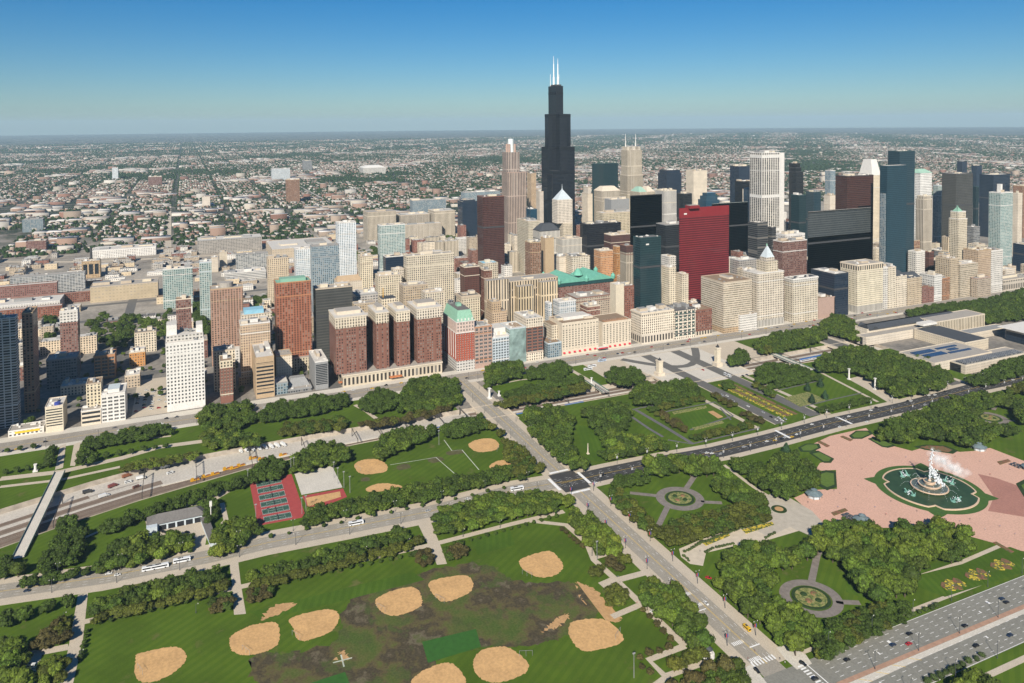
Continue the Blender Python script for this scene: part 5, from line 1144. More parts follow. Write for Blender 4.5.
# ---- bridges over the sunken railway ---------------------------------------------------
def bridge(label, y0, y1, xw=-352, xe=-298, top=.09, rail=1.1):
    t = empty('bridge', ((xw + xe) / 2, (y0 + y1) / 2, 0), label, 'bridge')
    m = MB(); m.box(xw, xe, y0, y1, -1.3, top, 0, bottom=True); m.build('deck', CM('stone'), t)
    for y in (y0, y1 - .6):
        m = MB(); m.box(xw - 4, xe + 4, y, y + .6, top, top + rail); m.build('parapet', CM('stone'), t)
    for x in (xw + 14, (xw + xe) / 2, xe - 14):
        m = MB(); m.box(x - .7, x + .7, y0 + 1, y1 - 1, TZ, -1.3); m.build('pier', CM('stone'), t)
    return t
bridge('pale stone road bridge carrying the avenue from the brick hotel over the railway', -312, -276)
bridge('wide stone plaza bridge between the two pylons over the railway', -62, 68)
bridge('stone road bridge over the railway beside the museum', 247, 287)
def foot_bridge(label, a, c, wd, z0, z1, mat='stone', legs=3):
    """a: lower end, c: upper end (world points)"""
    t = empty('footbridge', (a[0], a[1], 0), label, 'footbridge')
    L = strip([a, c], wd); A1, C1_, C2_, A2 = L[0], L[1], L[2], L[3]
    m = MB(); m.face([(*A1, z0), (*A2, z0), (*C2_, z1), (*C1_, z1)][::-1]); m.face([(*A1, z0 - 1), (*A2, z0 - 1), (*C2_, z1 - 1), (*C1_, z1 - 1)])
    for p, q in ((A1, C1_), (A2, C2_)): m.face([(*p, z0 - 1), (*q, z1 - 1), (*q, z1), (*p, z0)])
    m.build('deck', CONC_L, t)
    for k, (p, q) in enumerate(((A1, C1_), (A2, C2_))):
        m = MB(); n = (q[0] - p[0], q[1] - p[1]); l = math.hypot(*n); nx, ny = -n[1] / l * .18, n[0] / l * .18
        for s in (1, -1): m.face([(p[0] + nx * s, p[1] + ny * s, z0), (q[0] + nx * s, q[1] + ny * s, z1), (q[0] + nx * s, q[1] + ny * s, z1 + 1.2), (p[0] + nx * s, p[1] + ny * s, z0 + 1.2)])
        m.face([(p[0] + nx, p[1] + ny, z0 + 1.2), (q[0] + nx, q[1] + ny, z1 + 1.2), (q[0] - nx, q[1] - ny, z1 + 1.2), (p[0] - nx, p[1] - ny, z0 + 1.2)])
        m.build('railing', plain('green_steel_railing', (.10, .16, .14), .6, .1), t)
    for i in range(legs):
        f = (i + .7) / (legs + .4); x, y = a[0] + (c[0] - a[0]) * f, a[1] + (c[1] - a[1]) * f
        m = MB(); m.box(x - .8, x + .8, y - wd * .4, y + wd * .4, TZ, z0 + (z1 - z0) * f - 1); m.build('pier', CM('stone'), t)
foot_bridge('long pale footbridge crossing the railway yard at the left', G(18, 558, 1), G(60, 472, 3.5), 8.5, 1.0, 4.0, legs=5)
foot_bridge('narrow footbridge over the tracks by the four cone trees', G(812, 370, .8), G(772, 353.5, .8), 8, .8, .9)
foot_bridge('pale path bridge over the tracks behind the garden grove', G(606, 392, .8), G(588, 380, .8), 9, .8, .9)

# ---- roads of the far city --------------------------------------------------------------
sheet('expressway', [strip(GP([(352, 232), (338, 214), (314, 197), (288, 183), (262, 173), (236, 166)]), 60)], plain('expressway_concrete', (.36, .33, .29), .9, .15, .02, scale2=.1), .3)
sheet('expressway_lanes', [strip(offset(GP([(352, 232), (338, 214), (314, 197), (288, 183), (262, 173)]), d), 13) for d in (-12, 12)], ASPH_M, .4)
sheet('city_street', [strip(GP([(166, 262), (166.5, 235), (168, 200), (169, 180)]), 26), strip(GP([(168, 168), (160, 152), (158, 146)]), 60), strip(GP([(16, 279), (60, 241), (82, 222), (104, 205)]), 26), strip(GP([(232, 240), (262, 236), (290, 250)]), 18),
                      strip(GP([(0, 262), (90, 262), (170, 258), (240, 254)]), 22), strip(GP([(915, 165), (935, 150), (940, 143)]), 60)], CONC, .35)
sheet('city_street', [strip([(x, -1500), (x, 1300)], 16) for x in (-555, -648, -735, -870, -990, -1114)] + [strip([(-480, y), (-1230, y)], 15) for y in (-1010, -880, -710, -565, -446, -296, -165, 10, 95, 215, 330, 440, 560)], ASPH_M, .06)
for px, py, wd in ((120, 258, 30), (60, 256, 30), (170, 247, 16)): pass
ryd = []
for k in range(9):
    ryd.append(strip(GP([(0, 250 + k * 2.2), (120, 252 + k * 1.6), (235, 246 + k * .9)]), 3.0))
sheet('far_rail_tracks', ryd, BALLAST, .2)
# river
sheet('river_water', [strip(GP([(455, 262), (437, 246), (455, 238), (520, 233)]), 40)], plain('river_water', (.03, .05, .04), .15, .1, .05, spec=.5), .3)

# ---- low blocks of the middle distance ----------------------------------------------------
def overlaps(x0, x1, y0, y1, pad=3):
    return any(x0 < b_[1] + pad and x1 > b_[0] - pad and y0 < b_[3] + pad and y1 > b_[2] - pad for b_ in BLDG)
STRX = (-555, -648, -735, -870, -990, -1114, -1230); STRY = (-1010, -880, -710, -565, -446, -296, -165, 10, 95, 215, 330, 440, 560)
rl = random.Random(5)
cand = []
x = -500.0
while x > -1760:
    d = rl.uniform(16, 32); y = -1300.0
    while y < 1150:
        w_ = rl.uniform(12, 36)
        x0, x1, y0, y1 = x - d, x, y, y + w_
        y += w_ + rl.choice([0.4, 0.4, 3, 9])
        px, py = PX(x1, (y0 + y1) / 2, 0)
        if px < -40 or px > 1065: continue
        if any(x0 < s + 8.5 and x1 > s - 8.5 for s in STRX) or any(y0 < s + 8 and y1 > s - 8 for s in STRY): continue
        if overlaps(x0, x1, y0, y1, 2): continue
        zone = 'loop' if (y0 > -180 and x1 > -1450) else ('south' if x1 > -980 else 'yards')
        # open ground and parks seen in the photograph
        leafy = 60 < px < 176 and 305 < py < 352
        if 95 < px < 160 and 300 < py < 312: continue
        if leafy and (rl.random() < .6 or w_ > 24 or d > 24): continue
        if zone == 'yards' and (rl.random() < (.42 if y0 < -250 else .2)): continue
        if zone == 'south' and px < 330 and rl.random() < .18: continue
        if x1 > -628 and -684 < y0 < -628: continue
        h = {'loop': rl.choice([14, 18, 24, 30, 38, 46]), 'south': rl.choice([7, 9, 12, 16, 22, 30]), 'yards': rl.choice([6, 7, 9, 12])}[zone] * rl.uniform(.85, 1.2)
        if leafy: h = rl.uniform(6, 10)
        # nothing may stand in front of what the photograph shows at the foot of the towers
        if x1 > -640: h = min(h, 30)
        BLDG.append((x0, x1, y0, y1)); cand.append((x0, x1, y0, y1, h, zone, px))
    x -= d + rl.choice([.4, 3, 7])
cand.sort(key=lambda c: -(c[1]))
STY = {'loop': ['cream', 'beige', 'stone', 'lowtan', 'lowwhite', 'lowred', 'grey', 'brick', 'stone_v'], 'south': ['lowred', 'lowtan', 'cream', 'lowgrey', 'beige', 'lowwhite', 'brick_o'], 'yards': ['lowwhite', 'lowgrey', 'lowtan', 'warehouse', 'lowred']}
WORD = {'cream': 'cream', 'beige': 'beige', 'stone': 'pale stone', 'lowtan': 'tan', 'lowwhite': 'white', 'lowred': 'red brick', 'grey': 'grey', 'brick': 'dark brick', 'stone_v': 'ribbed stone', 'lowgrey': 'grey brown', 'brick_o': 'orange brick', 'warehouse': 'sand coloured'}
PLACE = {'loop': 'in the dense downtown blocks between the towers', 'south': 'among low roofs south of the downtown towers', 'yards': 'beside the rail yards beyond the towers'}
ROOFW = {'roof': 'a gravel roof', 'roof_l': 'a white roof', 'roof_d': 'a dark roof', 'roof_b': 'a brown roof', 'copper': 'a green roof'}
restb = MB(); rmats = [FM(k) for k in WORD] + [CM(k) for k in ('roof', 'roof_l', 'roof_d', 'roof_b', 'grey')]
ridx = {k: i for i, k in enumerate(WORD)}; nW = len(WORD)
for k, (x0, x1, y0, y1, h, zone, px) in enumerate(cand):
    st = rl.choice(STY[zone]); rf = rl.choice(['roof', 'roof_l', 'roof_l', 'roof_d', 'roof_b'])
    if k < 95:
        hw = 'low' if h < 12 else ('middling' if h < 24 else 'taller')
        t = empty('low_block', ((x0 + x1) / 2, (y0 + y1) / 2, 0), '%s %s block with %s %s' % (hw, WORD[st], ROOFW[rf], PLACE[zone]), 'low block', '%s %s blocks with %s %s' % (hw, WORD[st], ROOFW[rf], PLACE[zone]))
        m = MB(); m.box(x0, x1, y0, y1, 0, h); m.build('walls', FM(st), t)
        R = roof_part(t, x0, x1, y0, y1, h, 'stone' if rl.random() < .5 else 'beige', rf, .9)
        roof_things(R, t, x0, x1, y0, y1, h, k)
    else:
        restb.box(x0, x1, y0, y1, 0, h, ridx[st], nW + ['roof', 'roof_l', 'roof_d', 'roof_b'].index(rf))
        for q in range(rl.randint(1, 5)):
            s = rl.uniform(.8, 3.5); cx, cy = rl.uniform(x0 + 4, x1 - 4), rl.uniform(y0 + 4, y1 - 4)
            restb.box(cx - s, cx + s, cy - s, cy + s, h, h + rl.uniform(1, 4), nW + 4, nW + rl.randint(0, 1))
        for q in ((x0, x1, y0, y0 + .5), (x0, x1, y1 - .5, y1), (x1 - .5, x1, y0 + .5, y1 - .5)): restb.box(*q, h, h + .9, ridx[st])
o = restb.build('low_blocks_beyond', rmats); tag(o, 'mass of low city blocks filling the ground between and behind the towers', 'city blocks', kind='stuff')

# ---- the endless low city ------------------------------------------------------------------
rs = np.random.default_rng(4)
def sprawl():
    B = []; Tt = []
    fwd = np.array([-math.cos(YAW), math.sin(YAW)]); rgt = np.array([math.sin(YAW), math.cos(YAW)])
    def lowfreq(x, y, s, ph): return np.sin(x / s + ph) * np.cos(y / s * 1.3 - ph) + .6 * np.sin((x + y) / s * 2.1 + ph * 2) + .4 * np.cos((x - 1.7 * y) / s * 3.7)
    for bx in np.arange(-1790, -15500, -101.0):
        for by in np.arange(-8907.5, 14000, 201.0):
            art = 14 if round((by + 666.5) / 201) % 3 == 0 else 0
            dx, dy = bx - CX, by - CY; d = dx * fwd[0] + dy * fwd[1]; l = dx * rgt[0] + dy * rgt[1]
            if abs(l / d - .005) > .76: continue
            n1 = lowfreq(bx, by, 620, 1.0); n2 = lowfreq(bx, by, 410, 2.6)
            far = d > 4800; vfar = d > 9000
            if vfar and rs.random() < .35: continue
            if n1 > 1.0 and d > 4200:      # wooded park
                k = 10 if vfar else 34
                for _ in range(k): Tt.append((bx - rs.uniform(0, 100), by + rs.uniform(0, 200), rs.uniform(4, 7) * (1.7 if vfar else 1.15)))
                continue
            if n2 > .8 or (d < 3400 and rs.random() < .24):       # sheds and plants
                for _ in range(2 if vfar else 5):
                    x = bx - rs.uniform(0, 60); y = by + rs.uniform(0, 150); B.append((x, y, rs.uniform(22, 60), rs.uniform(30, 80), rs.uniform(6, 12), 1))
                for _ in range(4): Tt.append((bx - rs.uniform(0, 95), by + rs.uniform(0, 190), rs.uniform(3, 5)))
                continue
            tf = min(1, max(0, .5 + .5 * n1)); nrow = 5 if vfar else (10 if far else 13)
            for row in (14, 62):
                for k in range(nrow):
                    if rs.random() < .08 + .42 * tf: continue
                    y = by + 8 + art * (1 - k / nrow) + (185 / nrow) * k + rs.uniform(-1.5, 1.5)
                    wd = (185 / nrow) * rs.uniform(.6, 1.0); B.append((bx - row - rs.uniform(-3, 4), y, rs.uniform(15, 27), wd, rs.choice([6, 7, 9, 10, 11]), 0))
            for _ in range(int((16 if vfar else 36 if far else 64) * (.35 + 1.7 * tf))):
                Tt.append((bx - rs.choice([0, 6, 48, 52, 90]) - rs.uniform(-3, 3), by + rs.uniform(art * 1.2, 196), rs.uniform(3, 6) * (1.6 if vfar else 1.2 if far else 1)))
            for _ in range(3):
                if rs.random() < (.16 if d < 3800 else .05 if not far else .01): B.append((bx - rs.uniform(20, 60), by + rs.uniform(20, 150), rs.uniform(18, 30), rs.uniform(22, 60), rs.uniform(13, 30), 2))
    B = np.array(B); n = len(B)
    x0, y0, dx, dy, h, ty = B.T
    V = np.zeros((n, 8, 3), np.float32)
    for i, (a, c) in enumerate(((0, 0), (1, 0), (1, 1), (0, 1))):
        V[:, i, 0] = x0 - dx + a * dx; V[:, i, 1] = y0 + c * dy; V[:, i + 4, :2] = V[:, i, :2]; V[:, i + 4, 2] = h
    base = (np.arange(n) * 8)[:, None, None]
    F = np.array([[4, 5, 6, 7], [0, 1, 5, 4], [1, 2, 6, 5], [2, 3, 7, 6], [3, 0, 4, 7]])[None] + base
    roofs = np.array([(.33, .30, .27), (.10, .10, .10), (.50, .47, .43), (.22, .20, .18), (.27, .17, .13), (.40, .36, .31)])
    walls = np.array([(.28, .22, .17), (.20, .11, .08), (.38, .34, .28), (.24, .16, .12), (.44, .41, .36)])
    C = np.zeros((n, 5, 3)); ri = rs.integers(0, 6, n); ri[(ty == 1) & (rs.random(n) < .6)] = 2
    C[:, 0] = 1.0 * roofs[ri] * rs.uniform(.75, 1.25, (n, 1)); wc = .95 * walls[rs.integers(0, 5, n)] * rs.uniform(.8, 1.2, (n, 1)); C[:, 1:] = wc[:, None]
    me = fast_mesh('low_city', V.reshape(-1, 3), F.reshape(-1, 4), C.reshape(-1, 3), attr_mat('city_roofs_and_walls'))
    o = bpy.data.objects.new('low_city', me); COL.objects.link(o); tag(o, 'endless low city of small roofs stretching to the horizon', 'city', kind='stuff')
    # trees of the far streets: eight sided lumps
    Tt = np.array(Tt); n = len(Tt)
    ang = np.arange(5) * 2 * np.pi / 5
    ring = np.stack([np.cos(ang), np.sin(ang)], 1)
    V = np.zeros((n, 11, 3), np.float32)
    rr = Tt[:, 2]
    jit = rs.uniform(.7, 1.3, (n, 10))
    for i in range(5):
        V[:, i, 0] = Tt[:, 0] + ring[i, 0] * rr * jit[:, i]; V[:, i, 1] = Tt[:, 1] + ring[i, 1] * rr * jit[:, i]; V[:, i, 2] = 1.5
        V[:, 5 + i, 0] = Tt[:, 0] + ring[i, 0] * rr * .8 * jit[:, 5 + i]; V[:, 5 + i, 1] = Tt[:, 1] + ring[i, 1] * rr * .8 * jit[:, 5 + i]; V[:, 5 + i, 2] = rr * 1.5 * rs.uniform(.8, 1.2, n)
    V[:, 10, 0] = Tt[:, 0]; V[:, 10, 1] = Tt[:, 1]; V[:, 10, 2] = rr * 2.1
    fl = []
    for i in range(5):
        j = (i + 1) % 5; fl += [[i, j, 5 + j], [i, 5 + j, 5 + i], [5 + i, 5 + j, 10]]
    F = np.array(fl)[None] + (np.arange(n) * 11)[:, None, None]
    C = np.array([(.022, .040, .012)]) * rs.uniform(.55, 1.35, (n, 1)); C = np.repeat(C[:, None], 15, 1) * rs.uniform(.8, 1.25, (n, 15, 1))
    me = fast_mesh('street_trees_beyond', V.reshape(-1, 3), F.reshape(-1, 3), C.reshape(-1, 3), attr_mat('far_foliage', .9, .1))
    o = bpy.data.objects.new('street_trees_beyond', me); COL.objects.link(o); tag(o, 'dark street and garden trees of the far city', 'trees', kind='stuff')
    print('sprawl', len(B), len(Tt))
sprawl()
# ------------------------------------------------------------------ trees
rt = np.random.default_rng(21)
LEAF = attr_mat('foliage', .75, .25, var=.2)
BARK = plain('bark', (.09, .07, .05), .95, .25, .8)
_ico_v = None
def ico(sub=1):
    t = (1 + 5 ** .5) / 2
    V = [(-1, t, 0), (1, t, 0), (-1, -t, 0), (1, -t, 0), (0, -1, t), (0, 1, t), (0, -1, -t), (0, 1, -t), (t, 0, -1), (t, 0, 1), (-t, 0, -1), (-t, 0, 1)]
    F = [(0, 11, 5), (0, 5, 1), (0, 1, 7), (0, 7, 10), (0, 10, 11), (1, 5, 9), (5, 11, 4), (11, 10, 2), (10, 7, 6), (7, 1, 8), (3, 9, 4), (3, 4, 2), (3, 2, 6), (3, 6, 8), (3, 8, 9), (4, 9, 5), (2, 4, 11), (6, 2, 10), (8, 6, 7), (9, 8, 1)]
    V = [np.array(v) / np.linalg.norm(v) for v in V]
    for _ in range(sub):
        mid = {}; F2 = []
        def m(a, b):
            k = (min(a, b), max(a, b))
            if k not in mid:
                p = V[a] + V[b]; V.append(p / np.linalg.norm(p)); mid[k] = len(V) - 1
            return mid[k]
        for a, b, c in F:
            x, y, z = m(a, b), m(b, c), m(c, a); F2 += [(a, x, z), (b, y, x), (c, z, y), (x, y, z)]
        F = F2
    return np.array(V), np.array(F)
IV, IF = ico(1)
IV0, IF0 = ico(0)
def crown(kind, seed, nleaf, IV=IV, IF=IF):
    """unit crown: radius about 1, z from 0 up; lumpy leafy lobes with loose leaf clumps round them. Triangles, colours."""
    r = np.random.default_rng(seed); Vs = []; Fs = []; Cs = []; n = 0
    base = {'elm': (.064, .094, .009), 'dark': (.042, .069, .007), 'olive': (.068, .077, .009), 'light': (.092, .122, .012), 'red': (.062, .052, .014), 'cone': (.024, .052, .02), 'bush': (.050, .075, .018)}[kind]
    lobes = []
    if kind == 'cone':
        for i in range(7): f = i / 6; lobes.append((r.uniform(-.08, .08), r.uniform(-.08, .08), .35 + f * 2.3, (1 - f) * .85 + .12, 1.0))
    elif kind == 'bush':
        for i in range(4): lobes.append((r.uniform(-.35, .35), r.uniform(-.35, .35), r.uniform(.4, .7), r.uniform(.5, .75), .85))
    else:
        lobes.append((0, 0, .85, .72, .8))
        for i in range(11):
            a = i / 11 * 2 * np.pi + r.uniform(-.4, .4); d = r.uniform(.42, .72); lobes.append((d * np.cos(a), d * np.sin(a), r.uniform(.5, 1.0), r.uniform(.26, .42), r.uniform(.75, .95)))
        for i in range(7): lobes.append((r.uniform(-.5, .5), r.uniform(-.5, .5), r.uniform(1.0, 1.3), r.uniform(.2, .34), .85))
    for (x, y, z, rad, sq) in lobes:
        k = 1 + r.uniform(-.22, .22, len(IV)); v = IV * k[:, None] * rad; v[:, 2] *= sq; v += (x, y, z)
        v[:, 2] = np.maximum(v[:, 2], .05)
        Vs.append(v); Fs.append(IF + n); n += len(v)
        tone = r.uniform(.7, 1.22); Cs.append(np.array(base)[None] * tone * r.uniform(.6, 1.3, (len(IF), 1)))
    for i in range(nleaf):
        x, y, z, rad, sq = lobes[r.integers(len(lobes))]
        d = r.normal(size=3); d[2] = abs(d[2]) * .9 - .15; d /= np.linalg.norm(d)
        p = np.array((x, y, z)) + d * rad * r.uniform(.88, 1.36) * np.array((1, 1, sq))
        if p[2] < .05: continue
        u = np.cross(d, r.normal(size=3)); u /= np.linalg.norm(u); w_ = np.cross(d, u) + d * r.uniform(-.8, .8)
        s = r.uniform(.06, .125)
        Vs.append(np.array([p - u * s - w_ * s * .7, p + u * s - w_ * s * .6, p + w_ * s])); Fs.append(np.array([[n, n + 1, n + 2]])); n += 3
        Cs.append(np.array(base)[None] * r.uniform(.55, 1.9))
    V = np.concatenate(Vs).astype(np.float32); return V, np.concatenate(Fs).astype(np.int32), np.concatenate(Cs)
KINDS_T = ['elm', 'dark', 'olive', 'light', 'red', 'cone', 'bush']
CR = {k: [crown(k, 100 * i + j, 1100) for j in range(3)] for i, k in enumerate(KINDS_T)}
CRL = {k: [crown(k, 900 + 100 * i + j, 460, IV0, IF0) for j in range(3)] for i, k in enumerate(KINDS_T)}
CME = {k: [fast_mesh('crown', *c, LEAF) for c in v] for k, v in CR.items()}
def trunk_mesh():
    m = MB(); m.cone(0, 0, 0, .5, .07, .05, 7)
    for i in range(4):
        a = i * 1.57 + .4; m.bar((0, 0, .4), (.4 * math.cos(a), .4 * math.sin(a), .85), .028, 5)
    o = m.build('trunk', BARK); me = o.data; bpy.data.objects.remove(o); return me
TRM = trunk_mesh()
def inside(p, poly):
    x, y = p; c = False; n = len(poly); j = n - 1
    for i in range(n):
        if (poly[i][1] > y) != (poly[j][1] > y) and x < (poly[j][0] - poly[i][0]) * (y - poly[i][1]) / (poly[j][1] - poly[i][1]) + poly[i][0]: c = not c
        j = i
    return c
TREES = []   # x, y, radius, height, kind, label
def stand(label, kind, poly, sp, hr=(1.0, 1.3), r=None, z=5.0, rows=None, base=0.0):
    z = 7.0 if z == 5.0 else z; sp = sp * (.68 if sp > 9 else .8 if sp > 7.4 else 1.0)
    W_ = GP(poly, z); xs = [p[0] for p in W_]; ys = [p[1] for p in W_]
    ks = kind if isinstance(kind, (list, tuple)) else [kind]
    x = min(xs); i = 0
    while x <= max(xs):
        y = min(ys) + (sp / 2 if i % 2 else 0)
        while y <= max(ys):
            j = .12 if rows else .3
            p = (x + rt.uniform(-j, j) * sp, y + rt.uniform(-j, j) * sp)
            e_ = (r or sp * .62) * .35
            if label.startswith('city') and any(q[0] - 2 < p[0] < q[1] + 2 and q[2] - 2 < p[1] < q[3] + 2 for q in BLDG): y += sp; continue
            if inside(p, W_) and (rows or sp < 7 or all(inside((p[0] + q[0] * e_, p[1] + q[1] * e_), W_) for q in ((1, 0), (-1, 0), (0, 1), (0, -1)))):
                rad = (r or sp * .74) * rt.uniform(.82, 1.18); TREES.append((p[0], p[1], rad, rad * rt.uniform(*hr), ks[rt.integers(len(ks))], label, base))
            y += sp
        x += sp * .9; i += 1
def rowt(label, kind, pts, sp, r, hr=(1.0, 1.2), z=2.0):
    W_ = GP(pts, z)
    for a, c in zip(W_[:-1], W_[1:]):
        L = math.hypot(c[0] - a[0], c[1] - a[1]); n = max(1, int(L / sp))
        for i in range(n):
            f = (i + .5) / n; rad = r * rt.uniform(.85, 1.15)
            TREES.append((a[0] + (c[0] - a[0]) * f + rt.uniform(-.3, .3), a[1] + (c[1] - a[1]) * f + rt.uniform(-.3, .3), rad, rad * rt.uniform(*hr), kind, label, 0.0))
E_, D_, O_, L_ = 'elm', 'dark', 'olive', 'light'
S = stand
# lower right groves
S('broad green tree in the grove south of the oval garden by the avenue', [E_, E_, D_], [(712, 572), (722, 552), (752, 541), (782, 546), (802, 546), (812, 552), (800, 562), (778, 568), (769, 586), (773, 600), (800, 611), (820, 620), (812, 640), (795, 648), (775, 644), (758, 618), (735, 603), (718, 592)], 12.5)
S('dense green tree between the oval garden and the pink plaza', [E_, D_, E_], [(800, 543), (815, 529), (840, 520), (870, 523), (888, 533), (905, 527), (930, 524), (965, 530), (975, 548), (962, 556), (935, 558), (919, 566), (912, 592), (895, 600), (872, 597), (852, 580), (846, 562), (830, 554), (815, 552)], 12.5)
S('dark clipped tree in the band along the lake drive', [D_, 'dark', 'olive'], [(812, 630), (850, 606), (905, 598), (914, 605), (905, 614), (868, 632), (826, 654), (810, 650)], 7.5, (.8, 1.0))
rowt('small shrubby tree between the park wall and the lake drive', 'bush', [(828, 656), (870, 634), (905, 616), (940, 603)], 5, 2.2)
rowt('low bush on the verge beyond the lake drive', 'bush', [(925, 681), (960, 665), (985, 652)], 5, 2.4)
S('tree at the very bottom right corner', [D_, E_], [(940, 690), (962, 672), (985, 668), (1000, 676), (1000, 692)], 9)
# circular garden
S('broad tree arching round the north of the circular garden', [E_, D_, E_], [(642, 466), (654, 460), (690, 457), (716, 460), (724, 469), (712, 476), (700, 473), (684, 470), (662, 474), (646, 474)], 12.5)
S('broad tree east of the circular garden beside the diagonal path', [D_, E_], [(712, 476), (726, 472), (748, 490), (768, 502), (762, 506), (742, 503), (724, 496), (708, 482)], 11)
S('dark hedge like tree by the crossing west of the circular garden', [D_], [(612, 479), (625, 472), (646, 471), (652, 476), (640, 482), (622, 487)], 8, (.8, 1.0))
S('olive alley tree west of the circular garden', [O_, D_], [(606, 488), (622, 488), (643, 508), (660, 528), (657, 534), (642, 526), (618, 503)], 8, (.85, 1.05), rows=1)
S('olive alley tree in the dense block south of the circular garden', [O_, O_, D_], [(662, 536), (664, 524), (682, 514), (722, 505), (758, 497), (768, 502), (774, 512), (758, 518), (702, 535), (676, 543)], 8, (.85, 1.05), rows=1)
S('tree of the thicket between the dark avenue and the pink plaza', [D_, E_, D_], [(725, 461), (736, 456), (752, 462), (768, 462), (785, 450), (800, 452), (809, 461), (822, 473), (818, 484), (800, 490), (786, 499), (776, 494), (760, 485), (742, 472)], 10.5)
rowt('tall dark cone shaped tree beside the dark avenue', 'cone', [(773, 458), (798, 450)], 22, 5.0, (2.2, 2.5))
# north of the fountain
S('tree of the great grove between the dark avenue and the fountain plaza', [D_, E_, D_, E_], [(872, 434), (886, 424), (907, 416), (927, 408), (952, 399), (977, 395), (1000, 394), (1018, 399), (1020, 406), (1004, 404), (985, 406), (978, 414), (984, 424), (1004, 428), (1015, 424), (1024, 432), (1000, 434), (985, 444), (965, 446), (950, 438), (920, 437), (900, 442), (885, 440)], 12)
S('tree at the right edge of the fountain grove', [D_, E_], [(1012, 403), (1024, 398), (1060, 396), (1060, 428), (1024, 424), (1014, 412)], 12)
S('reddish tree beside the far end of the dark avenue', ['olive', E_], [(1004, 390), (1024, 382), (1050, 378), (1050, 390), (1024, 392), (1010, 394)], 11)
# north west groves
S('tree of the dark grove behind the twin white columns', [D_, D_, E_], [(816, 360), (832, 351), (850, 346), (870, 350), (888, 354), (905, 356), (923, 357), (943, 367), (954, 381), (943, 387), (900, 397), (884, 390), (872, 379), (850, 370), (818, 371)], 11.5)
S('tree in the garden south of the museum', [D_, E_], [(821, 322), (835, 314), (850, 318), (862, 330), (864, 341), (850, 338), (826, 332)], 11)
S('tree of the grove between the avenue and the tracks left of the museum', [D_, E_], [(752, 342), (768, 335), (800, 329), (822, 326), (827, 336), (805, 345), (780, 349), (756, 347)], 10.5)
S('tree beside the tracks north of the plaza bridge', [D_], [(756, 370), (772, 362), (806, 368), (810, 374), (788, 381), (758, 381)], 9)
S('tree left of the right hand pylon', [D_], [(728, 361), (737, 348), (748, 353), (748, 360), (732, 365)], 9)
S('tree of the dark clump south of the plaza bridge', [D_, D_, E_], [(630, 392), (644, 381), (660, 384), (688, 378), (700, 386), (698, 396), (668, 402), (636, 403)], 10.5)
S('tree in the broad grove left of the formal garden', [E_, D_, D_], [(526, 412), (545, 403), (560, 410), (575, 418), (570, 428), (572, 442), (582, 458), (590, 465), (577, 470), (556, 456), (538, 442), (526, 426)], 11.5)
S('tree in the broad grove next to the formal garden paths', [D_, E_, D_], [(582, 412), (605, 404), (625, 400), (633, 412), (624, 432), (620, 446), (604, 444), (594, 428)], 11.5)
S('small tree on the lawn before the formal garden', [D_, 'light'], [(600, 452), (618, 440), (640, 432), (662, 440), (670, 446), (640, 450), (612, 458)], 8)
# formal garden rows
for pl, lb in (([(648, 410), (702, 398)], 'upper'), ([(690, 438), (752, 425)], 'lower')):
    a, c = pl; S('small clipped tree in the %s double row of the left formal garden' % lb, ['dark', 'olive'], [(a[0], a[1] - 2), (c[0], c[1] - 2.5), (c[0] + 3, c[1] + 1.5), (a[0] + 3, a[1] + 2.5)], 5, (.8, 1.0), z=3)
for pl, lb in (([(766, 388), (820, 378)], 'upper'), ([(815, 411), (868, 400)], 'lower')):
    a, c = pl; S('small clipped tree in the %s double row of the right formal garden' % lb, ['dark'], [(a[0], a[1] - 2), (c[0], c[1] - 2.5), (c[0] + 3, c[1] + 1.5), (a[0] + 3, a[1] + 2)], 5, (.8, 1.0), z=3)
S('brownish clipped tree in the short row inside the left formal garden', ['red', 'olive'], [(656, 415), (662, 412), (688, 428), (683, 432)], 5.5, (.8, 1.0), z=3)
S('brownish low tree by the parkway, left row', ['olive', 'red'], [(709, 394), (713, 392), (735, 405), (732, 408)], 5.5, (.7, .9), z=3)
S('brownish low tree by the parkway, right row', ['olive', 'red'], [(740, 413), (746, 412), (765, 421), (760, 424)], 5.5, (.7, .9), z=3)
S('low tree of the row beside the right formal garden', ['olive', 'dark'], [(753, 386), (758, 384), (776, 395), (772, 398)], 5.5, (.7, .9), z=3)
S('low tree behind the parkway bridge ramp', ['dark'], [(720, 385), (732, 382), (735, 388), (724, 389)], 5.5, (.8, 1), z=3)
for p in ((807.5, 391), (812, 403), (820.5, 387), (825, 399)):
    g_ = G(*p); TREES.append((g_[0], g_[1], 4.4, 10.5, 'cone', 'dark cone shaped evergreen in the right formal garden', 0.0))
S('tree on the cross shaped plaza beside the avenue', [D_, 'olive'], [(755, 348), (770, 346), (782, 350), (760, 352)], 8)
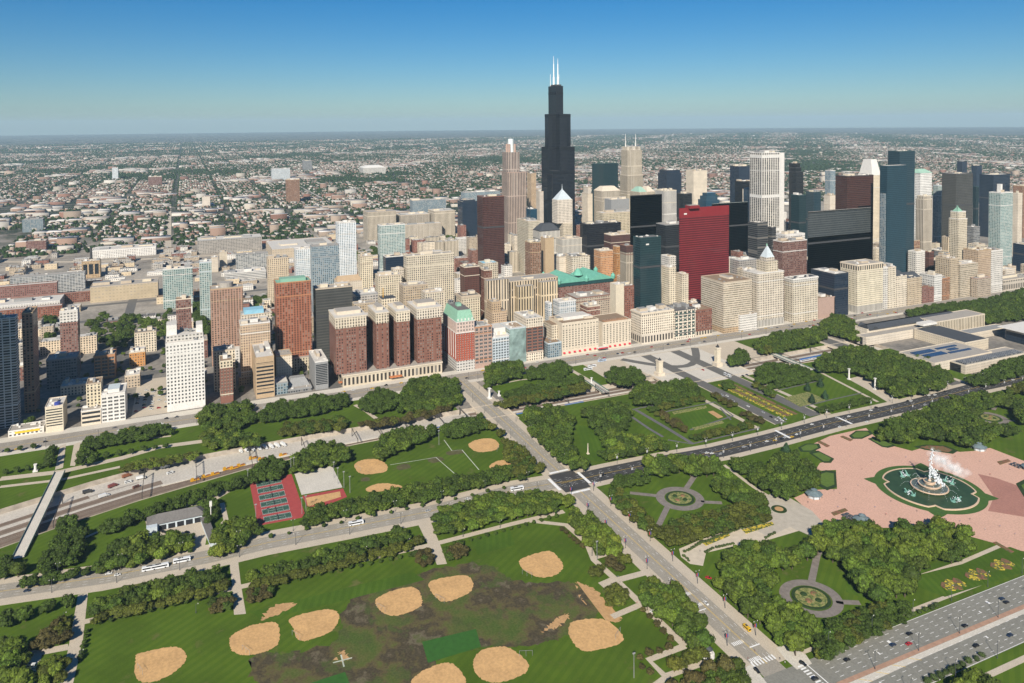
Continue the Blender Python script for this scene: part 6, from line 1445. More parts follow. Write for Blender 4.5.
# between avenue and railway
S('tree of the clump by the road loops beside the avenue', [D_, D_], [(606, 374), (615, 367), (640, 370), (648, 379), (628, 384), (607, 382)], 9)
S('tree in the grove facing the glass fronted buildings', [D_, E_], [(482, 376), (490, 365), (520, 362), (526, 374), (502, 382), (484, 386)], 11)
S('tree in the grove beside the avenue right of the glass fronted buildings', [D_], [(526, 370), (540, 365), (560, 361), (570, 369), (560, 378), (527, 377)], 9.5)
S('alley tree in the dark inner row by the railway', [D_], [(503, 390), (540, 381), (580, 373), (583, 379), (545, 388), (508, 397)], 7.5, (.8, 1), rows=1)
S('olive alley tree in the outer row by the railway', [O_, O_, D_], [(495, 401), (520, 394), (585, 381), (589, 387), (560, 394), (515, 402), (498, 405)], 7.5, (.8, 1), rows=1)
S('big tree in front of the brick hotel', [D_, E_, D_], [(397, 397), (412, 380), (438, 375), (458, 382), (464, 399), (450, 406), (420, 411), (398, 410)], 11.5)
S('tree before the left end of the brick hotel', [D_], [(360, 404), (364, 395), (384, 388), (402, 396), (388, 408), (366, 411)], 9.5)
S('olive hedge like tree along the railway below the brick hotel', [O_, 'red'], [(355, 421), (400, 414), (448, 402), (452, 406), (430, 414), (372, 425)], 7, (.7, .9))
S('tree along the avenue in front of the low glass blocks', [D_], [(257, 414), (272, 403), (300, 399), (330, 394), (345, 393), (350, 402), (325, 410), (288, 415), (262, 420)], 9.5)
S('dark hedge tree on the slope above the railway', [D_, 'olive'], [(275, 424), (310, 420), (342, 416), (352, 420), (342, 427), (282, 434)], 7, (.8, 1))
S('big dark tree on the green knoll beside the white hotel tower', [D_, E_], [(194, 416), (210, 406), (232, 403), (254, 404), (257, 418), (240, 425), (204, 428)], 11.5)
S('tree on the slope below the green knoll', [D_, 'light'], [(200, 432), (216, 426), (232, 431), (250, 434), (262, 436), (258, 444), (225, 446), (205, 444)], 8.5)
S('hedge like tree row along the avenue left of the white hotel tower', [D_], [(83, 438), (110, 433), (140, 427), (171, 421), (171, 431), (140, 437), (92, 446)], 8.5, (.85, 1.05))
S('tree left of the path to the footbridge', [D_], [(44, 452), (50, 443), (56, 443), (52, 460), (46, 466)], 7)
S('tree right of the path to the footbridge', [D_], [(80, 446), (88, 441), (97, 458), (92, 463), (78, 462)], 7)
S('olive bush mass beside the promenade', [O_, 'light'], [(120, 464), (140, 458), (170, 452), (198, 449), (205, 452), (160, 461), (124, 468)], 6, (.6, .8))
rowt('round tree in the even row beside the promenade', 'dark', [(100, 458), (125, 454), (150, 449), (171, 446)], 9, 3.6)
rowt('small tree along the left lawn edge', 'dark', [(0, 452), (40, 447)], 9, 3.2); rowt('small tree along the lower edge of the left lawn', 'dark', [(0, 474), (44, 467)], 9, 3.2)
# along the railway east side
S('tree of the rail side grove above the ball fields', [D_, D_, E_], [(370, 452), (386, 434), (410, 428), (432, 424), (436, 432), (428, 440), (405, 448), (380, 457)], 11)
S('tree of the rail side grove by the avenue bridge', [D_], [(440, 428), (455, 420), (480, 415), (490, 424), (472, 432), (448, 436)], 9.5)
S('tree of the rail side clump by the tennis courts', [D_, E_], [(290, 462), (300, 447), (318, 442), (340, 446), (352, 451), (346, 460), (312, 468), (294, 474)], 11)
S('tree beside the tracks left of the tennis courts', [D_], [(246, 478), (258, 462), (275, 457), (285, 464), (278, 476), (256, 480)], 10)
S('dark hedge tree along the tracks above the service yard', [D_], [(100, 527), (130, 511), (170, 498), (210, 487), (250, 473), (252, 479), (215, 492), (175, 505), (140, 516), (108, 531)], 8)
S('tree behind the service building', [D_], [(198, 502), (210, 498), (216, 505), (214, 520), (208, 520)], 8)
S('alley tree beside the road bridge approach, above the crossing', [D_, 'olive'], [(480, 420), (492, 422), (512, 440), (546, 464), (541, 472), (514, 478), (508, 470), (502, 455), (506, 444), (496, 432)], 9, (.9, 1.1))
S('tree of the long screen between the ball fields and the avenue', [E_, D_], [(305, 521), (306, 508), (340, 499), (374, 494), (440, 480), (500, 465), (512, 464), (512, 476), (440, 494), (372, 508)], 9.5, (.9, 1.15))
S('tree left of the tennis courts by the avenue', [E_, D_, 'light'], [(208, 553), (212, 535), (228, 522), (246, 517), (258, 520), (262, 528), (240, 541), (222, 552)], 9.5)
S('tree below the service yard facing the avenue', [E_, D_, 'light'], [(98, 558), (118, 543), (140, 534), (160, 538), (178, 534), (196, 535), (197, 542), (174, 550), (118, 564), (90, 570)], 10)
S('tree of the dark thicket at the foot of the footbridge', [D_], [(38, 562), (48, 548), (58, 530), (64, 516), (72, 520), (86, 530), (82, 546), (70, 560), (40, 572)], 9.5)
S('tree at the left edge below the footbridge', [D_], [(0, 556), (14, 556), (22, 566), (14, 576), (0, 576)], 9)
S('thin hedge of trees along the avenue at the left', [D_], [(20, 577), (60, 570), (90, 563), (92, 568), (60, 576), (22, 583)], 6.5, (.8, 1))
# rows south east of the avenue
S('alley tree in the block between the avenue and the ball fields, left half', [E_, D_], [(90, 600), (117, 592), (177, 574), (220, 566), (228, 574), (202, 584), (126, 602), (94, 611)], 9.5, (.95, 1.15))
S('low olive tree under the left alley block', [O_], [(90, 612), (130, 602), (190, 588), (228, 578), (228, 584), (190, 594), (125, 610), (92, 618)], 6.5, (.7, .9))
S('alley tree in the block between the avenue and the ball fields, right half', [E_, D_], [(246, 572), (282, 562), (332, 549), (370, 538), (400, 528), (411, 534), (372, 547), (302, 566), (250, 581)], 9.5, (.95, 1.15))
S('low olive tree under the right alley block', [O_], [(246, 581), (300, 568), (370, 549), (415, 534), (424, 539), (370, 556), (300, 574), (250, 586)], 6.5, (.7, .9))
S('alley tree between the two cross paths and the crossing', [E_, D_, 'light'], [(432, 514), (445, 503), (470, 498), (512, 491), (560, 489), (574, 497), (565, 507), (512, 514), (445, 533), (434, 528)], 9, (.85, 1.05))
S('pale green small tree beside the avenue above the square beds', ['light', E_], [(568, 512), (582, 510), (600, 520), (622, 540), (624, 550), (612, 557), (595, 548), (576, 530)], 8)
S('tree of the round topped grove along the avenue from the lake', [E_, D_], [(636, 585), (650, 578), (672, 583), (692, 600), (708, 622), (716, 640), (705, 648), (692, 642), (668, 622), (644, 602)], 11)
S('olive tree in the square bed nearest the sand trail', [O_], [(588, 567), (601, 562), (608, 571), (596, 579)], 6, (.7, .9), z=3); S('olive tree in the square bed below the first', [O_], [(606, 589), (620, 583), (631, 597), (619, 603), (608, 606)], 6, (.7, .9), z=3)
S('reddish tree in the square bed beside the avenue', ['red', 'olive'], [(605, 559), (621, 554), (632, 565), (616, 571)], 6, (.7, .9), z=3)
S('olive tree in the bed beside the round monument', [O_], [(666, 668), (690, 652), (712, 650), (710, 656), (672, 671)], 6.5, (.8, 1), z=3)
S('tree at the bottom edge beside the avenue', [D_, 'red'], [(660, 688), (700, 668), (735, 660), (748, 668), (745, 690)], 8)
S('big dark tree at the bottom left corner', [E_, D_], [(0, 640), (18, 632), (28, 650), (26, 690), (0, 690)], 12)
S('tree of the row along the bottom left street', [D_], [(0, 612), (20, 606), (50, 600), (74, 594), (76, 600), (40, 610), (0, 624)], 7)
S('tree on the small lawn by the parked white car', [O_, 'light'], [(42, 656), (64, 650), (68, 664), (60, 676), (40, 676)], 7.5)
S('small orchard tree on the lower left lawn', ['red', 'olive'], [(30, 645), (54, 622), (72, 614), (68, 638), (36, 650)], 6, (.8, 1), z=3, rows=1)
S('small orchard tree beside the right cross path', ['dark', 'red'], [(412, 557), (426, 550), (434, 562), (420, 568)], 5, (.8, 1), z=2, rows=1); S('small orchard tree right of the right cross path', ['dark', 'red'], [(442, 551), (462, 545), (468, 555), (448, 560)], 5, (.8, 1), z=2, rows=1)
S('small orchard tree left of the left cross path', ['dark', 'red'], [(208, 602), (230, 596), (234, 610), (212, 616)], 5, (.8, 1), z=2, rows=1); S('small orchard tree right of the left cross path', ['dark', 'red'], [(247, 592), (272, 585), (276, 594), (250, 604)], 5, (.8, 1), z=2, rows=1)
rowt('little round tree in the row along the field path', 'dark', [(92, 624), (228, 592)], 7.5, 2.0); rowt('little round tree in the row along the upper field path', 'dark', [(272, 584), (424, 552)], 7, 1.9); rowt('little round tree in the far row along the upper field path', 'dark', [(450, 545), (560, 515)], 7, 1.9)
rowt('small reddish round tree along the inner path', 'red', [(560, 528), (584, 548)], 5.5, 2.2); rowt('small reddish round tree along the lower inner path', 'red', [(640, 608), (660, 628), (675, 644)], 6.5, 2.6); rowt('small reddish round tree in the bottom rows', 'red', [(674, 646), (645, 656), (635, 662)], 6.5, 2.6); rowt('small reddish tree by the field corner', 'red', [(638, 664), (655, 678)], 6, 2.4)
rowt('small dark bush in the row at the lower left field edge', 'dark', [(87, 628), (80, 660)], 5, 1.9)
rowt('little street tree on the avenue sidewalk', 'dark', [(60, 575), (200, 549)], 13, 2.0); rowt('little street tree on the far avenue sidewalk', 'dark', [(262, 538), (430, 504), (512, 486)], 13, 2.0)
# garden hedges as small bushes
for pts in ([(684, 552), (700, 543), (735, 530), (768, 521)], [(690, 561), (683, 555)], [(705, 552), (712, 548), (735, 543)], [(765, 538), (775, 532)]):
    rowt('clipped bush edging the pale scalloped garden', 'bush', pts, 2.6, 1.5, (.8, 1), z=.8)
# museum side and far right
S('tree along the dark avenue beside the art school', [D_], [(964, 379), (985, 371), (1000, 362), (1024, 355), (1050, 352), (1050, 362), (1024, 372), (1000, 380), (975, 384)], 10)
S('tree of the far right park beyond the museum', [D_, D_, E_], [(935, 318), (955, 308), (985, 303), (1024, 296), (1060, 290), (1060, 312), (1024, 318), (985, 322), (960, 322)], 11)
S('tree in the court before the avenue fronts', [D_], [(905, 310), (930, 306), (955, 302), (958, 306), (935, 312), (910, 316)], 9)
S('tree along the avenue at the far right', [D_], [(950, 304), (985, 299), (1024, 288), (1024, 294), (990, 305), (960, 309)], 9)
S('tree beside the modern museum wing', [D_], [(968, 341), (980, 338), (984, 343), (972, 346)], 7)
# lower city trees (south loop)
S('city tree in the leafy blocks at the left', [D_, E_], [(84, 322), (100, 314), (125, 317), (150, 314), (172, 308), (174, 318), (172, 336), (150, 344), (110, 347), (88, 344)], 24, r=6)
S('city tree in the leafy blocks between the towers', [D_], [(192, 304), (208, 300), (210, 340), (200, 345), (195, 330)], 11)
S('city tree in the leafy lots left of the orange tower', [D_], [(243, 300), (258, 296), (272, 292), (273, 312), (252, 314)], 11)
S('city tree behind the left towers', [D_], [(43, 318), (58, 316), (58, 334), (46, 338)], 11)
S('city tree by the river bend', [D_], [(425, 242), (445, 236), (462, 238), (440, 246)], 11); S('city tree near the glassy towers', [D_], [(356, 252), (376, 246), (378, 256), (358, 260)], 10)
S('city tree on the avenue corner at the left', [D_], [(24, 418), (33, 414), (34, 424), (26, 428)], 7)
def street_rows():
    for y in (-1010, -880, -710, -565, -446, -296):
        for s in (-9.5, 9.5):
            for x in np.arange(-495, -1000, -13.0):
                p = (x + rt.uniform(-3, 3), y + s)
                if rt.random() < .35 or any(abs(p[0] - q) < 10 for q in (-555, -648, -735, -870, -990)) or any(q[0] - 3 < p[0] < q[1] + 3 and q[2] - 3 < p[1] < q[3] + 3 for q in BLDG): continue
                r_ = rt.uniform(2.4, 4.2); TREES.append((p[0], p[1], r_, r_ * 1.15, ('dark', 'elm')[rt.integers(2)], 'city tree on a street of the left blocks', 0.0))
    for x in (-555, -648, -735, -870):
        for s in (-10, 10):
            for y in np.arange(-1050, -300, 13.0):
                p = (x + s, y + rt.uniform(-3, 3))
                if rt.random() < .4 or any(abs(p[1] - q) < 9 for q in (-1010, -880, -710, -565, -446)) or any(q[0] - 3 < p[0] < q[1] + 3 and q[2] - 3 < p[1] < q[3] + 3 for q in BLDG): continue
                r_ = rt.uniform(2.4, 4.2); TREES.append((p[0], p[1], r_, r_ * 1.15, ('dark', 'elm')[rt.integers(2)], 'city tree on a street of the left blocks', 0.0))
street_rows()
def plant_all():
    T_ = [t for t in TREES if -25 < PX(t[0], t[1], 3)[0] < 1050 and PX(t[0], t[1], 3)[1] < 705]
    sz = [(t[2] + .3 * t[3]) / math.dist((t[0], t[1], 3), (CX, CY, CZ)) for t in T_]
    order = np.argsort(sz)[::-1]
    NI = 300; cache = {}
    Vs, Fs, Cs, n = [], [], [], 0
    for k, i in enumerate(order):
        x, y, r, h, kd, lb, bz = T_[i]
        rot = rt.uniform(0, 6.28); v = rt.integers(3)
        if kd == 'cone': hh = h / 2.7
        elif kd == 'bush': hh = h
        else: hh = h * .95
        lift = 0.0 if kd in ('cone', 'bush') else r * .28
        if k < NI:
            t = empty('tree' if kd != 'bush' else 'bush', (x, y, bz), lb, 'tree' if kd != 'bush' else 'bush', 'trees: ' + lb, rot)
            c = bpy.data.objects.new('crown', CME[kd][v]); COL.objects.link(c); adopt(c, t); c.location = (0, 0, lift); c.scale = (r, r, hh)
            if kd not in ('bush',):
                c = bpy.data.objects.new('trunk', TRM); COL.objects.link(c); adopt(c, t); c.scale = (r, r, (hh * .7 + lift) / .6)
        else:
            V, F, C = CRL[kd][v]; c_, s_ = math.cos(rot), math.sin(rot)
            W = np.empty_like(V); W[:, 0] = (V[:, 0] * c_ - V[:, 1] * s_) * r + x; W[:, 1] = (V[:, 0] * s_ + V[:, 1] * c_) * r + y; W[:, 2] = V[:, 2] * hh + lift + bz
            Vs.append(W); Fs.append(F + n); Cs.append(C * rt.uniform(.74, 1.3)); n += len(V)
    if Vs:
        me = fast_mesh('smaller_trees', np.concatenate(Vs), np.concatenate(Fs), np.concatenate(Cs), LEAF)
        o = bpy.data.objects.new('smaller_trees', me); COL.objects.link(o); tag(o, 'the many smaller and farther park and street trees', 'trees', kind='stuff')
    print('trees', len(T_))
plant_all()
# ------------------------------------------------------------------ fountain
def fountain():
    c = G(929.5, 487.5, 1.0); cx, cy = c
    t = empty('fountain', (cx, cy, 0), 'great tiered fountain with a tall plume in a dark green basin', 'fountain')
    def quat(R, spike, n=160, ph=0.0):
        P_ = []
        for i in range(n):
            a = 2 * math.pi * i / n; d = abs(((a - math.pi / 4 + math.pi / 4) % (math.pi / 2)) - math.pi / 4)   # 0 on the diagonals
            P_.append((cx + (R + spike * max(0, 1 - d / .16)) * math.cos(a), cy + (R + spike * max(0, 1 - d / .16)) * math.sin(a)))
        return P_
    sheet('fountain_lawn', [quat(45, 9)], plain('fountain_lawn_green', (.045, .10, .016), .9, .15, .3), .14)
    o_ = quat(38.5, -5); i_ = quat(37.2, -5); n = len(o_)
    m = MB()
    for k in range(n):
        j = (k + 1) % n
        m.face([(*o_[k], 1.0), (*o_[j], 1.0), (*i_[j], 1.0), (*i_[k], 1.0)]); m.face([(*o_[k], 0.1), (*o_[j], 0.1), (*o_[j], 1.0), (*o_[k], 1.0)]); m.face([(*i_[j], 0.1), (*i_[k], 0.1), (*i_[k], 1.0), (*i_[j], 1.0)])
    PINKM = plain('pink_marble', (.55, .40, .28), .7, .12, .5)
    m.build('basin_rim', PINKM, t)
    m = MB(); m.face([(*p, .75) for p in i_]); m.build('water', plain('fountain_water', (.030, .060, .024), .3, .2, .15, spec=.12), t)
    for r, z0, z1, nm in ((15.5, .5, 2.6, 'lower_tier'), (9.5, 2.6, 5.0, 'middle_tier'), (5.2, 5.0, 7.6, 'upper_tier')):
        m = MB(); m.cone(cx, cy, z0, z1 - .8, r * .82, r * .86, 32); m.cone(cx, cy, z1 - .8, z1, r, r, 32, cap=False)
        nn = 32; a1 = disc(cx, cy, r, nn); a0 = disc(cx, cy, r - .9, nn)
        for k in range(nn): m.face([(*a1[k], z1), (*a1[(k + 1) % nn], z1), (*a0[(k + 1) % nn], z1), (*a0[k], z1)])
        ti = m.build(nm, PINKM, t)
        m = MB(); m.face([(*p, z1 - .25) for p in a0]); w_ = m.build('tier_water', plain('tier_water', (.10, .12, .10), .1, .3, .6), ti)
        w_.location = (cx * 0, 0, 0); w_.parent = ti; 
        w_.data.transform(Matrix.Translation((-cx, -cy, 0)))
    m = MB(); m.cone(cx, cy, 7.3, 8.6, 1.5, .9, 14); m.build('nozzle', PINKM, t)
    VER = plain('verdigris_bronze', (.16, .33, .27), .7, .2, .6)
    WAT = bpy.data.materials.new('white_water'); WAT.use_nodes = True
    b_ = WAT.node_tree.nodes['Principled BSDF']; b_.inputs['Base Color'].default_value = (.80, .84, .86, 1); b_.inputs['Roughness'].default_value = .5; b_.inputs['Alpha'].default_value = .5
    MIST = bpy.data.materials.new('drifting_spray'); MIST.use_nodes = True
    b_ = MIST.node_tree.nodes['Principled BSDF']; b_.inputs['Base Color'].default_value = (.82, .85, .86, 1); b_.inputs['Roughness'].default_value = .9; b_.inputs['Alpha'].default_value = .06
    rf = random.Random(8)
    def drops(pts, name, mat):
        V, F = [], []; n = 0
        for (x, y, z, s) in pts:
            k = 1 + np.array([rf.uniform(-.25, .25) for _ in IV]); v = IV * k[:, None] * s + (x - cx, y - cy, z); V.append(v); F.append(IF + n); n += len(v)
        me = fast_mesh(name, np.concatenate(V), np.concatenate(F), np.full((sum(len(f) for f in F), 3), .8), mat)
        o = bpy.data.objects.new(name, me); COL.objects.link(o); adopt(o, t); return o
    wind = (RT[0] * .9, RT[1] * .9)
    H = 36
    drops([(cx + wind[0] * (k / 90) ** 2 * 3 + rf.gauss(0, .25 + .5 * k / 90), cy + wind[1] * (k / 90) ** 2 * 3 + rf.gauss(0, .25 + .5 * k / 90), 8.5 + (H - 8.5) * k / 90, rf.uniform(.25, .75)) for k in range(91)], 'central_jet', WAT)
    P_ = []
    for k in range(150):
        f = rf.random() ** .8; side = rf.gauss(0, 1.2 + 2.2 * f)
        P_.append((cx + wind[0] * (f * 11 + 1) + rf.gauss(0, 1), cy + wind[1] * (f * 11 + 1) + side * .6, max(3.0, 19 - 17 * f + rf.gauss(0, 1.8)), rf.uniform(.4, 1.0)))
    drops(P_, 'falling_water', WAT)
    drops([(cx + wind[0] * d + rf.gauss(0, 3), cy + wind[1] * d + rf.gauss(0, 3), 8 + 22 * max(.1, 1 - d / 46) + rf.gauss(0, 2.5), rf.uniform(1.6, 3.6)) for d in [rf.uniform(2, 36) for _ in range(80)]], 'drifting_spray', MIST)
    for k in range(20):     # arching jets into the basin
        a = 2 * math.pi * k / 20; P_ = []
        r0, r1, hh = (15, 24, 4.5) if k % 2 else (9, 15, 6)
        for q in range(9):
            f = q / 8; r = r0 + (r1 - r0) * f; P_.append((cx + r * math.cos(a), cy + r * math.sin(a), (2.6 if k % 2 else 4.5) * (1 - f) + hh * 4 * f * (1 - f) * .6 + .8, .2))
        drops(P_, 'arching_jet', WAT)
    for k in range(4):      # sea horse groups with their spray
        a = math.pi / 4 + k * math.pi / 2 + math.pi / 4; 
        for s in (-1, 1):
            bx, by = cx + 25.5 * math.cos(a + s * .13), cy + 25.5 * math.sin(a + s * .13)
            m = MB(); m.cone(bx, by, .4, 1.3, 2.2, 1.9, 12); m.bar((bx, by, 1.2), (bx + 1.2 * math.cos(a), by + 1.2 * math.sin(a), 3.2), .7, 8); m.bar((bx + 1.2 * math.cos(a), by + 1.2 * math.sin(a), 3.0), (bx + 2.0 * math.cos(a), by + 2.0 * math.sin(a), 4.6), .45, 8)
            m.bar((bx + 1.9 * math.cos(a), by + 1.9 * math.sin(a), 4.6), (bx + 3.0 * math.cos(a), by + 3.0 * math.sin(a), 4.3), .32, 7); m.bar((bx, by, 1.4), (bx - 2.4 * math.cos(a), by - 2.4 * math.sin(a), 1.0), .5, 8); m.bar((bx - 2.3 * math.cos(a), by - 2.3 * math.sin(a), 1.0), (bx - 3.0 * math.cos(a), by - 3.0 * math.sin(a), 2.6), .25, 6)
            m.build('sea_horse', VER, t)
        P_ = [(cx + (29 - rf.random() * 5) * math.cos(a) + rf.gauss(0, 1.3), cy + (29 - rf.random() * 5) * math.sin(a) + rf.gauss(0, 1.3), abs(rf.gauss(1.4, 1.5)) + .7, rf.uniform(.25, .6)) for _ in range(18)]
        drops(P_, 'basin_spray', WAT)
fountain()
# lawn beds cut into the edge of the plaza and flower beds
DG = plain('clipped_box', (.018, .040, .008), .9, .25, .5)
def bed(label, pts, inner=None, h=.5, mat=None, innermat=None):
    W_ = GP(pts); cx_ = sum(p[0] for p in W_) / len(W_); cy_ = sum(p[1] for p in W_) / len(W_)
    t = empty('flower_bed', (cx_, cy_, 0), label, 'flower bed')
    m = MB(); m.prism(W_, .05, h, 0); m.build('hedge_border', mat or DG, t)
    k = inner or .74; q = [(cx_ + (p[0] - cx_) * k, cy_ + (p[1] - cy_) * k) for p in W_]
    m = MB(); m.prism(q, .05, h + .05, 0); m.build('planting', innermat or plain('bed_lawn', (.085, .14, .02), .9, .15, .3), t)
    return t
def flower_mat(name, stops):
    m, tt, b_ = nodes(name); f = noise(tt, .55, 3.0, .6); tt.links.new(ramp(tt, f, stops), b_.inputs['Base Color']); b_.inputs['Roughness'].default_value = .9; return m
FL_Y = flower_mat('yellow_flowers', [(.35, (.05, .09, .02)), (.48, (.10, .10, .02)), (.56, (.55, .42, .03)), (.7, (.45, .33, .04))])
FL_R = flower_mat('russet_flowers', [(.35, (.06, .085, .02)), (.5, (.16, .10, .04)), (.6, (.22, .075, .05)), (.75, (.10, .10, .03))])
FL_G = flower_mat('mixed_flowers', [(.35, (.05, .09, .02)), (.5, (.16, .17, .04)), (.62, (.28, .26, .10)), (.72, (.14, .05, .03))])
bed('green lawn bed left of the plaza, upper one of two corner beds', [(798, 448), (806, 444), (819, 444), (821, 448), (812, 452), (801, 452)])
bed('small green lawn bed with clipped border at the north plaza corner', [(849, 436), (856, 431), (870, 431), (873, 434), (862, 439), (852, 439)])
bed('slanting lawn strip on the left edge of the pink plaza', [(809, 453), (818, 451), (834, 459), (831, 463), (824, 463)])
bed('slanting lawn strip on the upper edge of the pink plaza', [(868, 439), (876, 437), (896, 446), (888, 448), (882, 447)])
bed('six sided lawn bed with a tree hedge on the left plaza edge', [(818, 473), (826, 470.5), (836, 472), (837, 487), (827, 490.5), (818.5, 486)])
bed('curved dark shrub bed at the far plaza edge', [(914, 447), (925, 445), (945, 446), (958, 451), (953, 454), (925, 450)], mat=DG, innermat=FL_R)
for k, pts in enumerate(([(831, 513), (845, 508.5), (848, 511), (834, 516)], [(997, 462), (1008, 459.5), (1011, 461.5), (1000, 465)], [(840, 437), (843, 436), (853, 440), (850, 441.5)], [(817, 442), (820, 441), (830, 446), (827, 447.5)])):
    bed(['brown flower strip before the near pavilion', 'brown flower strip by the far pavilion', 'small brown flower strip at the plaza upper rim', 'small brown flower strip at the plaza left rim'][k], pts, mat=FL_R, innermat=FL_R)
bed('narrow dark bed at the right rim of the pink plaza', [(993, 643 - 100), (996, 642 - 100), (1014, 652 - 100), (1011, 653.5 - 100)], mat=FL_R, innermat=FL_R)
bed('angular green bed at the right picture edge of the plaza', [(1016, 484), (1024, 480), (1060, 490), (1060, 505), (1024, 497)])
for c_, r_, lb in ((C1, 12.5, 'round flower bed in the middle of the circular garden'), (C2, 13, 'round flower bed in the oval garden by the lake drive'), (C3, 11, 'round flower bed in the garden north of the fountain')):
    t = empty('flower_bed', (c_[0], c_[1], 0), lb, 'flower bed')
    m = MB(); m.cone(c_[0], c_[1], .05, .6, r_, r_ - .2, 32); m.build('hedge_border', DG, t)
    m = MB(); m.cone(c_[0], c_[1], .05, .75, r_ * .88, r_ * .8, 32); m.build('planting', FL_G, t)
    for k in range(4):
        m = MB(); a = k * 1.6 + .4; m.cone(c_[0] + r_ * .4 * math.cos(a), c_[1] + r_ * .4 * math.sin(a), .6, 1.6, r_ * .2, r_ * .12, 9); m.build('shrub', FL_R if k % 2 else DG, t)
g_ = G(779, 509.5); t = empty('flower_bed', (g_[0], g_[1], 0), 'small ring bed on the grey paving left of the plaza', 'flower bed')
m = MB(); m.cone(g_[0], g_[1], .05, .6, 6.5, 6.3, 24); m.build('hedge_border', DG, t); m = MB(); m.cone(g_[0], g_[1], .05, .7, 4, 3.6, 20); m.build('planting', SANDT, t)
for k, (px, py) in enumerate(((953, 585), (977, 575), (1002, 565))):
    lb = ['yellow flower swirl nearest the grove', 'yellow flower swirl in the middle of the lake side lawn', 'yellow flower swirl nearest the plaza'][k]
    g_ = G(px, py); t = empty('flower_bed', (g_[0], g_[1], 0), lb, 'flower bed')
    for q in range(6):
        a = q * 1.05; m = MB(); m.prism([(g_[0] + math.cos(a) * 3 + 3.2 * math.cos(b2) * (1 + .3 * math.sin(3 * b2)) , g_[1] + math.sin(a) * 7 + 3.4 * math.sin(b2)) for b2 in [2 * math.pi * w_ / 14 for w_ in range(14)]], .05, .5 + q * .03); m.build('planting', FL_Y if q % 2 else FL_R, t)
for k in range(7):
    x0 = -285 + k * 16.5
    t = empty('flower_bed', (x0 + 7, 5, 0), 'yellow and russet flower panel in the parkway median', 'flower bed', 'flower panels in the parkway median')
    for q, (dy, mt) in enumerate(((-4, FL_Y), (1.5, FL_R), (7, FL_Y), (13, FL_R))):
        m = MB(); m.box(x0, x0 + 14, dy - 2, dy + 2, .19, .7); m.build('planting', mt, t)
for k, (lb, pts, mt) in enumerate((('sandy bed in the lawn of the left formal garden', [(708, 412), (713, 411), (723, 417), (718, 418.5)], SANDT), ('speckled flower strip in the left formal garden, upper', [(672, 412), (706, 406), (707, 408), (674, 414.5)], FL_G), ('speckled flower strip in the left formal garden, lower', [(692, 428), (722, 421), (724, 423), (695, 430.5)], FL_G), ('speckled bed inside the right formal garden', [(784, 398), (808, 392), (826, 400), (800, 407)], FL_G),
                                 ('pale flower row along the scalloped path, left', [(702, 543), (728, 533), (730, 536), (706, 546)], FL_Y), ('pale flower row along the scalloped path, right', [(742, 530), (772, 522), (774, 525), (746, 534)], FL_Y))):
    bed(lb, pts, mat=mt, innermat=mt, h=.45)

# ------------------------------------------------------------------ pavilions, pylons, statues, columns
def pavilion(label, px, py, r=7.5):
    x, y = G(px, py); t = empty('pavilion', (x, y, 0), label, 'pavilion', None)
    sl_ = plain('pavilion_slate', (.13, .17, .18), .5, .2, .5)
    m = MB(); m.cone(x, y, .1, 3.4, r * .72, r * .72, 8); m.build('walls', CM('pale_blue'), t)
    m = MB(); m.cone(x, y, 3.4, 5.6, r, r * .35, 8); m.build('roof', sl_, t)
    m = MB(); m.cone(x, y, 5.6, 6.8, r * .3, r * .3, 8); m.cone(x, y, 6.8, 8.0, r * .4, .1, 8); m.build('lantern', sl_, t)
    for k in range(8):
        a = k * math.pi / 4; m = MB(); m.cone(x + r * .9 * math.cos(a), y + r * .9 * math.sin(a), .1, 3.6, .18, .15, 6); m.build('post', CM('grey'), t)
pavilion('slate roofed pavilion on the left side of the pink plaza', 814, 497); pavilion('slate roofed pavilion near the trees on the near side of the plaza', 862, 523); pavilion('slate roofed pavilion on the far side of the plaza', 979, 449.5); pavilion('slate roofed pavilion cut by the right picture edge', 1030, 470)
def parasol_set(label, px, py, n=6):
    x, y = G(px, py)
    for k in range(n):
        a = x + (k % 3 - 1) * 3.4; b_ = y + (k // 3 - .5) * 4
        t = empty('parasol', (a, b_, 0), label, 'parasol', 'parasols: ' + label)
        m = MB(); m.cone(a, b_, .1, 2.6, .06, .05, 6); m.build('pole', CM('dark'), t); m = MB(); m.cone(a, b_, 2.3, 3.0, 1.7, .05, 8); m.build('canopy', CM('slate'), t)
        m = MB(); m.cone(a, b_, .1, .75, .1, .1, 6); m.cone(a, b_, .7, .78, .8, .8, 10); m.build('table', CM('grey'), t)
parasol_set('dark parasol over a cafe table beside the near pavilion', 849, 518.5); parasol_set('dark parasol over a cafe table at the right end of the plaza', 1017, 467)
def pylon(label, px, pyb, pyt, w_=7):
    x, y = G(px, pyb); h = on_x(px, pyt, x)[1]; t = empty('pylon', (x, y, 0), label, 'pylon')
    m = MB(); m.box(x - w_ * .8, x + w_ * .8, y - w_ * .8, y + w_ * .8, .1, h * .18); m.build('plinth', CM('stone'), t)
    m = MB(); m.box(x - w_ * .5, x + w_ * .5, y - w_ * .5, y + w_ * .5, h * .18, h * .78); m.build('shaft', CM('cream'), t)
    m = MB(); m.box(x - w_ * .58, x + w_ * .58, y - w_ * .58, y + w_ * .58, h * .78, h * .86); m.build('cornice', CM('stone'), t)
    m = MB(); m.cone(x, y, h * .86, h * .9, 2.6, 2.4, 10); m.bar((x - 1.5, y, h * .9), (x + 1.6, y, h * .95), .7, 8); m.cone(x + .2, y, h * .93, h * 1.0, .8, .4, 8); m.build('rider_statue', CM('dark'), t)
pylon('tall square stone pylon at the left side of the plaza bridge', 659.5, 375, 357.5, 6.5); pylon('tall square stone pylon at the right side of the plaza bridge', 717.5, 366, 344, 6)
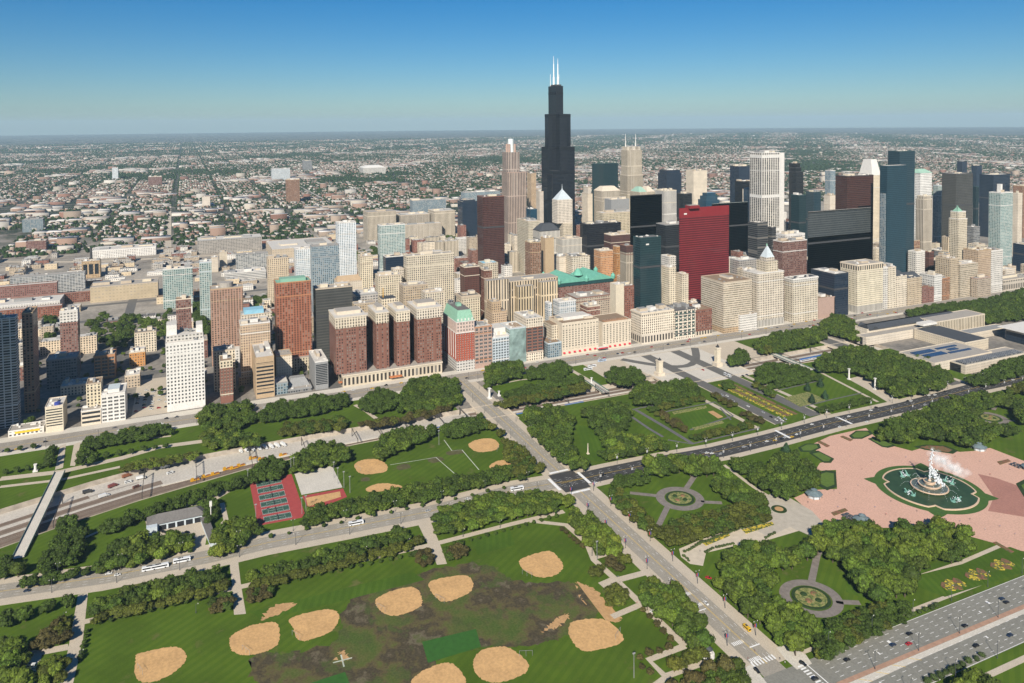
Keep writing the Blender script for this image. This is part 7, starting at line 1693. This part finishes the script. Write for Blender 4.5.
def column(label, px, pyb, pyt, r=1.1, cat='column'):
    x, y = G(px, pyb); h = on_x(px, pyt, x)[1]; t = empty('column', (x, y, 0), label, cat)
    m = MB(); m.box(x - r * 1.6, x + r * 1.6, y - r * 1.6, y + r * 1.6, .1, 1.4); m.build('plinth', CM('white'), t)
    m = MB(); m.cone(x, y, 1.4, h * .92, r, r * .82, 12); m.build('shaft', CM('white'), t)
    m = MB(); m.box(x - r * 1.1, x + r * 1.1, y - r * 1.1, y + r * 1.1, h * .92, h); m.build('capital', CM('white'), t)
column('left one of the twin white columns before the dark grove', 849, 379.5, 368.5); column('right one of the twin white columns before the dark grove', 875, 389.5, 378)
column('pale stone pillar at the left parapet of the road bridge near the mansard hotel', 489.5, 398.5, 388, 1.6, 'pillar'); column('pale stone pillar on the promenade left of the footbridge', 35.5, 471.5, 464, 1.3, 'pillar'); column('pale stone pillar on the promenade right of the footbridge', 86, 464, 457, 1.3, 'pillar'); column('pale pillar by the grove path near the avenue bridge', 499, 396, 391, 1.1, 'pillar'); column('pale pillar at the garden path bridge', 591.5, 383.5, 377.5, 1.1, 'pillar')
x, y = G(588, 454); t = empty('obelisk', (x, y, 0), 'thin pale obelisk on the striped lawn in the grove', 'obelisk'); m = MB(); m.box(x - 1.2, x + 1.2, y - 1.2, y + 1.2, .1, 1); m.build('plinth', CM('stone'), t); m = MB(); m.cone(x, y, 1, 11, .8, .35, 4); m.build('shaft', CM('stone'), t)
x, y = G(708, 656); t = empty('monument', (x, y, 0), 'small round white monument with a grey dome by the avenue', 'monument')
m = MB(); m.cone(x, y, .1, 2.0, 4.2, 4.0, 18); m.build('plinth', CM('white'), t); m = MB(); m.cone(x, y, 2, 4.6, 2.9, 2.7, 14); m.build('drum', CM('white'), t); m = MB(); m.cone(x, y, 4.6, 6.2, 3.0, 1.2, 14); m.cone(x, y, 6.2, 7.4, .7, .3, 8); m.build('dome', CM('slate'), t)

# ------------------------------------------------------------------ service building, rail structures, fences
def service_building():
    a = G(148, 533); c = G(205, 521); d = (c[0] - a[0], c[1] - a[1]); L = math.hypot(*d); ax = math.atan2(d[1], d[0]); ux, uy = math.cos(ax), math.sin(ax); nx, ny = -uy, ux
    if nx > 0: nx, ny = -nx, -ny
    t = empty('service_building', (a[0], a[1], 0), 'long low service building with a dark hipped roof and garage openings', 'service building')
    W_ = 14
    q = [a, c, (c[0] + nx * W_, c[1] + ny * W_), (a[0] + nx * W_, a[1] + ny * W_)]
    m = MB(); m.prism(q, .1, 6, 0); m.build('walls', CM('pale_blue'), t)
    e = 1.2; q2 = [(p[0] + (ux if i in (1, 2) else -ux) * e + (nx if i > 1 else -nx) * e, p[1] + (uy if i in (1, 2) else -uy) * e + (ny if i > 1 else -ny) * e) for i, p in enumerate(q)]
    r0 = ((q2[0][0] + q2[3][0]) / 2 + ux * 8, (q2[0][1] + q2[3][1]) / 2 + uy * 8); r1 = ((q2[1][0] + q2[2][0]) / 2 - ux * 8, (q2[1][1] + q2[2][1]) / 2 - uy * 8)
    m = MB()
    for f in (((q2[0], 6), (q2[1], 6), (r1, 11), (r0, 11)), ((q2[2], 6), (q2[3], 6), (r0, 11), (r1, 11)), ((q2[3], 6), (q2[0], 6), (r0, 11)), ((q2[1], 6), (q2[2], 6), (r1, 11))): m.face([(*p, z) for p, z in f])
    m.build('roof', CM('roof_d'), t)
    for k in range(6):
        s = L * (.1 + .155 * k); p = (a[0] + ux * s - nx * .1, a[1] + uy * s - ny * .1); m = MB(); m.obox(p, ax, 2.6, .12, .2, 4.2); m.build('garage_opening', CM('black'), t)
    p = (a[0] + ux * 3 - nx * 2.5, a[1] + uy * 3 - ny * 2.5); m = MB(); m.obox(p, ax, 4, 3, .1, 6.5); m.build('front_gable', CM('pale_blue'), t)
    for i, (px, py) in enumerate(((162, 531), (165, 532), (168.5, 531.5), (171, 530.5), (187, 531), (183, 521), (206, 530))): pass
service_building()
x, y = G(209, 535); t = empty('shed', (x, y, 0), 'long dark roofed shed at the end of the service yard', 'shed'); m = MB(); m.obox((x - 2, y), R_(8), 22, 2.6, .1, 3.6); m.build('walls', CM('pale_blue'), t); m = MB(); m.obox((x - 2, y), R_(8), 22.5, 3, 3.6, 4.1); m.build('roof', CM('roof_d'), t)
x, y = G(211, 520); t = empty('light_tower', (x, y, 0), 'white mast with a boxy head behind the service yard', 'mast'); m = MB(); m.cone(x, y, 0, 12, .45, .4, 8); m.build('pole', CM('white'), t); m = MB(); m.box(x - 1, x + 1, y - 1, y + 1, 12, 16); m.build('head', CM('white'), t)
STEEL = plain('dark_steel', (.05, .045, .04), .6, .2, .5)
def gantry(label, y, f0=.1, f1=.95, h=9):
    xa, xb = lerp_edge(f0, y), lerp_edge(f1, y); t = empty('catenary_gantry', ((xa + xb) / 2, y, TZ), label, 'gantry', 'overhead line gantries across the railway yard')
    for x in (xa, xb):
        m = MB(); m.box(x - .3, x + .3, y - .3, y + .3, TZ, TZ + h); m.bar((x, y, TZ + h - 3), (x + (2.5 if x == xa else -2.5), y, TZ + h), .15, 5); m.build('post', STEEL, t)
    m = MB(); m.bar((xa, y, TZ + h), (xb, y, TZ + h), .22, 6); m.bar((xa, y, TZ + h - 1.2), (xb, y, TZ + h - 1.2), .16, 6); n = 10
    for k in range(n): xx = xa + (xb - xa) * k / n; m.bar((xx, y, TZ + h - 1.2), (xx + (xb - xa) / n, y, TZ + h), .1, 4)
    m.build('truss', STEEL, t)
for y in (-720, -655, -610, -560, -508, -455, -430, -400, -360, -330, -255, -205, -150, -110, 95, 150, 210): gantry('dark steel overhead line gantry spanning the sunken tracks', y, .25 if y < -450 else .1)
def mast(label, px, py, h=18, grp=None):
    x, y = G(px, py); t = empty('floodlight_mast', (x, y, 0), label, 'floodlight mast', grp or 'floodlight masts: ' + label)
    m = MB(); m.cone(x, y, 0, h, .24, .15, 8); m.build('pole', CM('grey'), t); m = MB(); m.box(x - .25, x + .25, y - .9, y + .9, h - .2, h + .6); m.build('lamp_bank', CM('grey'), t)
for px, py in ((248, 485), (291, 473), (294, 472), (302, 514), (256, 521), (306, 512)): mast('grey floodlight mast at the tennis courts', px, py, 14)
for px, py in ((334, 478), (338, 484), (344, 488), (350, 493)): mast('pale floodlight mast in the row right of the white rink', px, py, 15)
for px, py in ((439, 445), (634, 678), (597, 561)): mast('lone floodlight mast at a ball field', px, py, 15)
# tennis nets
for k in range(6):
    v0 = .03 + k * .162; a, c = tq(.43, v0 + .008), tq(.43, v0 + .11); t = empty('tennis_net', ((a[0] + c[0]) / 2, (a[1] + c[1]) / 2, 0), 'dark tennis net across a green court', 'tennis net', 'nets of the six green courts')
    m = MB(); m.bar((*a, .65), (*c, .65), .3, 4); m.build('net', CM('dark'), t)
    for p in (a, c): m = MB(); m.cone(p[0], p[1], .1, 1.2, .12, .12, 6); m.build('post', CM('dark'), t)
# backstops of the ball fields
for k, (px, py, a) in enumerate(((140, 672, .4), (246, 653, .5), (296, 638, .5), (381, 610, .5), (440, 601, .5), (527, 576, .6), (618, 636, 2.2), (526, 656, 1.2), (358, 470, .4), (498, 450, 2.5))):
    x, y = G(px, py); t = empty('backstop', (x, y, 0), 'low wire backstop behind an infield of sand', 'backstop', 'wire backstops of the ball fields')
    for s in (-4, 0, 4):
        m = MB(); m.cone(x + s * math.cos(a), y + s * math.sin(a), .1, 3.6, .09, .09, 6); m.build('post', CM('grey'), t)
    m = MB(); m.bar((x - 4 * math.cos(a), y - 4 * math.sin(a), 3.5), (x + 4 * math.cos(a), y + 4 * math.sin(a), 3.5), .08, 5); m.build('top_rail', CM('grey'), t)
# ------------------------------------------------------------------ lamps with banners
def lamp_post(label, x, y, grp, banner=None, h=9.5, double=True):
    t = empty('street_lamp', (x, y, 0), label, 'street lamp', grp)
    m = MB(); m.cone(x, y, .1, 1.0, .34, .22, 8); m.cone(x, y, 1.0, h, .17, .11, 8); m.build('pole', CM('slate'), t)
    m = MB()
    for s in ((-1, 1) if double else (1,)): m.bar((x, y, h - .4), (x, y + s * 1.3, h), .07, 5)
    m.build('arms', CM('slate'), t)
    for s in ((-1, 1) if double else (1,)): m = MB(); m.cone(x, y + s * 1.4, h - .4, h + .2, .22, .14, 8); m.build('lamp', CM('white'), t)
    if banner:
        for s, c in zip((-1, 1), banner):
            m = MB(); m.box(x - .04, x + .04, y + s * .25 + (0 if s > 0 else -.55), y + s * .25 + (.55 if s > 0 else 0), h - 4.2, h - 1.8, 0, bottom=True); m.build('banner', plain('banner_' + str(c), c, .7, .1), t)
RB = ((.45, .05, .06), (.06, .08, .28))
def along(pts, d, sp):
    q = offset(pts, d); out = []; acc = 0
    for a, c in zip(q[:-1], q[1:]):
        L = math.hypot(c[0] - a[0], c[1] - a[1]); s = acc
        while s < L: out.append((a[0] + (c[0] - a[0]) * s / L, a[1] + (c[1] - a[1]) * s / L)); s += sp
        acc = s - L
    return out
for d in (11.5, -11.5):
    for x, y in along([(-115, -294), (122, -294)], d, 30): lamp_post('dark lamp post with red and blue banners beside the broad avenue to the lake', x, y, 'banner lamp posts along the broad avenue', RB)
for d in (11, -11):
    for x, y in along(COLU, d, 42):
        if -820 < y < -290: lamp_post('dark double lamp post beside the pale curving avenue', x, y, 'lamp posts along the pale curving avenue')
for d in (13.5, -13.5):
    for x, y in along(COLN, d, 34):
        if -270 < y < 420: lamp_post('dark lamp post with white banners beside the black avenue', x, y, 'banner lamp posts along the black avenue', ((.6, .58, .56), (.5, .5, .5)))
for d in (11.5, -11.5):
    for x, y in along([(-440, -294), (-165, -294)], d, 38): lamp_post('dark lamp post on the road bridge and its approach', x, y, 'lamp posts on the road over the railway')
for x in (124, 148.5, 173):
    for y in range(-250, 40, 38): lamp_post('tall single arm lamp post on the lake drive', x, y + (x > 140) * 12, 'lamp posts of the lake drive', None, 11, x == 148.5)
for y in range(-800, 500, 48):
    if abs(y + 294) > 14: lamp_post('lamp post on the avenue in front of the hotels', -434, y, 'lamp posts of the avenue before the hotels')
for px, py in ((196, 613), (97, 617), (153, 603), (314, 570), (365, 555), (408, 547), (257, 580), (81, 660), (64, 622), (463, 537), (500, 528), (592, 556)): lamp_post('short park lamp on a field path', *G(px, py), 'park lamps on the field paths', None, 6.5, False)

# ------------------------------------------------------------------ vehicles
GL = plain('car_glass', (.012, .015, .018), .08, .1, .5, spec=.6); TY = plain('tyre_rubber', (.015, .015, .015), .85, .1, .5)
def paint(c):
    return plain('car_paint_%02d%02d%02d' % tuple(int(v * 99) for v in c), c, .25, 0.0, spec=.5)
def wheel_mesh(r, w_):
    m = MB(); n = 12
    for s in (-1, 1):
        m.face([(r * math.cos(2 * math.pi * i / n), s * w_ / 2, r * math.sin(2 * math.pi * i / n)) for i in (range(n) if s < 0 else range(n - 1, -1, -1))])
    for i in range(n):
        a, c = 2 * math.pi * i / n, 2 * math.pi * (i + 1) / n; m.face([(r * math.cos(a), -w_ / 2, r * math.sin(a)), (r * math.cos(c), -w_ / 2, r * math.sin(c)), (r * math.cos(c), w_ / 2, r * math.sin(c)), (r * math.cos(a), w_ / 2, r * math.sin(a))][::-1])
    o = m.build('wheel', TY); me = o.data; bpy.data.objects.remove(o); return me
WH = wheel_mesh(.34, .24); WHB = wheel_mesh(.5, .34)
def loft(m, prof, mi=0):
    """prof: (x, halfwidth, z) profile points from tail to nose of the upper outline, extruded across"""
    L = [(x, -w_, z) for x, w_, z in prof]; Rr = [(x, w_, z) for x, w_, z in prof]; n = len(prof)
    for i in range(n):
        j = (i + 1) % n; m.face([L[i], L[j], Rr[j], Rr[i]][::-1], mi)
    m.face(L, mi); m.face(Rr[::-1], mi)
PROTO = {}
def vehicle(kind, col):
    key = (kind, col)
    if key in PROTO: return PROTO[key]
    d = {}
    if kind in ('car', 'suv', 'taxi'):
        zr = 1.72 if kind == 'suv' else 1.45
        m = MB(); loft(m, [(-2.2, .88, .35), (-2.25, .86, .75), (-2.1, .84, .98), (-.9, .84, 1.0), (.95, .84, .96), (2.05, .82, .78), (2.25, .80, .6), (2.2, .84, .35)]); d['body'] = m
        m = MB(); tail = -1.95 if kind == 'suv' else -1.55; loft(m, [(tail - .15, .80, .97), (tail + .25, .66, zr - .06), (.35, .66, zr - .06), (1.15, .80, .95)], 0); d['windows'] = m
        m = MB(); loft(m, [(tail + .2, .67, zr - .08), (tail + .3, .64, zr), (.3, .64, zr), (.4, .67, zr - .08)], 0); d['roof'] = m
        if kind == 'taxi': m = MB(); m.box(-.5, -.2, -.3, .3, 1.45, 1.62); d['roof_sign'] = m
        wh = [(-1.35, .78), (-1.35, -.78), (1.4, .78), (1.4, -.78)]; w_ = WH
    elif kind in ('bus', 'van', 'truck'):
        L = {'bus': 6.1, 'van': 2.9, 'truck': 4.4}[kind]; hw = {'bus': 1.28, 'van': 1.0, 'truck': 1.25}[kind]; H = {'bus': 3.1, 'van': 2.4, 'truck': 3.2}[kind]
        if kind == 'truck':
            m = MB(); m.box(-L, 1.6, -hw, hw, .9, H, bottom=True); d['cargo_box'] = m
            m = MB(); loft(m, [(1.8, 1.1, .5), (1.8, 1.1, 2.5), (3.1, 1.05, 2.4), (3.6, 1.05, 1.6), (4.3, 1.05, 1.4), (4.4, 1.1, .5)]); d['cab'] = m
            m = MB(); loft(m, [(2.6, 1.12, 1.6), (2.6, 1.08, 2.2), (3.15, 1.06, 2.2), (3.65, 1.07, 1.6)]); d['windows'] = m
            m = MB(); m.box(-L, 4.2, -.5, .5, .5, .9, bottom=True); d['chassis'] = m
        else:
            m = MB(); loft(m, [(-L, hw, .35), (-L, hw, H - .1), (-L + .15, hw - .06, H), (L - .3, hw - .06, H), (L - .05, hw, H - .35 if kind == 'bus' else 1.2), (L, hw, .35)]); d['body'] = m
            m = MB(); m.box(-L + .4, L - 1.0, -hw - .02, hw + .02, H * .48, H * .82, bottom=True); d['side_windows'] = m
            m = MB(); m.box(L - .25, L + .02, -hw + .12, hw - .12, H * .42, H * .82, bottom=True); d['windscreen'] = m
            m = MB(); m.box(-L * .5, L * .1, -.6, .6, H, H + .25); d['roof_unit'] = m
        wh = [(-L * .62, hw - .1), (-L * .62, -hw + .1), (L * .62, hw - .1), (L * .62, -hw + .1)]; w_ = WHB if kind != 'van' else WH
    PROTO[key] = {}
    for nm, m in d.items():
        mat = GL if ('window' in nm or nm == 'windscreen') else (CM('dark') if nm in ('chassis', 'roof_unit') else paint(col))
        if nm == 'roof_sign': mat = CM('white')
        o = m.build(nm, mat); PROTO[key][nm] = o.data; bpy.data.objects.remove(o)
    PROTO[key]['_w'] = (w_, wh); return PROTO[key]
def park(kind, col, x, y, ang, label, cat, grp, z=.2):
    p = vehicle(kind, col); nm = {'car': 'car', 'suv': 'car', 'taxi': 'taxi', 'bus': 'bus', 'van': 'van', 'truck': 'truck'}[kind]
    t = empty(nm, (x, y, z), label, cat, grp, ang)
    for k, me in p.items():
        if k == '_w': continue
        o = bpy.data.objects.new(k, me); COL.objects.link(o); adopt(o, t)
    me, wh = p['_w']
    for wx, wy in wh:
        o = bpy.data.objects.new('wheel', me); COL.objects.link(o); adopt(o, t); o.location = (wx, wy, .34 if me is WH else .5)
    return t
CC = {'white': (.62, .62, .60), 'black': (.012, .012, .014), 'dark blue': (.02, .035, .07), 'silver': (.36, .37, .38), 'red': (.38, .02, .025), 'grey': (.10, .10, .11), 'yellow': (.62, .38, .02)}
rv = random.Random(77)
def car_px(px, py, c, ang, where, grp, kind='car', z=.2):
    x, y = G(px, py, .5); park(kind, CC[c], x, y, ang, '%s %s %s' % (c, 'taxi' if kind == 'taxi' else ('van' if kind == 'van' else 'car'), where), 'taxi' if kind == 'taxi' else ('van' if kind == 'van' else 'car'), '%s cars: %s' % (c, grp), z)
NS = math.pi / 2
for px, py, c in ((847, 660, 'black'), (893, 645, 'dark blue'), (909, 644, 'red'), (909.5, 634, 'black'), (965, 626, 'black'), (1002, 599, 'dark blue'), (1006.5, 602.5, 'black'), (976, 646, 'black'), (1010, 635.5, 'dark blue')): car_px(px, py, c, NS + (math.pi if px > 970 and py > 630 else 0), 'driving on the lake drive', 'on the lake drive')
car_px(815, 679, 'black', NS, 'waiting at the crossing of the lake drive', 'crossing of the lake drive', 'suv')
def col_ang(x, y):
    for L in (COLU, COLN):
        for a, c in zip(L[:-1], L[1:]):
            if a[1] <= y <= c[1]: return math.atan2(c[1] - a[1], c[0] - a[0])
    return NS
for px, py, c in ((20, 586, 'black'), (42, 585, 'black'), (27, 591, 'dark blue'), (109, 573.5, 'white'), (117.5, 575, 'white'), (232, 553, 'black'), (468, 499, 'white'), (428, 511, 'silver')):
    x, y = G(px, py); car_px(px, py, c, col_ang(x, y), 'on the pale curving avenue', 'on the pale curving avenue')
for px, py, c in ((604, 475, 'black'), (595, 483, 'white'), (707, 453, 'white'), (712, 453.5, 'white'), (721, 454, 'silver'), (744, 447, 'silver'), (767, 441.5, 'white'), (775, 440.5, 'yellow'), (782, 439, 'black'), (785, 437.5, 'silver'), (792, 437, 'yellow'), (797, 434.5, 'white'), (812, 424.5, 'white'), (837, 417.5, 'silver'), (840, 427, 'white'), (849, 416.5, 'white'), (867, 422, 'white'), (871, 410.5, 'white'), (876, 407.5, 'black'), (908, 401, 'black'), (911, 401, 'white'), (925, 405, 'silver'), (929, 395.5, 'white'), (935, 395, 'white'), (936, 404, 'silver'), (945, 391.5, 'black'), (1000, 378, 'black'), (1013, 380, 'white')):
    x, y = G(px, py); car_px(px, py, c, col_ang(x, y), 'on the black avenue beside the fountain plaza', 'on the black avenue', 'taxi' if c == 'yellow' else 'car')
for px, py, c, a, k in ((706, 603.5, 'white', 0, 'car'), (708.5, 578, 'red', .8, 'car'), (653, 612, 'white', .9, 'car'), (757, 671, 'black', 0, 'suv'), (747, 629, 'yellow', 0, 'van'), (803, 664, 'black', .3, 'suv'), (31, 667, 'white', 1.2, 'van')):
    w_ = {706: 'driving on the broad avenue to the lake', 708: 'stopped on the paving by the grove', 653: 'parked on the inner field path', 757: 'waiting before the lake crossing', 747: 'parked on the verge of the broad avenue', 803: 'by the path mouth at the lake crossing', 31: 'parked by the small lawn at bottom left'}[int(px)]
    car_px(px, py, c, a, w_, w_, k)
for px, py, c in ((703, 370, 'red'), (743, 376, 'black'), (747, 375, 'dark blue'), (722, 395, 'silver'), (727, 396, 'white'), (748, 406.5, 'white'), (763, 412.5, 'silver'), (771, 417, 'black'), (776, 420, 'white'), (779, 418, 'white'), (782, 420.5, 'white'), (785, 419, 'silver'), (733, 401, 'silver'), (755, 395, 'black')): car_px(px, py, c, 0, 'on the parkway between the flower panels', 'on the parkway')
used_m = set()
for k in range(110):
    y = rv.uniform(-830, 520); ln = rv.choice([-462.5, -458.5, -454, -448, -443.5, -439.5])
    q = (round(y / 8), ln)
    if q in used_m or abs(y + 294) < 8: continue
    used_m.add(q); c = rv.choice(['white', 'black', 'silver', 'grey', 'yellow', 'dark blue', 'white', 'yellow', 'red'])
    park('taxi' if c == 'yellow' else rv.choice(['car', 'car', 'suv']), CC[c], ln, y, NS if ln > -451 else -NS, '%s %s on the avenue in front of the hotels' % (c, 'taxi' if c == 'yellow' else 'car'), 'taxi' if c == 'yellow' else 'car', '%s cars on the avenue in front of the hotels' % c)
for r_ in range(5):
    for k in range(9):
        if rv.random() < .3: continue
        c = rv.choice(['white', 'black', 'silver', 'red', 'dark blue', 'grey', 'white']); park(rv.choice(['car', 'suv']), CC[c], -500 - k * 9 - rv.uniform(0, 2), -672 + r_ * 8, NS, '%s car in the parking lot beside the white hotel tower' % c, 'car', '%s cars in the parking lot' % c)
for px, py in ((162, 531.5), (165, 532.5), (168.5, 532), (171, 531), (187, 532.5)): car_px(px, py, 'black', .6, 'parked in the service yard', 'in the service yard')
for px, py in ((180, 520), (192, 553 - 10)): car_px(px, py, 'white', .4, 'parked in the service yard', 'in the service yard', 'van')
def bus_px(px, py, ang, lb, col=(.62, .63, .64), z=.2):
    x, y = G(px, py, 1.5); park('bus', col, x, y, ang, lb, 'bus', None, z)
bus_px(151, 568, col_ang(*G(151, 568)), 'white bus at the rear of a pair on the pale avenue'); bus_px(160, 566.3, col_ang(*G(160, 566)), 'white bus right behind the long pair on the pale avenue'); bus_px(182, 560, col_ang(*G(182, 560)), 'white bus leading on the pale avenue by the service yard')
bus_px(356, 523, col_ang(*G(356, 523)), 'white and blue bus below the tennis courts'); bus_px(517, 488.5, col_ang(*G(517, 488)), 'white bus about to reach the dark crossing'); bus_px(727.5, 375, 0, 'white bus on the parkway bridge'); bus_px(602, 360.5, NS, 'white and blue bus before the cream hotel', (.40, .48, .60)); bus_px(592, 366, NS, 'white bus on the avenue loop before the cream hotel'); bus_px(588, 369, NS, 'white bus parked on the inner loop near the path bridge')
for k, (px, py, c, kd, lb) in enumerate(((127, 477, (.22, .08, .04), 'truck', 'rust brown work truck farthest left in the railway yard'), (113, 487, (.20, .06, .05), 'truck', 'dark red work truck in the middle of the railway yard'), (142, 473.5, (.03, .03, .03), 'van', 'black van in the railway yard'), (141, 479, CC['white'], 'truck', 'white truck in the railway yard beside the black van'), (128, 483, CC['white'], 'van', 'white van in the railway yard near the rust brown truck'), (136, 488, (.15, .07, .05), 'van', 'brown van in the railway yard'), (88, 493, (.04, .04, .04), 'truck', 'dark truck near the footbridge in the railway yard'), (104, 497, CC['white'], 'truck', 'white truck near the footbridge in the railway yard'), (165, 468, CC['white'], 'truck', 'white truck at the upper side of the railway yard'), (170, 474, CC['white'], 'van', 'white van at the upper side of the railway yard'), (198, 478.5, CC['silver'], 'van', 'silver van beside the yellow track machines'))):
    x, y = G(px, py, TZ); park(kd, c, x, y, R_(110 + rv.uniform(-12, 12)), lb, kd, None, TZ + .06)
for k in range(8):
    px = 240 + k * 6.2; x, y = G(px, 452 - k * .9, TZ); park('truck', (.66, .66, .64), x, y, R_(25), 'white box truck in the slanting row by the yard wall', 'truck', 'white trucks parked in a slanting row', TZ + .06)
for px, py in ((195, 481), (206, 477.5), (215, 475), (227, 470), (234, 469), (241, 466.5), (253, 459), (262, 460), (283, 456)):
    x, y = G(px, py, TZ); t = empty('track_machine', (x, y, TZ), 'yellow track maintenance machine on the rails', 'track machine', 'yellow track machines on the rails', R_(105))
    YL = plain('machine_yellow', (.52, .27, .02), .5, .2, .6)
    m = MB(); m.box(-4, 4, -1.2, 1.2, .6, 1.4, bottom=True); o = m.build('chassis', YL); adopt(o, t); m = MB(); m.box(-3.6, -1, -1.1, 1.1, 1.4, 3.2); o = m.build('cabin', YL); adopt(o, t); m = MB(); m.box(.2, 3.5, -.7, .7, 1.4, 2.3); o = m.build('engine', plain('machine_rust', (.25, .10, .04), .7)); adopt(o, t)
def train(px0, py0, px1, py1, lb):
    a = G(px0, py0, TZ + 2); c = G(px1, py1, TZ + 2); L = math.hypot(c[0] - a[0], c[1] - a[1]); n = max(1, round(L / 26)); ax = math.atan2(c[1] - a[1], c[0] - a[0])
    BL = plain('coach_blue', (.03, .12, .34), .4, .1); SV = plain('coach_silver', (.52, .53, .54), .35, .1)
    for k in range(n):
        f = (k + .5) / n; x, y = a[0] + (c[0] - a[0]) * f, a[1] + (c[1] - a[1]) * f
        t = empty('rail_coach', (x, y, TZ), lb, 'rail coach', lb, ax)
        h = min(12.4, L / n / 2 - .4)
        for nm, q, mt in (('body', (-h, h, -1.5, 1.5, .9, 3.6), SV), ('blue_roof', (-h, h, -1.45, 1.45, 3.6, 4.5), BL), ('window_strip', (-h + 1, h - 1, -1.53, 1.53, 2.2, 3.0), GL), ('bogie', (-h + 1.5, -h + 4.5, -1.2, 1.2, .15, .9), STEEL), ('bogie', (h - 4.5, h - 1.5, -1.2, 1.2, .15, .9), STEEL)):
            m = MB(); m.box(*q, 0, bottom=True); o = m.build(nm, mt); adopt(o, t)
train(511, 417, 541, 411, 'blue roofed coach on the tracks beyond the road bridge'); train(560, 407.5, 588, 402.5, 'blue roofed coach glimpsed through the dark trees'); train(800, 361, 822, 356.5, 'blue roofed coach by the narrow footbridge'); train(434, 430, 447, 428, 'blue roofed coach above the ball fields')

# ------------------------------------------------------------------ people
def person_mesh(pose, shirt, pants):
    V = {'hip': (0, 0, .95), 'chest': (0, 0, 1.32), 'neck': (0, 0, 1.5), 'head': (.02, 0, 1.64), 'crown': (.02, 0, 1.74), 'sl': (0, .2, 1.42), 'sr': (0, -.2, 1.42), 'el': (-.08, .27, 1.14), 'er': (.08, -.27, 1.14), 'hl': (.06, .28, .88), 'hr': (.14, -.26, .9), 'pl': (0, .1, .9), 'pr': (0, -.1, .9), 'kl': (.12 * pose, .1, .5), 'kr': (-.08 * pose, -.1, .5), 'al': (.1 * pose, .1, .08), 'ar': (-.28 * pose, -.1, .1), 'tl': (.1 * pose + .18, .1, .03), 'tr': (-.28 * pose + .18, -.1, .05)}
    Eg = [('hip', 'chest'), ('chest', 'neck'), ('neck', 'head'), ('head', 'crown'), ('chest', 'sl'), ('chest', 'sr'), ('sl', 'el'), ('el', 'hl'), ('sr', 'er'), ('er', 'hr'), ('hip', 'pl'), ('hip', 'pr'), ('pl', 'kl'), ('kl', 'al'), ('al', 'tl'), ('pr', 'kr'), ('kr', 'ar'), ('ar', 'tr')]
    Rd = {'hip': .15, 'chest': .16, 'neck': .065, 'head': .105, 'crown': .08, 'sl': .075, 'sr': .075, 'el': .05, 'er': .05, 'hl': .045, 'hr': .045, 'pl': .1, 'pr': .1, 'kl': .07, 'kr': .07, 'al': .05, 'ar': .05, 'tl': .04, 'tr': .04}
    ks = list(V); me = bpy.data.meshes.new('person'); me.from_pydata([V[k] for k in ks], [(ks.index(a), ks.index(b_)) for a, b_ in Eg], [])
    o = bpy.data.objects.new('person', me); COL.objects.link(o); md = o.modifiers.new('skin', 'SKIN'); o.modifiers.new('sub', 'SUBSURF').levels = 1
    for i, k in enumerate(ks): me.skin_vertices[0].data[i].radius = (Rd[k], Rd[k]); me.skin_vertices[0].data[i].use_root = k == 'hip'
    dg = bpy.context.evaluated_depsgraph_get(); nm = bpy.data.meshes.new_from_object(o.evaluated_get(dg)); bpy.data.objects.remove(o)
    nm.materials.clear()
    for c, n_ in ((shirt, 'shirt'), (pants, 'trousers'), ((.42, .26, .18), 'skin'), ((.05, .035, .025), 'hair')): nm.materials.append(plain('cloth_%s_%d' % (n_, hash_(str(c))), c, .9, .1))
    for p in nm.polygons:
        z = p.center.z; p.material_index = 3 if z > 1.66 else (2 if z > 1.47 or (abs(p.center.y) > .23 and z < 1.1) else (0 if z > .93 else 1))
    return nm
PM = [(person_mesh(1, (.5, .5, .48), (.04, .05, .08)), 'white top and dark trousers'), (person_mesh(0, (.35, .05, .05), (.03, .03, .04)), 'red top and black trousers'), (person_mesh(1, (.05, .1, .3), (.3, .26, .2)), 'blue top and tan trousers'), (person_mesh(0, (.03, .03, .03), (.05, .06, .1)), 'black top and dark jeans')]
def people(pts, where):
    for px, py in pts:
        me, cl = rv.choice(PM); x, y = G(px, py); o = bpy.data.objects.new('person', me); COL.objects.link(o); o.location = (x, y, .13); o.rotation_euler = (0, 0, rv.uniform(0, 6.28))
        tag(o, 'person in a %s %s' % (cl, where), 'person', 'people %s in a %s' % (where, cl))
people([(862, 470), (875, 508), (886, 515), (840, 494), (834, 491), (906, 458), (990, 475), (955, 457), (917, 512), (846, 500), (970, 520), (1000, 527), (872, 462), (985, 530), (1010, 470), (858, 486), (850, 457), (891, 502), (808, 503), (980, 462), (946, 520), (960, 522), (1015, 535), (838, 508)], 'on the pink plaza')
people([(637, 604), (636, 611), (620, 583), (618, 578), (785, 664), (780, 660), (748, 660), (755, 652), (741, 640), (700, 552)], 'on the avenue paths')
people([(644, 354), (652, 352), (700, 350), (695, 347), (706, 344), (690, 352), (640, 358), (628, 362)], 'on the pale plaza by the road loops')
# ---- the air -----------------------------------------------------------------------------------
def haze():
    m = bpy.data.materials.new('hazy_air'); m.use_nodes = True; t = m.node_tree; t.nodes.clear()
    v = t.nodes.new('ShaderNodeVolumePrincipled'); v.inputs['Color'].default_value = (.62, .86, 1.0, 1); v.inputs['Density'].default_value = HAZE; v.inputs['Anisotropy'].default_value = 0.0
    o_ = t.nodes.new('ShaderNodeOutputMaterial'); t.links.new(v.outputs[0], o_.inputs['Volume'])
    b = MB(); b.box(CX - 36500, CX + 36500, CY - 36500, CY + 36500, -6.0, 560.0, 0, bottom=True)
    o = b.build('haze', m); tag(o, 'thin blue air between the camera and the far city', 'haze', kind='stuff')
HAZE = 3.6e-5
haze()
